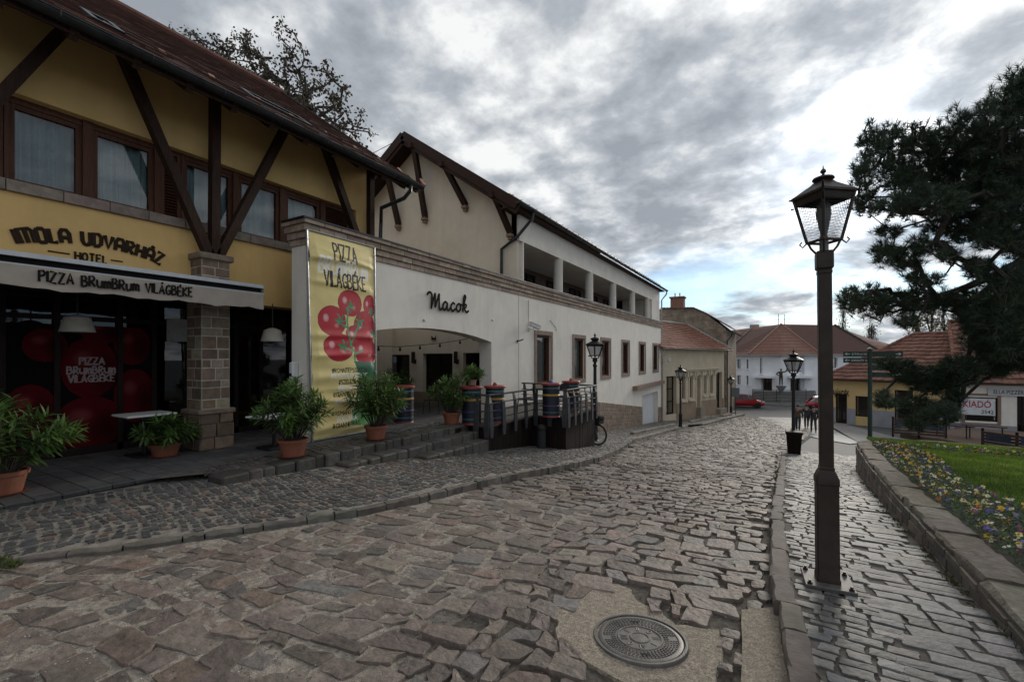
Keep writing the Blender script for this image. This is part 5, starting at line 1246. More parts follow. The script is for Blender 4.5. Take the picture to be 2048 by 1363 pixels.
gh_, fg_, Sg, Lg = shop('gift_shop', 'low ochre gift shop with dark doors, grey plinth and wavy tiled roof', Q0, Q1, 'ochre', 'greyplinth',
    [((1671, 1694, 787, 846), 'door'), ((1710.6, 1742, 792, 833), 'window'), ((1789, 1826, 780, 846), 'door')], -4.15, -1.85, 8.0, 1.75, 4.6, .3)
b = MB(); s0, z0 = Sg(1665, 785); s1, _ = Sg(1699, 785); tmp = MB(); wd = font_text(tmp, 'AJÁNDÉK', 1, lambda x, y: (x, y, 0), .018)
b.add([fg_(s0 + x * (s1 - s0) / wd, z0 - .2 + y * .62, .05) for x, y, _ in tmp.v], tmp.f); b.build('shop_lettering', M['brownletter'], gh_)
b = MB(); p = Sg(1697, 765); 
for s in (.06, Sg(1782, 800)[0]): fbox(b, fg_, s, s + .02, -4.1, -1.9, 0, .02)
fbox(b, fg_, .06, Sg(1782, 800)[0], -2.32, -2.30, 0, .02); b.build('wall_moulding', M['ochre'], gh_)
pz, fp_, Sp, Lp = shop('pizzeria', 'low white pizzeria with a rental notice in its window and tiled roof', Q1, Q2, 'white', 'greyplinth',
    [((1899, 1908, 791, 880), 'door'), ((1930, 1996, 794, 842), 'window'), ((2034, 2058, 792, 882), 'door')], -4.6, -1.80, 8.0, 2.6, .2, .2)
b = MB(); R_ = rect(Sp, 1924, 2001, 790, 846)
for a in ((R_[0], R_[1], R_[3] - .02, R_[3] + .12), (R_[0], R_[1], R_[2] - .12, R_[2] + .02), (R_[0] - .02, R_[0] + .14, R_[2], R_[3]), (R_[1] - .14, R_[1] + .02, R_[2], R_[3])): fbox(b, fp_, *a, -.02, .05)
b.build('window_surround', M['sandstone'], pz)
def board(parent, name, S, f, q, o, colr, lines):
    R_ = rect(S, *q); b = MB(); fbox(b, f, R_[0], R_[1], R_[2], R_[3], o - .03, o); bd = b.build(name, plain(colr, .6), parent)
    H = R_[3] - R_[2]
    for txt, x0, x1, y0, h, colr2 in lines:
        tmp = MB(); wd = font_text(tmp, txt, 1, lambda x, y: (x, y, 0), .015); b = MB(); W_ = (R_[1] - R_[0])
        b.add([f(R_[0] + W_ * (x0 + (x1 - x0) * x / wd), R_[2] + H * (y0 + h * y / .72), o + .004) for x, y, _ in tmp.v], tmp.f); b.build('lettering', plain(colr2, .6), bd)
    return bd
board(pz, 'rental_sign', Sp, fp_, (1909, 1990, 796, 829), .06, (.62, .62, .62), [('KIADÓ', .2, .9, .46, .40, (.35, .015, .05)), ('06', .03, .17, .10, .22, (.03, .03, .04)), ('2542', .66, .96, .10, .22, (.03, .03, .04))])
board(pz, 'shop_sign', Sp, fp_, (1975, 2110, 777, 792), .10, (.50, .50, .50), [('ELLA PIZZÉRIA', .08, .62, .25, .52, (.04, .04, .045))])
# slatted terrace fences, platform and tables in front of the pizzeria
M['advert'] = mat('blue_advert', (.022, .032, .05), .6, ns=2.5, na=.8)
def slat_fence(label, u0, d0, u1, d1, zt, hgt, n):
    p, q = at(u0, 712, d0), at(u1, 712, d1); t = thing('slat_fence', label, 'fence', (p.x, p.y, zt - hgt), group='slatted fences of the pizzeria terrace')
    f, S, Ln = fline(p, q); b = MB(); k = int(hgt / .16)
    for i in range(k): fbox(b, f, 0, Ln, zt - hgt + .12 + i * .16, zt - hgt + .12 + i * .16 + .12, -.02, .02, )
    b.build('slats', M['slatwood'], t)
    for i in range(n + 1):
        b = MB(); s = Ln * i / n; fbox(b, f, s - .05, s + .05, zt - hgt - .1, zt + .08, -.07, -.021); b.build('post', M['deck'], t)
    for i in range(n):
        b = MB(); s = Ln * (i + .5) / n; fbox(b, f, s - .5, s + .5, zt - hgt * .55, zt - hgt * .55 + .36, .022, .035); pn = b.build('advert_panel', M['advert'], t)
    return t
slat_fence('dark slat fence with blue panels in front of the ochre shop', 1786, 27.5, 1892, 26.2, -3.72, 1.05, 2)
slat_fence('dark slat fence with open gaps before the white pizzeria door', 1964, 23.5, 2110, 20.8, -3.78, .95, 2)
b = MB(); pts = [at(1800, 712, 28), at(1900, 712, 25.5), at(1990, 712, 23.5), at(2120, 712, 21.5), at(2180, 712, 27), at(1930, 712, 30)]
b.loft([[(p.x, p.y, z) for p in pts] for z in (-5.4, -4.72)], True, True); pl = b.build('wooden_platform', mat('platform_boards', (.12, .075, .055), .7, ns=4, na=.3, stretch=(1, 8, 1)))
pl['label'] = 'low reddish brown wooden platform under the pizzeria terrace'; pl['category'] = 'platform'
def bar_table(u, v, d, label):
    p = at(u, v, d); t = thing('bar_table', label, 'table', (p.x, p.y, -4.72), group='tables of the pizzeria terrace')
    h = p.z + 4.72; b = MB(); b.box(-.9, .9, -.35, .35, h - .05, h); b.build('table_top', M['slatwood'], t, False)
    for s in (-.7, .7): b = MB(); b.tube([(s, 0, 0), (s, 0, h - .05)], .03, 6); b.build('leg', M['iron'], t, False)
    t.rotation_euler[2] = -.35
bar_table(1906, 849, 26.8, 'narrow dark standing table beside the slat fence with blue panels'); bar_table(1968, 850, 25.5, 'long dark standing table below the rental notice window')

# ---------------------------------------------------------------- timber deck with railing beside the arch
DX1, DX2, DY0, DY1, DY2 = -5.53, -4.64, 8.42, 10.66, 12.75
dk = thing('timber_deck', 'dark boarded deck stepped out over the falling pavement by the white wall', 'deck', (-6, 10, G(10)))
b = MB(); r = random.Random(8)
def boards(mb, P, Q, zt, zb):
    P, Q = Vector(P), Vector(Q); d = (Q - P); L_ = d.length; d.normalize(); n = Vector((d.y, -d.x, 0)); s = 0
    while s < L_ - .01:
        e = min(L_, s + .095); o = n * r.uniform(0, .006)
        a, c = P + d * (s + .003) + o, P + d * (e - .003) + o
        za, zc = zb(a), zb(c); i = n * -.025
        mb.loft([[tuple(x + Vector((0, 0, z))) for x, z in ((a, za), (c, zc), (c + i, zc), (a + i, za))], [tuple(x + Vector((0, 0, zt))) for x in (a, c, c + i, a + i)]], True, True); s = e
zb_ = lambda p: SW(p.x, p.y) - .04
for P, Q in (((-6.95, DY0, 0), (DX1, DY0, 0)), ((DX1, DY0, 0), (DX1, DY1, 0)), ((DX1, DY1, 0), (DX2, DY1, 0)), ((DX2, DY1, 0), (DX2, DY2, 0)), ((DX2, DY2, 0), (XW + .02, DY2, 0))): boards(b, P, Q, TZ - .06, zb_)
b.build('skirt_boards', M['deck'], dk)
b = MB()
for x0, x1, y0, y1 in ((-7.15, DX1 + .03, DY0 - .03, DY1), (-7.15, DX2 + .03, DY1, DY2 + .03), (-7.15, -6.05, 7.75, DY0 - .03)):
    y = y0
    while y < y1 - .01: e = min(y + .14, y1); b.box(x0, x1, y + .003, e - .003, TZ - .055, TZ - .02 - r.uniform(0, .002)); y = e
b.build('deck_floor', M['deckfloor'], dk)
b = MB(); boards(b, (-7.1, 7.75, 0), (-6.05, 7.75, 0), TZ - .06, lambda p: TZ - .32); b.box(-7.1, -6.06, 7.78, DY0, TZ - .32, TZ - .06); b.build('entry_step', M['deck'], dk)
rl = thing('deck_railing', 'grey metal railing with flat uprights and four thin rails along the deck edge', 'railing', (-5.5, 9, TZ))
path = [(-6.1, DY0 - .03), (DX1 + .04, DY0 - .03), (DX1 + .04, DY1 - .04), (DX2 + .04, DY1 - .04), (DX2 + .04, DY2 + .04), (XW + .1, DY2 + .04)]
b = MB(); ZRL = [TZ + .13, TZ + .30, TZ + .47]
for h, rr in [(z, .014) for z in ZRL] + [(TZ + .66, .024)]:
    for p, q in zip(path[:-1], path[1:]): b.tube([(*p, h), (*q, h)], rr, 6)
b.build('rails', M['galv'], rl, smooth=True)
def post(x, y, dx, dy):
    b = MB(); a, c = (.07, .016) if dx == 0 else (.016, .07)
    b.loft([[(x + sx * a * k + dx * o, y + sy * c * k + dy * o, z) for sx, sy in ((-1, -1), (1, -1), (1, 1), (-1, 1))] for z, k, o in ((TZ - .28, .75, .05), (TZ - .05, 1, .05), (TZ + .45, .8, .03), (TZ + .66, .5, -.02))], True, True)
    for h in ZRL: b.tube([(x + dx * .06, y + dy * .06, h), (x - dx * .02, y - dy * .02, h)], .017, 6)
    b.build('upright', M['galv'], rl)
segs = [(path[0], path[1], (0, -1), 3), (path[1], path[2], (1, 0), 5), (path[2], path[3], (0, -1), 3), (path[3], path[4], (1, 0), 6), (path[4], path[5], (0, 1), 4)]
for p, q, n_, k in segs:
    for i in range(k):
        t = (i + .08) / (k - .84) if k > 1 else .5
        t = min(t, .96); post(p[0] + (q[0] - p[0]) * t, p[1] + (q[1] - p[1]) * t, *n_)

# barrel tables
def barrel(label, x, y, z, rz=0, h=.86):
    t = thing('barrel_table', label, 'barrel table', (x, y, z), rz, 'striped oil drum tables of the restaurant')
    NV, TL, YE, RD, PU = (.007, .009, .018), (.04, .14, .145), (.30, .17, .025), (.17, .025, .022), (.028, .022, .07)
    b = MB(); R0 = .218
    bands = [(0, .05, RD), (.05, .12, NV), (.12, .14, TL), (.14, .28, NV), (.28, .32, PU), (.32, .555, NV), (.555, .59, YE), (.59, .72, NV), (.72, .75, TL), (.75, .80, NV)]
    for a, c, cl in bands: b.lathe([(R0, a), (R0, c)], n=28, col=cl, cap=False)
    for q in (.28, .55): b.lathe([(R0, q - .02), (R0 + .012, q - .007), (R0 + .012, q + .007), (R0, q + .02)], n=28, col=PU if q < .4 else YE, cap=False)
    b.lathe([(R0 + .008, 0), (R0 + .012, .012), (R0, .03)], n=28, col=RD)
    b.build('drum', M['paint'], t, False, smooth=True)
    b = MB(); b.lathe([(R0 + .02, .80), (R0 + .035, .81), (R0 + .035, .845), (R0 + .02, .86), (.02, .862)], n=28, col=(.24, .03, .027)); b.build('lid', M['paint'], t, False, smooth=True)
    return t
bar0 = barrel('striped drum table with red lid beside the oleander at the deck corner', -6.3, 9.0, TZ)
p = on_z = None
def onz(u, v, z): x, y, q = ray(u, v); t = z / q; return x * t, y * t
def place_barrel(u, d, label, knob=None):
    p = at(u, 712, d); o = dup(bar0, (p.x, p.y, TZ - .02), rnd.uniform(0, 6), label); 
    if knob:
        b = MB(); b.lathe([(.045, .86), (.05, .9), (.03, .93), (.01, .935)], n=10, col=knob); k = b.build('bung', M['paint'], o, False, smooth=True)
p = at(943, 712, 10.35); bar0.location = (p.x, p.y, TZ - .02)
place_barrel(990, 10.6, 'striped drum table with red knob just inside the front railing corner', (.3, .03, .02))
place_barrel(1102, 11.6, 'striped drum table with blue knob at the stepped railing corner', (.02, .1, .35))
place_barrel(1142, 12.6, 'striped drum table standing farthest along the deck', (.3, .03, .02))
place_barrel(808, 10.6, 'striped drum table inside the arch behind the leafy oleanders')

# chairs on the deck, tables under the hotel
def chair(label, x, y, z, rz, g=None):
    t = thing('bistro_chair', label, 'chair', (x, y, z), rz, g)
    for sx in (-1, 1):
        for sy in (-1, 1):
            b = MB(); b.tube([(sx * .2, sy * .2, .44), (sx * .23, sy * .24, 0)], .011, 6); b.build('leg', M['iron'], t, False)
    b = MB(); b.bbox(-.21, .21, -.21, .21, .44, .465, .01); b.build('seat', M['rubber'], t, False)
    b = MB(); n = 8; b.loft([[(.23 * math.sin(q), -.19 - .07 * math.cos(q) + .02, z) for q in [-1.5 + 3.0 * i / n for i in range(n + 1)]] for z in (.62, .82)], closed=False)
    b.loft([[(.245 * math.sin(q), -.195 - .08 * math.cos(q) + .02, z) for q in [-1.5 + 3.0 * i / n for i in range(n + 1)]] for z in (.62, .82)], closed=False); b.build('backrest', M['rubber'], t, False, smooth=True)
    b = MB()
    for sx in (-1, 1): b.tube([(sx * .2, -.2, .44), (sx * .22, -.2, .8)], .011, 6)
    b.build('back_frame', M['iron'], t, False)
    return t
p = at(1052, 712, 11.6); chair('dark metal chair on the deck near the white wall', p.x, p.y, TZ - .02, R(120))
p = at(1118, 712, 12.3); chair('dark metal chair between two striped drums on the deck', p.x, p.y, TZ - .02, R(40))
p = at(868, 712, 12.2); chair('dark metal chair under the entrance arch behind the oleander', p.x, p.y, TZ - .1, R(200))
def cafe_table(label, u, v, d):
    p = at(u, v, d); t = thing('cafe_table', label, 'table', (p.x, p.y, TZ), 0, 'white topped tables under the hotel'); h = p.z - TZ
    b = MB(); b.bbox(-.28, .28, -.32, .32, h - .03, h, .008); b.build('table_top', M['plastic'], t, False)
    b = MB(); b.tube([(0, 0, .03), (0, 0, h - .03)], .03, 8); b.build('stem', M['iron'], t, False); b = MB(); b.bbox(-.2, .2, -.2, .2, 0, .03, .01); b.build('base', M['iron'], t, False)
cafe_table('white topped table before the red tomato window', 290, 826, 7.0); cafe_table('white topped table in the dark doorway past the stone pillar', 548, 830, 7.55)
def pendant(label, u, v, d):
    p = at(u, v, d); t = thing('pendant_lamp', label, 'lamp', (p.x, p.y, p.z - .13), 0, 'cream lamp shades under the hotel ceiling')
    b = MB(); b.lathe([(.195, 0), (.185, .03), (.14, .20), (.05, .24)], n=24, cap=False); b.lathe([(.18, .01), (.13, .195)], n=24, cap=False); b.build('lamp_shade', plain((.30, .275, .23)), t, False, smooth=True)
    b = MB(); b.tube([(0, 0, .22), (0, 0, .945 - p.z + .13)], .01, 6); b.build('cord', M['iron'], t, False)
pendant('large cream lamp shade hanging over the red tomato window', 155, 645, 6.3); pendant('cream lamp shade hanging in the dark bay beside the white wall end', 545, 668, 8.2)
b = MB(); p = on_x(355, 660, -9.2); b.box(-9.22, -9.2, p.y - .16, p.y + .16, p.z - .2, p.z + .2); o = b.build('menu_board', plain((.3, .3, .28))); o['label'] = 'pale paper notice in the dark shop window beside the stone pillar'; o['category'] = 'notice'

# ---------------------------------------------------------------- the tall pizza banner
XBN = XW + .10
bt0, bt1, bb0, bb1 = on_x(613.5, 461, XBN), on_x(748.5, 493, XBN), on_x(624.5, 880, XBN), on_x(753, 858, XBN)
bn = thing('pizza_banner', 'tall yellow pizza banner with red tomatoes laced into a metal frame', 'banner', (XBN, (bb0.y + bb1.y) / 2, TZ))
bt0.z = bt1.z = (bt0.z + bt1.z) / 2; zb0 = min(bb0.z, bb1.z); bb0.z = bb1.z = zb0
b = MB(); 
for p, q in ((bt0, bt1), (bb0, bb1), (bt0, bb0), (bt1, bb1)): b.tube([p, q], .02, 8)
for p in (bb0, bb1): b.tube([p, (p.x, p.y, TZ)], .02, 8)
b.build('metal_frame', M['steel'], bn, smooth=True)
W_, H_ = (bt1.y - bt0.y), (bt0.z - zb0); nx, ny = 170, 400
gx, gy = np.meshgrid((np.arange(nx) + .5) / nx * W_, (np.arange(ny) + .5) / ny * H_)
img = np.zeros((ny, nx, 3)); img[:] = (.74, .60, .25)
# photo -> banner coordinates
def bxy(u, v):
    t = (u - 613.5 - (v - 461) * .020) / 134.0; p = on_x(u, v, XBN); return (min(1, max(0, (p.y - bt0.y) / W_)) * W_, (p.z - zb0))
GRN = [(.03, .20, .09), (.06, .30, .14)]
def tom(u, v, ru, rv, rot=0):
    cx, cy = bxy(u, v); rx = (bxy(u + ru, v)[0] - bxy(u - ru, v)[0]) / 2; ry = (bxy(u, v - rv)[1] - bxy(u, v + rv)[1]) / 2
    ell(img, gx, gy, cx, cy, rx * 1.02, ry * 1.02, (.16, .008, .014)); ell(img, gx, gy, cx, cy, rx, ry, (.40, .012, .025)); ell(img, gx, gy, cx - rx * .1, cy + ry * .1, rx * .9, ry * .85, (.50, .02, .035), soft=1.0)
    ell(img, gx, gy, cx - rx * .45, cy + ry * .18, rx * .22, ry * .3, (.78, .45, .45), soft=.8); ell(img, gx, gy, cx + rx * .3, cy - ry * .3, rx * .2, ry * .18, (.62, .2, .2), soft=1.0)
def calyx(u, v, r_, ph=0):
    cx, cy = bxy(u, v)
    for k in range(6):
        t = ph + k * 1.05; raster_strokes(img, [[(0, 0), (math.cos(t) * .6, math.sin(t) * .6), (math.cos(t + .25) * 1.0, math.sin(t + .25) * 1.05)]], (cx, cy), (r_, r_), .014, GRN[k % 2], gx, gy)
tom(738, 612, 17, 22); tom(697, 606, 24, 26); tom(660, 641, 28, 30); tom(708, 672, 22, 22); tom(727, 655, 24, 33); tom(671, 694, 30, 28); tom(728, 702, 28, 27)
vb = [bxy(701, 722), bxy(752, 724), bxy(752, 740), bxy(748, 760), bxy(750, 850), bxy(690, 850), bxy(706, 800), bxy(712, 770), bxy(708, 738)]
msk = np.zeros(gx.shape, bool)
for i in range(len(vb)):
    (x0, y0), (x1, y1) = vb[i - 1], vb[i]; cr = (y0 > gy) != (y1 > gy); msk ^= cr & (gx < (x1 - x0) * (gy - y0) / ((y1 - y0) or 1e-9) + x0)
k = np.clip((gy - bxy(700, 850)[1]) / (bxy(700, 722)[1] - bxy(700, 850)[1]), 0, 1)[..., None]
img[msk] = (np.array((.10, .33, .07)) * (1 - k) + np.array((.012, .10, .06)) * k)[msk]
for path_ in ([(693, 613), (690, 640), (692, 672), (701, 700), (704, 722)], [(668, 640), (690, 655)], [(722, 640), (706, 665), (695, 690)], [(672, 690), (702, 702)], [(720, 700), (703, 708)]):
    raster_strokes(img, [[bxy(*q) for q in path_]], (0, 0), (1, 1), .019, GRN[1], gx, gy)
calyx(697, 612, .11, .3); calyx(676, 640, .12, .8); calyx(741, 623, .08, .1); calyx(715, 645, .12, 1.2); calyx(682, 692, .12, .5); calyx(745, 668, .10, .9)
def btext(txt, u0, u1, v0, v1, r_, col):
    st_, wl_ = layout(txt, .18); x0, _ = bxy(u0, v0); x1, _ = bxy(u1, v0); um = (u0 + u1) / 2; y1, y0 = bxy(um, v0)[1], bxy(um, v1)[1]
    raster_strokes(img, st_, (x0, y0), ((x1 - x0) / wl_, y1 - y0), r_, col, gx, gy)
BK, GY = (.012, .010, .010), (.80, .77, .70)
btext('PIZZA', 663, 709, 492, 524, .018, BK); btext('BRumBRum', 635, 733, 522, 552, .021, GY); btext('VILÁGBÉKE', 645, 728, 548, 576, .017, BK)
for i, (txt, u0, u1, v, col) in enumerate((('#ROMAITEPSISPIZZA', 656, 727, 740, BK), ('#OLASZSALAMANYASOK', 653, 729, 750.5, GY), ('#SZELETBAR', 670, 715, 763, BK), ('#BELLORATED', 668, 716, 775, GY), ('#GIANNIFRASIKA', 658, 722, 787.5, BK), ('#AROMEGAZ', 660, 716, 801, GY),
                                ('#ROMANSTORI', 655, 712, 825, BK), ('#DELORA', 664, 706, 837, GY), ('#GIANNIFRAS', 653, 712, 849, BK))): btext(txt, u0, u1, v - 4, v + 4, .0072, col)
rB = random.Random(4); wr = [(rB.uniform(0, 1), rB.uniform(.01, .035), rB.uniform(-.5, .5), rB.uniform(.012, .034)) for _ in range(22)]
def bpt(s, t):
    p = bb0.lerp(bb1, s).lerp(bt0.lerp(bt1, s), t); e = min(s, 1 - s, .1) * 10; e2 = min(t, 1 - t, .03) / .03; d = 0
    for c, w0, sl_, am in wr: d += am * math.exp(-(((t - c) - sl_ * (s - .5) * .12) / w0) ** 2) * (1.2 - s if sl_ > 0 else .2 + s)
    d += .02 * math.sin(s * 3.14) + .006 * mnoise.noise((s * 5, t * 14, 2))
    inx = .02 + .012 * abs(math.sin(t * 24)) * (1 - e)
    return (p.x + (d * e2) * (.35 + .65 * e) , p.y + (inx if s < .5 else -inx) * (1 - e), p.z)
printed_sheet('printed_sheet', M['print'], bn, img, bpt)
b = MB()
for k in range(11):
    for q in (0, 1):
        t = (k + .5) / 11; p = bb0.lerp(bt0, t) if q == 0 else bb1.lerp(bt1, t); b.tube([p + Vector((.022, 0, 0)), p + Vector((.02, .05 if q == 0 else -.05, .012))], .006, 5)
b.build('lacing', M['plastic'], bn)
b = MB(); p = on_y(591, 741, wy0 - .04); b.bbox(p.x - .07, p.x + .05, wy0 - .13, wy0, p.z - .16, p.z + .16, .025); ds = b.build('dispenser_box', M['plastic']); ds['label'] = 'small white plastic box fixed to the end of the white wall'; ds['category'] = 'dispenser'
b = MB(); b.box(p.x - .045, p.x + .025, wy0 - .135, wy0 - .13, p.z - .10, p.z - .04); b.build('outlet', M['rubber'], ds)

# security camera, bracket, string of bulbs, cable
cp = on_x(1057, 658, XW); sc_ = thing('security_camera', 'white security camera on a bracket beside the first stone framed window', 'camera', cp)
b = MB(); b.bbox(cp.x, cp.x + .05, cp.y - .06, cp.y + .06, cp.z - .06, cp.z + .06, .01); b.tube([cp + Vector((.03, 0, 0)), cp + Vector((.16, .05, -.02)), cp + Vector((.18, .08, .10))], .02, 8); b.build('bracket', M['plastic'], sc_)
b = MB(); b.beam(cp + Vector((.12, -.10, .17)), cp + Vector((.26, .30, .04)), .11, .11); b.beam(cp + Vector((.115, -.13, .235)), cp + Vector((.265, .33, .105)), .14, .015); b.build('camera_body', M['plastic'], sc_)
b = MB(); b.lathe([(.04, 0), (.04, .01)], tuple(cp + Vector((.265, .305, .04))), 12, axis='y'); b.build('lens', M['carglass'], sc_)
cp = on_x(1034, 682, XW); b = MB(); b.tube([cp, cp + Vector((.16, 0, .03)), cp + Vector((.2, .05, .06))], .02, 6); b.tube([cp + Vector((0, 0, -.05)), cp + Vector((0, 0, .04))], .03, 6); o = b.build('wall_hook', M['iron']); o['label'] = 'small dark metal hook on the white wall below the security camera'; o['category'] = 'hook'
sl_ = thing('string_lights', 'sagging string of dark bulbs across the entrance arch', 'string lights', on_x(850, 690, XW - .5))
pts = [on_x(u, v, XW - .5) for u, v in ((700, 686), (757, 692), (800, 693), (840, 690), (880, 686), (920, 680), (948, 674))]; b = MB(); b.tube(pts, .008, 5); b.build('cable', M['rubber'], sl_)
for p in pts[1:]: b = MB(); b.lathe([(.012, 0), (.016, -.03), (.03, -.06), (.028, -.09), (.008, -.11)], p, 8); b.build('bulb', M['rubber'], sl_)
b = MB(); p, q = on_y(712, 238, 16), Vector((PKX, 12.4, PKZ)); b.tube([Vector((-22, 13, 7.6)).lerp(q, t) - Vector((0, 0, .5 * t * (1 - t) * 4 * .4)) for t in [k / 12 for k in range(13)]], .012, 5); o = b.build('overhead_cable', M['rubber']); o['label'] = 'thin cable running from the tree to the gable peak'; o['category'] = 'cable'

# ---------------------------------------------------------------- street lamps
LB = on_g(1655, 1165, .115)
nl = thing('street_lamp', 'tall square brown black lamp post with mesh lantern on a bolted steel plate', 'street lamp', (LB.x, LB.y, LB.z)); nl.rotation_euler = (0, R(-.5), R(4))
HL = (1165 - 350) / FPX * 3.46; HP = (1165 - 517) / FPX * 3.46; HM = (1165 - 958) / FPX * 3.46
b = MB(); b.bbox(-.155, .155, -.155, .155, 0, .028, .004); b.build('base_plate', M['platesteel'], nl, False)
for sx in (-1, 1):
    for sy in (-1, 1): b = MB(); b.lathe([(.017, .026), (.017, .04), (.01, .041), (.01, .055)], (sx * .125, sy * .125, 0), 6); b.build('bolt', M['iron'], nl, False)
b = MB(); sq = lambda a, z: [(x * a, y * a, z) for x, y in ((-.88, -1), (.88, -1), (1, -.88), (1, .88), (.88, 1), (-.88, 1), (-1, .88), (-1, -.88))]
b.loft([sq(a, z) for a, z in ((.074, .026), (.074, .055), (.069, .065), (.069, HM - .05), (.073, HM - .045), (.073, HM - .005), (.052, HM + .05), (.047, HM + .055), (.047, HM + .075), (.0425, HM + .08), (.0425, HP - .17), (.0455, HP - .165), (.0455, HP - .145), (.0425, HP - .14), (.054, HP - .125), (.054, HP - .015), (.049, HP))], True, True)
b.build('post', M['postpaint'], nl, False, smooth=30)
ZB_, ZT_ = HP + .075, HP + .42; rb_, rt_ = .106, .190
def lantern(parent, n, rb, rt, z0, z1, apex, ph, frame, glassm, iron, mesh, capq=1.0):
    C = lambda k, r_, z: (r_ * math.cos(2 * math.pi * k / n + ph), r_ * math.sin(2 * math.pi * k / n + ph), z)
    b = MB(); e = .014 * rt / .245
    for k in range(n):
        b.tube([C(k, rb, z0), C(k, rt, z1)], e, 6); b.tube([C(k, rb, z0), C(k + 1, rb, z0)], e, 6); b.tube([C(k, rt, z1), C(k + 1, rt, z1)], e * 1.2, 6)
        b.add([C(k, rt, z1), C(k + 1, rt, z1), C(k + 1, rt - (rt - rb) * .17, z1 - (z1 - z0) * .17), C(k, rt - (rt - rb) * .17, z1 - (z1 - z0) * .17)], [(0, 1, 2, 3)])
        p = Vector(C(k, rb, z0)); d = Vector(C(k, 1, 0)); b.tube([p + d * 0, p + d * .03 * rt / .2 - Vector((0, 0, .03)), p + d * .05 * rt / .2 - Vector((0, 0, .005)), p + d * .035 * rt / .2 + Vector((0, 0, .012))], e * .55, 5)
        b.tube([C(k, rb * .95, z0), C(k, rb * .75, z0 - .05 * rt / .2), C(k, .05, apex['base'])], e * .8, 5)
    b.build('lantern_frame', iron, parent, False)
    b = MB()
    if mesh:
        for k in range(n):
            A, Bq, Cq, Dq = (Vector(C(k, rb, z0)), Vector(C(k + 1, rb, z0)), Vector(C(k + 1, rt, z1)), Vector(C(k, rt, z1))); m_ = 16
            for i in range(1, m_):
                t = i / m_; b.beam(A.lerp(Bq, t), Dq.lerp(Cq, t), .0017, .0017); b.beam(A.lerp(Dq, t), Bq.lerp(Cq, t), .0017, .0017)
            if k < 1: pass
    for k in range(n): b.add([C(k, rb * .97, z0), C(k + 1, rb * .97, z0), C(k + 1, rt * .97, z1), C(k, rt * .97, z1)], [(0, 1, 2, 3)]) if not mesh else None
    b.build('wire_mesh' if mesh else 'lantern_glass', glassm, parent, False)
    b = MB(); rr = rt * 1.10
    b.loft([[C(k, r_, z) for k in range(n)] for r_, z in ((rr, z1 - .008), (rr, z1 + .008), (rt * .42, apex['roof']), (rt * .34, apex['roof'] + .015))], True, True)
    q = rt / .245 * capq; zr_ = apex['roof']
    b.lathe([(.07 * q, zr_ + .01), (.10 * q, zr_ + .03 * q), (.125 * q, zr_ + .055 * q), (.115 * q, zr_ + .075 * q), (.05 * q, zr_ + .10 * q), (.018 * q, zr_ + .115 * q), (.016 * q, zr_ + .13 * q), (.035 * q, zr_ + .15 * q), (.03 * q, zr_ + .172 * q), (.008 * q, zr_ + .195 * q), (.004 * q, zr_ + .23 * q)], n=16)
    b.build('lantern_cap', iron, parent, False, smooth=35)
lantern(nl, 4, rb_, rt_, ZB_, ZT_, dict(base=HP - .01, roof=ZT_ + .085), R(81), None, M['iron'], M['postpaint'], True, .75)
b = MB(); b.lathe([(.03, HP), (.03, ZB_ + .02), (.022, ZB_ + .05), (.035, ZB_ + .12), (.05, ZB_ + .2), (.045, ZB_ + .27), (.015, ZB_ + .31)], n=12); b.build('lamp_bulb', plain((.16, .155, .15), .35), nl, False, smooth=True)
b = MB(); t = R(45 + 10 + 90 + 22 + 22)
for k in range(4):
    for h in (0, -.07):
        t = 2 * math.pi * k / 4 + R(81); r0 = rt_ * 1.06 if h == 0 else rt_ * .99; d = Vector((math.cos(t), math.sin(t), 0)); p = d * r0 + Vector((0, 0, ZT_ + h))
        b.tube([p, p + d * .03 + Vector((0, 0, .012)), p + d * .055 + Vector((0, 0, .03)), p + d * .075 + Vector((0, 0, .03))] if k % 2 == 0 else [p, p + d * .02], [.009, .008, .006, .002] if k % 2 == 0 else .006, 6)
b.build('corner_scroll', M['iron'], nl, False)
def old_lamp(label, pos, H):
    t = thing('street_lamp', label, 'street lamp', pos, 0, 'old cast iron lanterns down the street')
    b = MB(); b.lathe([(.13, 0), (.13, .06), (.10, .09), (.095, .62), (.11, .65), (.11, .72), (.075, .80), (.062, .85), (.055, H - 1.0), (.075, H - .98), (.075, H - .93), (.05, H - .9), (.05, H - .84), (.085, H - .82), (.085, H - .7), (.03, H - .69)], n=12)
    b.build('post', M['iron'], t, False, smooth=35)
    lantern(t, 6, .17, .315, H - .62, H - .24, dict(base=H - .7, roof=H - .13), .3, None, M['lanternglass'], M['iron'], False)
    b = MB(); b.lathe([(.03, H - .64), (.045, H - .5), (.04, H - .36), (.01, H - .3)], n=8); b.build('lamp_bulb', M['plastic'], t, False)
    return t
M['lanternglass'] = mat('lantern_glass', (.45, .46, .46), .25, ns=6, na=.15, alpha=.55)
p = on_g(1587, 905, .11); L2 = old_lamp('ornate black lantern post with a dark bin at its foot', (p.x, p.y, p.z), 3.55)
for (u, v, d, lb) in ((1190, 884, 15.4, 'ornate black lantern post at the end of the timber deck beside the bicycle'), (1361, 853, 27, 'ornate black lantern post on the kerb tip before the beige house'), (1462, 829, 42, 'ornate black lantern post by the red car near the square')):
    q = at(u, v, d); dup(L2, (q.x, q.y, q.z), rnd.uniform(0, 1), lb)
bx = thing('litter_bin', 'dark square litter bin standing at the foot of a lantern post', 'bin', (p.x, p.y - .45, p.z - .0))
b = MB(); b.loft([[(sx * a, sy * a, z) for sx, sy in ((-1, -1), (1, -1), (1, 1), (-1, 1))] for a, z in ((.19, .06), (.235, .75))], True, True)
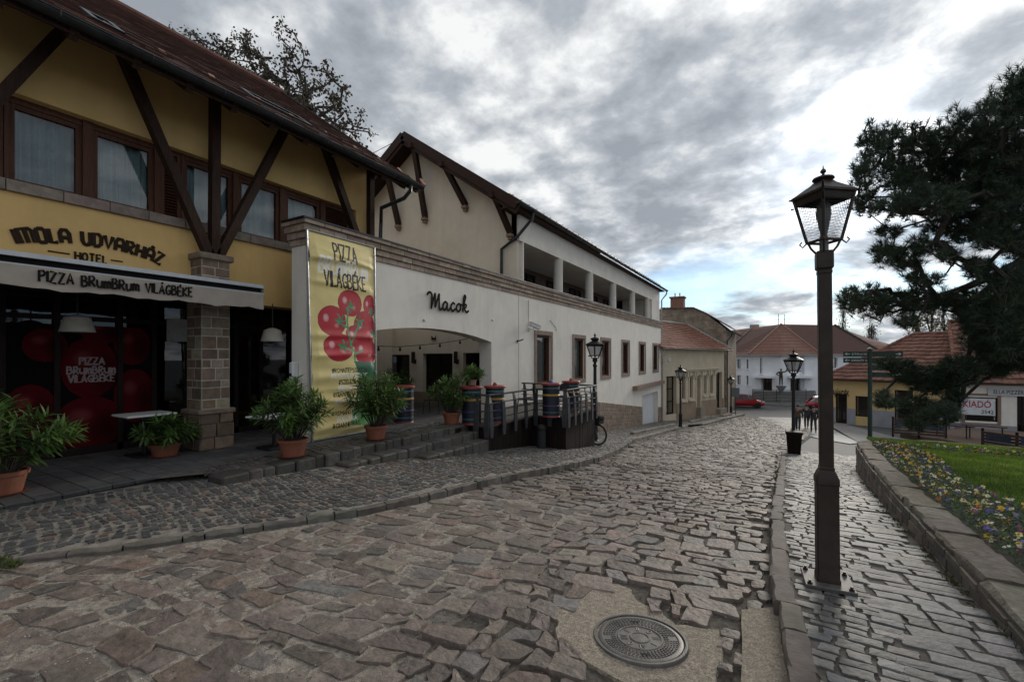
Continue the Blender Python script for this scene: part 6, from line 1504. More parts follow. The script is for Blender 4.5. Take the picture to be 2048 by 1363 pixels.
for k in range(7): x = -.17 + k * .057; b.loft([[(x * (.19 + .06 * z) / .19 - .012, -.195 - .062 * z, z), (x * (.19 + .06 * z) / .19 + .012, -.195 - .062 * z, z), (x * (.19 + .06 * z) / .19 + .012, -.21 - .062 * z, z), (x * (.19 + .06 * z) / .19 - .012, -.21 - .062 * z, z)] for z in (.09, .72)], True, True)
b.build('bin_body', M['deck'], bx, False); b = MB(); b.bbox(-.26, .26, -.26, .26, .75, .84, .02); b.build('lid', M['deck'], bx, False); b = MB(); b.box(-.22, .22, -.22, .22, 0, .06); b.build('base', M['concrete'], bx, False)
q = on_g(1078, 896, .12); ab = thing('ash_bin', 'slim dark cylinder ash bin against the timber deck', 'bin', (q.x + .12, q.y - .1, q.z - .02))
b = MB(); b.lathe([(.11, 0), (.11, .52), (.10, .54)], n=16); b.build('bin_body', M['rubber'], ab, False, smooth=True); b = MB(); b.lathe([(.13, .54), (.135, .57), (.12, .62), (.04, .65)], n=16); b.build('lid', M['iron'], ab, False, smooth=True)

# finger post
q = at(1740, 712, 18); SPZ = G(q.y); fpst = thing('finger_post', 'green finger post with arrow signs standing beyond the lawn', 'signpost', (q.x, q.y, SPZ))
zt = (712 - 700) / FPX * 18 - SPZ
b = MB(); b.tube([(0, 0, 0), (0, 0, zt)], .075, 10); b.lathe([(.09, zt), (.09, zt + .05), (.02, zt + .09)], n=10); b.build('pole', M['signgreen'], fpst, False, smooth=True)
for k, (z, sgn, ln) in enumerate(((zt - .15, -1, .86), (zt - .40, -1, .86), (zt - .15, 1, 1.0), (zt - .42, 1, 1.0), (zt - .69, 1, 1.0), (zt - .96, 1, 1.0))):
    b = MB(); dx, dy = math.cos(YAW - .55) * sgn, math.sin(YAW - .55) * sgn; P = lambda s, zz, o: (dx * s + dy * o * sgn, dy * s - dx * o * sgn, zz)
    vs = [P(s, zz, o) for o in (-.012, .012) for s, zz in ((.06, z - .1), (ln, z - .1), (ln, z + .1), (.06, z + .1))]
    b.add(vs, [(3, 2, 1, 0), (4, 5, 6, 7), (0, 1, 5, 4), (1, 2, 6, 5), (2, 3, 7, 6), (3, 0, 4, 7)]); arm = b.build('sign_arm', M['signgreen'], fpst, False)
    b = MB(); n0 = 1 if P(0, 0, 1)[1] < 0 else -1
    aw_ = (.78 if sgn < 0 else .95) * ln / .86 if sgn < 0 else ln - .12
    fl_ = lambda s, zz: P(s, zz, .016 * n0)
    a0_ = ln - .06; b.tube([fl_(a0_, z), fl_(a0_ - .16, z)], .012, 5); b.tube([fl_(a0_ - .07, z + .055), fl_(a0_, z), fl_(a0_ - .07, z - .055)], .012, 5)
    if k < 2:
        st_, wl_ = layout('STRAND' if k == 0 else 'KOSSUTH U', .22); letters(b, st_, lambda x, y: fl_(.58 - x / wl_ * .48, z - .035 + y * .065), .0065, (0, -1, 0))
    b.build('lettering', M['plastic'], arm, False)
# ================================================================ TREES AND PLANTS
def grow(trunk, targets, r0, power=2.2, twig=.006, bend=.12, r=rnd, step=.5, rise=0.0):
    """branches joining every target to the trunk, thick where many meet"""
    nodes = [Vector(p) for p in trunk]; par = [-1] + list(range(len(trunk) - 1)); base = nodes[0]
    arr = np.array([tuple(p) for p in nodes]); depth = [0.0]
    for i in range(1, len(nodes)): depth.append(depth[-1] + (nodes[i] - nodes[i - 1]).length)
    low = len(trunk) // 3
    for t in sorted(targets, key=lambda p: min((p - q).length for q in nodes[low:len(trunk)])):
        d = np.linalg.norm(arr - np.array(tuple(t)), axis=1) + .12 * np.array(depth); d[:low] = 1e9
        if rise: d += 2.0 * np.maximum(0, rise - (t.z - arr[:, 2]))
        j = int(np.argmin(d)); p = nodes[j]; L_ = (t - p).length; n = max(1, int(L_ / step)); prev = j
        for k in range(1, n + 1):
            q = p.lerp(t, k / n); 
            if k < n: q += Vector((r.uniform(-1, 1), r.uniform(-1, 1), r.uniform(-1, 1) + .3)) * bend * min(L_ / n, .6)
            nodes.append(q); par.append(prev); depth.append(depth[prev] + (q - nodes[prev]).length); prev = len(nodes) - 1
        arr = np.array([tuple(p) for p in nodes])
    w_ = [0.0] * len(nodes); kids = [0] * len(nodes)
    for i in range(len(nodes) - 1, 0, -1):
        if kids[i] == 0: w_[i] = 1.0
        w_[par[i]] += w_[i]; kids[par[i]] += 1
    k = r0 / max(w_[0], 1) ** (1 / power); rad = [max(twig, k * x ** (1 / power)) for x in w_]
    for i in range(len(trunk)): rad[i] = max(rad[i], r0 * (1 - .6 * i / len(trunk)))
    mt, ml = MB(), MB()
    mt.tube(nodes[:len(trunk)], [rad[i] for i in range(len(trunk))], 10)
    for i in range(len(trunk), len(nodes)):
        a, b_ = nodes[par[i]], nodes[i]; ra, rb_ = min(rad[par[i]], rad[i] * 1.5), rad[i]
        ml.tube([a, b_], [ra, rb_], 6 if rb_ > .02 else 4, cap=False)
    return mt, ml, nodes, par
def tuft(mb, c, d, n, ln, wd, col, r, spread=.9):
    d = d.normalized(); a = d.orthogonal().normalized(); b_ = d.cross(a)
    for k in range(n):
        t = r.uniform(0, 6.283); s = r.random() ** .6 * spread; v = (d * math.cos(s * 1.35) + (a * math.cos(t) + b_ * math.sin(t)) * math.sin(s * 1.35)).normalized()
        e = v.cross(Vector((r.uniform(-1, 1), r.uniform(-1, 1), r.uniform(-1, 1)))).normalized() * wd; l_ = ln * r.uniform(.6, 1.15); p = c - d * r.uniform(0, .09)
        mb.add([tuple(p - e), tuple(p + e), tuple(p + v * l_)], [(0, 1, 2)], tone(col, .3, .08, r))
rp = random.Random(41)
pine_clumps = [(1745, 290, 28, 35), (1722, 350, 20, 26), (1735, 405, 28, 22), (1790, 288, 30, 36), (1840, 290, 32, 40), (1890, 300, 35, 48), (1790, 350, 45, 32), (1850, 365, 50, 40), (1930, 270, 36, 48), (1985, 245, 36, 52), (2040, 205, 36, 55), (2080, 190, 40, 60),
    (1930, 350, 60, 50), (2000, 330, 60, 60), (2080, 320, 60, 70), (1800, 412, 42, 22), (1870, 400, 55, 28), (1950, 415, 60, 42), (2030, 420, 55, 60), (2100, 430, 50, 60), (1775, 462, 26, 15), (1772, 508, 26, 22), (1812, 515, 34, 22), (1850, 490, 32, 16), (1935, 472, 38, 18), (1990, 470, 40, 26), (2050, 500, 40, 30), (1900, 512, 24, 12), (1950, 525, 24, 12),
    (1703, 598, 22, 26), (1745, 605, 34, 28), (1790, 605, 38, 22), (1840, 598, 36, 24), (1888, 596, 28, 18), (1815, 642, 25, 13), (1925, 612, 28, 34), (1965, 640, 36, 46), (2015, 640, 46, 58), (2035, 570, 36, 36), (2090, 600, 50, 60),
    (1775, 722, 32, 14), (1812, 738, 40, 26), (1860, 756, 54, 36), (1920, 738, 54, 38), (1985, 722, 46, 38), (1830, 806, 54, 22), (1772, 800, 28, 11), (1762, 784, 22, 9), (1880, 826, 46, 26), (1905, 795, 26, 28), (1835, 842, 30, 16), (2040, 705, 50, 40), (1890, 448, 50, 20), (1965, 540, 34, 18), (1845, 556, 36, 13), (2020, 600, 60, 50), (1975, 680, 44, 30)]
PB = at(2090, 712, 9.4); PB.z = LZ(PB.x, min(PB.y, 13.8)) - .1
pine = thing('pine_tree', 'big dark pine with long needle tufts overhanging the lawn', 'tree', PB)
trunk = [PB, PB + Vector((.03, 0, .9)), PB + Vector((-.05, .05, 1.9)), PB + Vector((-.12, .1, 2.9)), PB + Vector((-.1, 0, 3.9)), PB + Vector((.0, .1, 4.9)), PB + Vector((.05, 0, 5.9)), PB + Vector((.1, 0, 6.9))]
tg = []; tufts = []
for u, v, ru, rv in pine_clumps:
    low_ = v > 690
    if low_: ru, rv = ru * .92, rv * .86; v += 4
    dd = 9.2 + rp.uniform(-.9, 1.0); n = max(8, int(ru * rv / 7.4)); deep = .6
    for k in range(n):
        while True:
            x, y, z = rp.uniform(-1, 1), rp.uniform(-1, 1), rp.uniform(-1, 1)
            q = x * x + y * y + z * z
            if .15 < q < 1: break
        if k % 3 == 0 and not low_: s_ = rp.uniform(1.0, 1.45) / math.sqrt(q); x, y, z = x * s_, y * s_, z * s_
        c = at(u + x * ru, v + y * rv, dd + z * deep); c0 = at(u, v + rv * .3, dd)
        tufts.append((c, (c - c0) + Vector((0, 0, .16)) + (c - PB) * .02))
        if k % 5 == 0: tg.append(c)
mt, ml, _, _ = grow(trunk, tg, .21, 2.3, .007, .16, rp, .45)
for pl_, rr in (([(2075, 500), (2030, 530), (1985, 552), (1930, 575), (1880, 592), (1800, 604), (1715, 600)], [.10, .09, .08, .065, .05, .035, .012]), ([(2080, 545), (2030, 560), (1985, 572), (1955, 598), (1946, 640), (1940, 700), (1925, 745)], [.12, .11, .10, .085, .06, .04, .02])):
    ml.tube([at(u, v, 9.3 + .1 * math.sin(k)) for k, (u, v) in enumerate(pl_)], rr, 8)
mt.build('trunk', M['bark'], pine, smooth=True); ml.build('branches', M['bark'], pine, smooth=True)
nb = MB()
for c, d in tufts: tuft(nb, c, d, 28, .17, .0050, rp.choice([(.034, .058, .030), (.024, .044, .024), (.044, .066, .030), (.040, .062, .036)]), rp)
nb.build('crown', M['needle'], pine)

rt = random.Random(19)
def leaf_tree(name, label, base, top, targets, r0, leafn, leafl, cols, droop=.5, twig=.008, bend=.2, bark='bark', group=None, wd=.32, clump=1.1, rise=0.0):
    t = thing(name, label, 'tree', base, 0, group); n = 6; tr = [base.lerp(top, k / n) + Vector((rt.uniform(-1, 1), rt.uniform(-1, 1), 0)) * .06 * (top - base).length / n for k in range(n + 1)]
    mt, ml, nodes, par = grow(tr, targets, r0, 2.1, twig, bend, rt, .7, rise); ml.v and mt.add(ml.v, ml.f)
    mt.build('trunk', M[bark], t, smooth=True)
    if leafn:
        b = MB()
        for c in targets:
            for k in range(leafn):
                d = Vector((rt.uniform(-1, 1), rt.uniform(-1, 1), rt.uniform(-1.2, .5) * droop - droop * .3)).normalized(); p = c + Vector((rt.gauss(0, 1), rt.gauss(0, 1), rt.gauss(0, 1))) * leafl * clump; e = d.cross(Vector((rt.uniform(-1, 1), rt.uniform(-1, 1), rt.uniform(-1, 1)))).normalized(); l_ = leafl * rt.uniform(.7, 1.3)
                b.add([tuple(p), tuple(p + d * l_ * .45 + e * l_ * wd), tuple(p + d * l_), tuple(p + d * l_ * .45 - e * l_ * wd)], [(0, 1, 2, 3)], tone(rt.choice(cols), .35, .1, rt))
        b.build('crown', M['leaf'], t)
    return t
ct = []
for u, v, ru, rv, n in ((350, 80, 40, 26, 26), (400, 92, 45, 34, 42), (450, 95, 45, 40, 46), (490, 72, 16, 16, 7), (485, 130, 50, 45, 55), (545, 150, 50, 45, 60), (575, 75, 22, 34, 12), (566, 45, 6, 8, 3), (590, 105, 22, 26, 12), (600, 170, 50, 45, 62), (650, 190, 40, 45, 50), (655, 140, 16, 18, 8), (690, 210, 26, 38, 24), (660, 235, 45, 35, 42), (712, 225, 14, 18, 5), (738, 262, 8, 8, 3), (735, 320, 20, 30, 16), (700, 258, 22, 20, 12)):
    for k in range(n):
        a, q = rt.uniform(0, 6.28), math.sqrt(rt.random()); ct.append(at(u + ru * q * math.cos(a), v + rv * q * math.sin(a), 22 + rt.uniform(-1.6, 1.6)))
bt_ = at(620, 712, 22.5); bt_.z = -1.6; leaf_tree('brown_leaved_tree', 'sparse autumn tree with hanging brown leaves showing above the hotel roof', bt_, at(610, 300, 22.5), ct[::2], .22, 17, .165, [(.06, .045, .025), (.045, .035, .02), (.05, .05, .022), (.075, .05, .028)], 1.0, .010, .14, clump=.85)
def poplar(label, u, v0, d, h, w_, n, leafn, cols, grp):
    b0 = at(u, 712, d); b0.z = G(b0.y); tp = at(u, v0, d); Hh = tp.z - b0.z; tgs = []
    for k in range(n):
        z = rt.uniform(.25, 1) ** .8; rr = w_ * (1.1 - z * .8) * math.sqrt(rt.random()); a = rt.uniform(0, 6.28); tgs.append(b0 + Vector((rr * math.cos(a), rr * math.sin(a), Hh * z)))
    leaf_tree('poplar_tree', label, b0, tp - Vector((0, 0, Hh * .08)), tgs, .17, leafn, .35, cols, .4, .022, .12, 'bark', grp, rise=2.2)
GP = 'poplars beyond the red roofs'
poplar('bare poplar rising just behind the white hall roof beside the lamp post', 1686, 612, 100, 0, 2.0, 150, 3, [(.09, .075, .05)], GP)
poplar('narrow bare poplar between the hall roof and the pine', 1742, 640, 100, 0, 1.9, 150, 4, [(.09, .075, .05)], GP)
for k, (u, v) in enumerate(((1832, 622), (1862, 600), (1888, 592), (1915, 600), (1945, 610))):
    poplar(['pale yellow poplar at the open end of a row behind the ochre shop', 'second pale poplar of the row behind the ochre shop roof', 'tallest pale poplar standing mid row over the ochre shop', 'pale poplar seen through pine boughs over the ochre shop', 'pale poplar hidden most by the dark pine trunk side'][k], u, v, 78, 0, 2.0, 70, 14, [(.16, .14, .055), (.12, .11, .05), (.19, .16, .07)], GP)

def pot(parent, r_, h, square=False):
    b = MB(); b.lathe([(r_ * .72, 0), (r_ * .95, h * .82), (r_ * 1.04, h * .83), (r_ * 1.06, h), (r_ * .96, h), (r_ * .94, h * .9)], n=24); b.build('pot', M['terracotta'], parent, False, smooth=35)
    b = MB(); b.lathe([(r_ * .8, 0), (r_ * .98, .03), (r_ * .94, .03), (r_ * .8, .012)], n=24); b.build('saucer', M['terracotta'], parent, False, smooth=35)
    b = MB(); b.lathe([(r_ * .94, h * .88), (.01, h * .92)], n=20, cap=False); b.build('soil', M['soil'], parent, False)
def oleander(label, pos, r_, ph, H, SPR, ns, seed, grp='potted oleanders along the terrace', dense=1.0, name='potted_oleander'):
    t = thing(name, label, 'potted plant', pos, 0, grp); pot(t, r_, ph); r = random.Random(seed); st, lv = MB(), MB()
    cols = [(.062, .118, .026), (.048, .092, .024), (.078, .135, .028)]; SPR *= 1.02
    def leaf(p, d, l_, c):
        d = d.normalized(); e = d.cross(Vector((r.uniform(-.4, .4), r.uniform(-.4, .4), 1))).normalized(); up = e.cross(d); w_ = l_ * .095
        pts = [p, p + d * l_ * .3 + e * w_ + up * .004, p + d * l_ * .7 + e * w_ * .8 - up * l_ * .05, p + d * l_ - up * l_ * .13, p + d * l_ * .7 - e * w_ * .8 - up * l_ * .05, p + d * l_ * .3 - e * w_ + up * .004, p + d * l_ * .5 - up * l_ * .035]
        lv.add([tuple(x) for x in pts], [(0, 1, 6), (1, 2, 6), (2, 3, 6), (3, 4, 6), (4, 5, 6), (5, 0, 6)], c)
    for k in range(ns):
        a = r.uniform(0, 6.283); q = math.sqrt(r.random()); top = Vector((math.cos(a) * SPR * q, math.sin(a) * SPR * q, ph + H * (1 - .55 * q * q) * r.uniform(.72, 1.0)))
        b0 = Vector((math.cos(a) * r_ * .5 * q, math.sin(a) * r_ * .5 * q, ph * .9)); ctl = b0.lerp(top, .55) + Vector((0, 0, H * .14)); P = [b0.lerp(ctl, s).lerp(ctl.lerp(top, s), s) for s in [i / 7 for i in range(8)]]
        st.tube(P, [.008, .0075, .007, .006, .006, .005, .004, .003], 5)
        nl = int(30 * dense)
        for i in range(nl):
            s = .22 + .78 * (i / nl) ** .8; x = s * 7; j = min(6, int(x)); p = P[j].lerp(P[j + 1], x - j); dr = (P[j + 1] - P[j]).normalized(); tt = i * 2.4 + r.uniform(-.4, .4); o = dr.orthogonal().normalized(); o = Matrix.Rotation(tt, 3, dr) @ o
            up = .25 + .9 * s ** 3; c = tone(r.choice(cols), .3, .1, r)
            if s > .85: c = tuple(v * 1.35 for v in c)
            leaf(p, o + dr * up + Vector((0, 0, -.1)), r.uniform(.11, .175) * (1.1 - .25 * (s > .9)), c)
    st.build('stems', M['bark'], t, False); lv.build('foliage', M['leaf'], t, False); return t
def tpos(u, v): x, y, q = ray(u, v); k = TZ / q; return (x * k, y * k, TZ)
oleander('large leafy oleander in a clay pot before the red tomato window', tpos(6, 988), .20, .26, .95, .62, 44, 1)
oleander('small low oleander in a wide clay pot beside the stone pillar', tpos(330, 912), .20, .2, .42, .46, 20, 2)
oleander('bushy oleander in a clay pot between the pillar and the yellow banner', tpos(586, 912), .21, .27, .92, .55, 46, 3)
oleander('tall oleander in a clay pot hiding the lower corner of the yellow banner', tpos(752, 878), .20, .26, 1.08, .62, 52, 4)
p = at(903, 712, 10.3); oleander('oleander in a square set clay pot on the deck entry step', (p.x, p.y, TZ - .02), .2, .28, .92, .55, 34, 5)
p = at(790, 712, 12.4); oleander('dim oleander under the arch before the inner window', (p.x, p.y, TZ - .1), .25, .3, 1.15, .6, 30, 6)
bq = bar0.location; oleander('small pale potted plant standing on a striped drum table', (bq.x + .02, bq.y, TZ - .02 + .862), .10, .15, .30, .27, 14, 7, name='potted_plant')
[o for o in bpy.data.objects['potted_plant'].children if o.name.startswith('pot')][0].data.materials[0] = plain((.30, .22, .17))
# ================================================================ PEOPLE, CARS, BICYCLE
def skin_obj(name, nodes, edges, m, parent, root=0, sub=2):
    me = bpy.data.meshes.new(name); me.from_pydata([n[0] for n in nodes], edges, [])
    o = bpy.data.objects.new(name, me); COL.objects.link(o)
    bm = bmesh.new(); bm.from_mesh(me); ly = bm.verts.layers.skin.verify(); bm.verts.ensure_lookup_table()
    for i, v in enumerate(bm.verts):
        v[ly].radius = (nodes[i][1], nodes[i][2] if len(nodes[i]) > 2 else nodes[i][1]); v[ly].use_root = i == root
    bm.to_mesh(me); bm.free()
    md = o.modifiers.new('skin', 'SKIN'); md.use_smooth_shade = True; s = o.modifiers.new('sub', 'SUBSURF'); s.levels = s.render_levels = sub
    me.materials.append(m); o.parent = parent; return o
def person(label, pos, rz, H, top, trousers, hair, pose='walk', allm=None, name='person', cat='person', cap=None, sc=None, ph=1):
    t = thing(name, label, cat, pos, rz); k = H / 1.75
    st = .16 * ph if pose == 'walk' else .02
    hipL, hipR = Vector((-.09, 0, .93)), Vector((.09, 0, .93)); knL, knR = Vector((-.10, st * .75, .50)), Vector((.10, -st * .35, .50)); anL, anR = Vector((-.10, st, .09)), Vector((.10, -st * 1.15, .12))
    if pose == 'walk': aL, aR = [(-.20, -.02, 1.42), (-.25, -.08 * ph, 1.14), (-.23, -.05 * ph, .90)], [(.20, -.02, 1.42), (.25, .05 * ph, 1.14), (.23, .14 * ph, .91)]
    elif pose == 'stand': aL, aR = [(-.20, 0, 1.42), (-.25, -.03, 1.14), (-.16, .12, 1.02)], [(.20, 0, 1.42), (.25, -.03, 1.14), (.17, .12, 1.02)]
    else: aL, aR = [(-.20, 0, 1.43), (-.44, .05, 1.50), (-.50, .10, 1.78)], [(.20, 0, 1.42), (.42, -.02, 1.22), (.20, .08, 1.06)]
    V3 = lambda p: tuple(Vector(p) * k)
    nd_ = [((0, 0, .97), .13, .10), ((0, 0, 1.12), .125, .09), ((0, -.01, 1.28), .15, .105), ((0, -.01, 1.42), .13, .08), ((0, .0, 1.50), .055), ((0, .015, 1.575), .06, .075), ((0, .02, 1.66), .078, .092), ((0, .015, 1.73), .05, .06)]
    ed = [(i, i + 1) for i in range(7)]
    def chain(start, pts):
        prev = start
        for p, r_ in pts: nd_.append((tuple(p), r_) if not isinstance(r_, tuple) else (tuple(p), *r_)); ed.append((prev, len(nd_) - 1)); prev = len(nd_) - 1
        return prev
    for hp_, kn, an, s in ((hipL, knL, anL, 1), (hipR, knR, anR, -1)): chain(0, [(hp_, .085), (kn, .06), (an, .042), (an + Vector((0, .14, -.055)), (.042, .025))])
    for A, sx in ((aL, -1), (aR, 1)):
        w_ = chain(3, [(A[0], .058), (A[1], .043), (A[2], .030)]); d = (Vector(A[2]) - Vector(A[1])).normalized(); side = Vector((0, 1, 0)) if abs(d.y) < .8 else Vector((1, 0, 0)); side = (side - d * side.dot(d)).normalized()
        pm_ = chain(w_, [(Vector(A[2]) + d * .07, (.034, .018))])
        nrm = d.cross(side) * -sx
        for q, l_ in enumerate((.068, .078, .074, .058)):
            b0 = Vector(A[2]) + d * .085 + side * (.027 - .018 * q); chain(pm_, [(b0 + d * .02, .0085), (b0 + d * (.02 + l_ * .5) + nrm * .012, .0075), (b0 + d * (.02 + l_ * .8) + nrm * .035, .0062)])
        chain(w_, [(Vector(A[2]) + d * .03 + side * .035, .010), (Vector(A[2]) + d * .065 + side * .058 + nrm * .012, .008)])
    nodes = [(V3(n[0]), *(x * k for x in n[1:])) for n in nd_]
    skin_obj('body', nodes, ed, allm or M['skin'], t)
    def cl(nm, idx_pts, m, sub=2):
        ns, es = [], []
        for ch in idx_pts:
            prev = None
            for p, *r_ in ch:
                key = tuple(round(x, 4) for x in p); f_ = next((i for i, n in enumerate(ns) if tuple(round(x, 4) for x in n[2]) == key), None)
                if f_ is None: ns.append((V3(p), [x * k for x in r_], tuple(p))); f_ = len(ns) - 1
                if prev is not None and prev != f_: es.append((prev, f_))
                prev = f_
        return skin_obj(nm, [(n[0], *n[1]) for n in ns], es, m, t, sub=sub)
    sleeve = lambda A: [((0, -.01, 1.41), .145, .10), (A[0], .078), (A[1], .062), (tuple(Vector(A[1]).lerp(Vector(A[2]), .92)), .050)]
    cl('jacket', [[((0, 0, .86), .175, .135), ((0, 0, 1.0), .165, .125), ((0, 0, 1.2), .17, .12), ((0, -.01, 1.41), .145, .10), ((0, 0, 1.49), .068, .07)], sleeve(aL), sleeve(aR)], top)
    leg = lambda h, n_, a: [((0, 0, .95), .13, .11), (tuple(h), .10), (tuple(n_), .075), (tuple(Vector(a) + Vector((0, -.01, -.01))), .06)]
    cl('trousers', [leg(hipL, knL, anL), leg(hipR, knR, anR)], trousers)
    for an in (anL, anR): cl('shoe', [[(tuple(an + Vector((0, -.05, -.05))), .045, .04), (tuple(an + Vector((0, .06, -.055))), .046, .034), (tuple(an + Vector((0, .16, -.06))), .04, .026)]], allm or M['rubber'])
    b = MB()
    for z, rx, ry, oy in ((0, 0, 0, 0),): pass
    rings = []
    for i in range(7):
        th = (i / 6) * 1.75; rr = math.sin(th) * .098 + .004; z = 1.675 + math.cos(th) * .098; rings.append([((rr * .95 * math.cos(a)) * k, (rr * 1.08 * math.sin(a) - .008) * k, (z - (.03 if math.sin(a) < -.2 and i == 6 else 0)) * k) for a in [2 * math.pi * j / 14 for j in range(14)]])
    b.loft(rings[::-1], False, True); b.build('hair' if not cap else 'cap', hair, t, False, smooth=True)
    # face: nose, eyes, ears, mouth
    b = MB(); b.lathe([(.004, 0), (.013, .01), (.011, .03), (.004, .04)], (0, .105 * k, 1.645 * k), 8); b.build('nose', allm or M['skin'], t, False, smooth=True)
    for sx in (-1, 1):
        b = MB(); b.lathe([(.003, -.009), (.011, 0), (.003, .009)], (sx * .031 * k, .096 * k, 1.675 * k), 8); b.build('eye', allm or M['rubber'], t, False)
        b = MB(); b.lathe([(.004, -.03), (.014, -.01), (.018, .012), (.006, .03)], (sx * .083 * k, .01 * k, 1.66 * k), 8); b.build('ear', allm or M['skin'], t, False, smooth=True)
    b = MB(); b.box(-.025 * k, .025 * k, .09 * k, .101 * k, 1.604 * k, 1.612 * k); b.build('mouth', allm or plain((.30, .11, .10)), t, False)
    return t
def gp(u, v): p = on_g(u, v, -.02); return (p.x, p.y, p.z)
person('person in brown coat and dark cap walking away beside a lantern post', gp(1596, 861), R(-12), 1.74, plain((.085, .055, .04)), plain((.03, .03, .035)), plain((.035, .03, .028)), cap=True)
person('person in dark blue jacket and cap walking away, second of the group', gp(1613, 856), R(4), 1.68, plain((.022, .026, .035)), plain((.018, .018, .02)), plain((.03, .03, .03)), cap=True, ph=-1)
person('person in black coat walking away behind the big lamp post', gp(1627, 864), R(6), 1.72, plain((.016, .016, .018)), plain((.02, .02, .024)), plain((.03, .025, .02)))
q = Vector(gp(1409, 823)); q = at(1409, 712, 40.5); q.z = G(q.y) + .14
person('grey haired person in black standing by the beige house step', q, R(100), 1.72, plain((.014, .014, .016)), plain((.016, .016, .018)), plain((.32, .32, .32)), 'stand')
person('dark bronze statue with one arm raised on a wedge pedestal', STATUE, R(180 + 10), 2.2, M['bronze'], M['bronze'], M['bronze'], 'raise', allm=M['bronze'], name='bronze_statue', cat='statue')

def car(label, pos, rz, paint, Lc=4.0, Wc=1.72, Hc=1.48):
    t = thing('parked_car', label, 'car', pos, rz, 'cars on the square'); h = Lc / 2; w_ = Wc / 2
    # side profile: (x, sill, belt) then the roof line
    X = [-h, -h + .08, -h + .3, -h + .9, -.55, 0, .55, 1.0, h - .55, h - .2, h - .05, h]
    belt = [.62, .80, .88, .92, .93, .93, .92, .90, .80, .70, .58, .46]; sill = [.40, .30, .24, .2, .2, .2, .2, .2, .2, .24, .28, .36]; wid = [.70, .84, .93, .99, 1, 1, 1, .99, .96, .90, .80, .66]
    rings = []
    for x, zb, zt, ww in zip(X, sill, belt, wid):
        ww *= w_; zm = (zb + zt) / 2; rings.append([(x, -ww * .9, zb), (x, -ww, zb + .08), (x, -ww * 1.0, zm), (x, -ww * .95, zt - .05), (x, -ww * .84, zt), (x, ww * .84, zt), (x, ww * .95, zt - .05), (x, ww * 1.0, zm), (x, ww, zb + .08), (x, ww * .9, zb)])
    b = MB(); b.loft(rings, True, True); b.build('body', paint, t, False, smooth=50)
    cab = [(-h + .22, .86, .80), (-h + .62, 1.30, .70), (-.75, 1.44, .66), (.0, Hc, .655), (.45, 1.42, .66), (1.15, .92, .78)]
    b = MB(); b.loft([[(x, -w_ * ww * q, z0) for q, z0 in ((1, 0),)] and [(x, -w_ * .84, .88), (x, -w_ * ww, z - .06), (x, -w_ * ww * .86, z), (x, w_ * ww * .86, z), (x, w_ * ww, z - .06), (x, w_ * .84, .88)] for x, z, ww in cab], True, True); b.build('cabin_glass', M['carglass'], t, False, smooth=35)
    b = MB(); b.loft([[(x, -w_ * ww * .9, z - .02), (x, -w_ * ww * .84, z + .015), (x, w_ * ww * .84, z + .015), (x, w_ * ww * .9, z - .02)] for x, z, ww in cab[1:5]], True, True); b.build('car_roof', paint, t, False, smooth=40)
    b = MB()
    for sy in (-1, 1):
        for x0, z0, ww0, x1, z1, ww1 in ((1.15, .90, .82, .45, 1.41, .67), (-h + .22, .86, .82, -h + .62, 1.31, .71), (-.12, .90, .85, -.18, 1.45, .665), (-1.02, .9, .85, -.98, 1.40, .68)):
            b.beam((x0, sy * w_ * ww0, z0), (x1, sy * w_ * ww1, z1), .07, .05, (0, 1, 0))
    b.build('window_pillars', paint, t, False)
    for sx in (-1.22, 1.26):
        for sy in (-1, 1):
            b = MB(); b.lathe([(.16, -.1), (.30, -.1), (.315, -.07), (.315, .07), (.30, .1), (.2, .1)], (sx, sy * (w_ - .09), .315), 22, axis='y'); wh = b.build('wheel', M['rubber'], t, False, smooth=True)
            b = MB(); b.lathe([(.02, .105), (.06, .108), (.19, .09), (.205, .102)] if sy > 0 else [(.02, -.105), (.06, -.108), (.19, -.09), (.205, -.102)], (sx, sy * (w_ - .09), .315), 16, axis='y')
            b.build('rim', M['steel'], wh, False, smooth=True)
    for sy in (-1, 1):
        b = MB(); b.bbox(h - .32, h - .03, sy * .6 - .16, sy * .6 + .16, .60, .72, .03); b.build('headlight', M['plastic'], t, False)
        b = MB(); b.bbox(-h - .01, -h + .16, sy * .66 - .12, sy * .66 + .12, .66, .88, .03); b.build('tail_light', plain((.5, .03, .02), .3), t, False)
        b = MB(); b.bbox(.78, .96, sy * (w_ + .07) - .08, sy * (w_ + .07) + .08, .93, 1.06, .03); b.build('mirror', paint, t, False)
        b = MB(); b.box(-.08, .08, sy * (w_ + .004) - .006, sy * (w_ + .004) + .006, .76, .785); b.box(-.92, -.76, sy * (w_ + .004) - .006, sy * (w_ + .004) + .006, .76, .785); b.build('door_handle', M['rubber'], t, False)
    b = MB(); b.bbox(h - .06, h + .02, -.6, .6, .34, .46, .02); b.build('bumper', M['rubber'], t, False)
    b = MB(); b.box(h + .0, h + .025, -.26, .26, .44, .53); b.build('number_plate', M['plastic'], t, False)
    return t
p = at(1487, 712, 51); car('red hatchback parked across the end of the cobbled street', (p.x, p.y, G(p.y) - .03), R(18), M['redpaint'])
p = at(1437, 712, 54); car('white hatchback standing behind the red hatchback', (p.x, p.y, G(p.y) - .03), R(24), M['whitecar'])
p = at(1430, 712, 62); car('silver car parked beside the white hall wall', (p.x, p.y, G(p.y) + .35), R(18), M['silverpaint'])
p = at(1655, 712, 48.5); car('red car with its tail lights showing past the big lamp post', (p.x, p.y, G(p.y) - .03), R(40), M['redpaint'])
sg = at(1471, 712, 41); tsn = thing('traffic_sign', 'grey back of a rectangular traffic sign on a thin pole by the red car', 'road sign', (sg.x, sg.y, G(sg.y)))
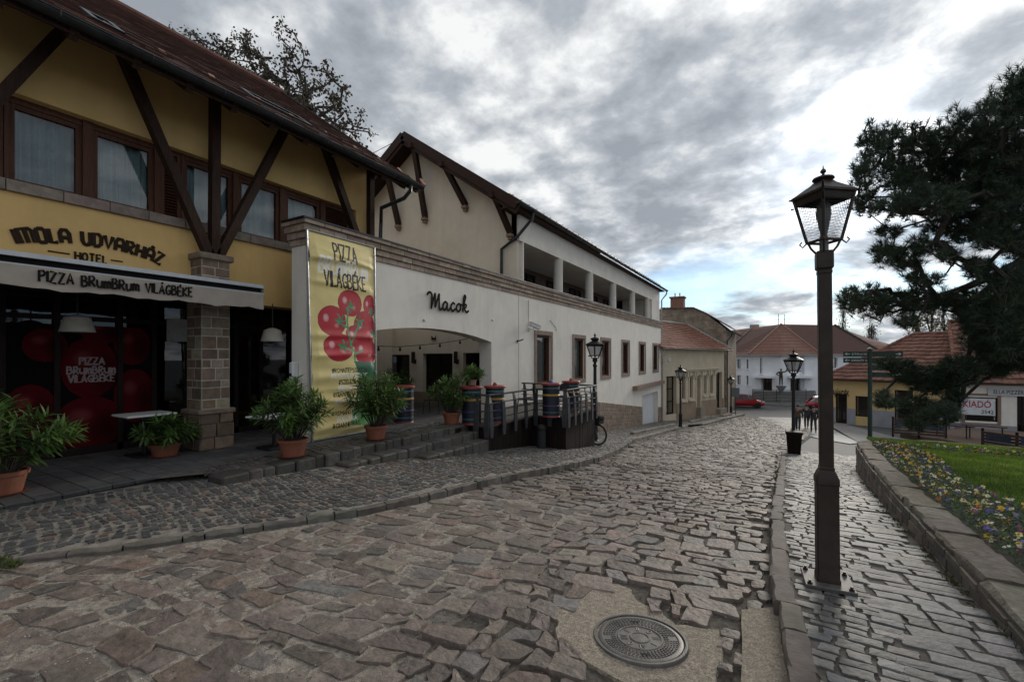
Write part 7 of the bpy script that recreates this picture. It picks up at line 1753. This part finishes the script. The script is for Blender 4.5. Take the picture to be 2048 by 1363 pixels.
z0, z1 = (712 - 793) / FPX * 41, (712 - 775) / FPX * 41
b = MB(); b.tube([(sg.x, sg.y + .03, G(sg.y)), (sg.x, sg.y + .03, z1)], .03, 6); b.build('pole', M['galv'], tsn)
b = MB(); d = Vector((FY, -FX, 0)); f, S, Ln = fline(sg - d * .36, sg + d * .36); fbox(b, f, 0, Ln, z0, z1, 0, .02); b.build('sign_plate', plain((.10, .105, .11), .6), tsn)

# bicycle leaning by the end of the deck
BX, BY = -4.72, 13.28; bz = SW(BX, BY); bk = thing('bicycle', 'black bicycle with a front basket standing behind the timber deck', 'bicycle', (BX - .55, BY, bz)); bk.rotation_euler[2] = R(-6)
WR = .325
for x, nm in ((.55, 'front_wheel'), (-.52, 'rear_wheel')):
    b = MB(); n = 32; b.loft([[((x + (WR - .018 + .02 * math.cos(a)) * math.cos(t)), .02 * math.sin(a), WR + (WR - .018 + .02 * math.cos(a)) * math.sin(t)) for a in [2 * math.pi * j / 8 for j in range(8)]] for t in [2 * math.pi * i / n for i in range(n + 1)]]); wh = b.build(nm, M['rubber'], bk, False, smooth=True)
    b = MB(); b.loft([[((x + (WR - .05 + .010 * math.cos(a)) * math.cos(t)), .012 * math.sin(a), WR + (WR - .05 + .010 * math.cos(a)) * math.sin(t)) for a in [2 * math.pi * j / 6 for j in range(6)]] for t in [2 * math.pi * i / n for i in range(n + 1)]]); b.build('rim', M['steel'], wh, False, smooth=True)
    b = MB()
    for i in range(18): t = 2 * math.pi * i / 18; b.tube([(x, .02 * (-1) ** i, WR), (x + (WR - .05) * math.cos(t), 0, WR + (WR - .05) * math.sin(t))], .0022, 4)
    b.lathe([(.025, -.04), (.03, -.02), (.02, 0), (.03, .02), (.025, .04)], (x, 0, WR), 10, axis='y'); b.build('spokes', M['steel'], wh, False)
b = MB(); BBk, HD, SE = (-.08, 0, .29), (.36, 0, .80), (-.26, 0, .80)
for p, q, r_ in ((BBk, (.40, 0, .66), .018), (BBk, SE, .016), ((.36, 0, .82), (-.2, 0, .62), .013), (BBk, (-.52, .05, WR), .01), (BBk, (-.52, -.05, WR), .01), (SE, (-.52, .05, WR), .009), (SE, (-.52, -.05, WR), .009), ((.335, 0, .98), (.42, 0, .62), .018)): b.tube([p, q], r_, 8)
for s in (-1, 1): b.tube([(.42, s * .03, .62), (.47, s * .055, .5), (.55, s * .055, WR)], .012, 6)
b.build('frame', M['iron'], bk, False, smooth=True)
b = MB(); b.tube([(.335, 0, .98), (.33, 0, 1.04)], .014, 6); b.tube([(.18, -.28, 1.05), (.28, -.24, 1.08), (.35, -.1, 1.04), (.35, .1, 1.04), (.28, .24, 1.08), (.18, .28, 1.05)], .012, 8); b.build('handlebar', M['steel'], bk, False, smooth=True)
b = MB(); b.loft([[(-.42, -.09, .90), (-.42, .09, .90), (-.42, .07, .86), (-.42, -.07, .86)], [(-.24, -.06, .90), (-.24, .06, .90), (-.24, .04, .87), (-.24, -.04, .87)], [(-.12, -.02, .89), (-.12, .02, .89), (-.12, .015, .87), (-.12, -.015, .87)]], True, True); b.tube([(-.28, 0, .87), SE], .012, 6); b.build('saddle', M['rubber'], bk, False)
b = MB()
for k in range(7):
    z = .66 + k * .035; a = .11 + .04 * k / 6; c = .14 + .04 * k / 6; P = [(.56 + sx * a, sy * c, z) for sx, sy in ((-1, -1), (1, -1), (1, 1), (-1, 1), (-1, -1))]; b.tube(P, .006, 4)
for sx, sy in [(x / 3, y) for x in range(-3, 4) for y in (-1, 1)] + [(x, y / 3) for x in (-1, 1) for y in range(-3, 4)]: b.tube([(.56 + sx * .11, sy * .14, .66), (.56 + sx * .15, sy * .18, .87)], .005, 4)
b.box(.45, .67, -.14, .14, .655, .662); b.add([(.56 + sx * .13, sy * .16, z) for z in (.67, .86) for sx, sy in ((-1, -1), (1, -1), (1, 1), (-1, 1))], [(0, 1, 5, 4), (1, 2, 6, 5), (2, 3, 7, 6), (3, 0, 4, 7)]); b.build('basket', M['rubber'], bk, False)
b = MB(); b.lathe([(.09, -.005), (.09, .005)], (-.08, .05, .29), 16, axis='y')
for s in (-1, 1): b.tube([(-.08, s * .06, .29), (-.08 + s * .12, s * .07, .29 - s * .1)], .01, 6); b.box(-.13 + s * .12, -.03 + s * .12, s * .11 - .04, s * .11 + .04, .28 - s * .1, .30 - s * .1)
b.build('pedals', M['iron'], bk, False)
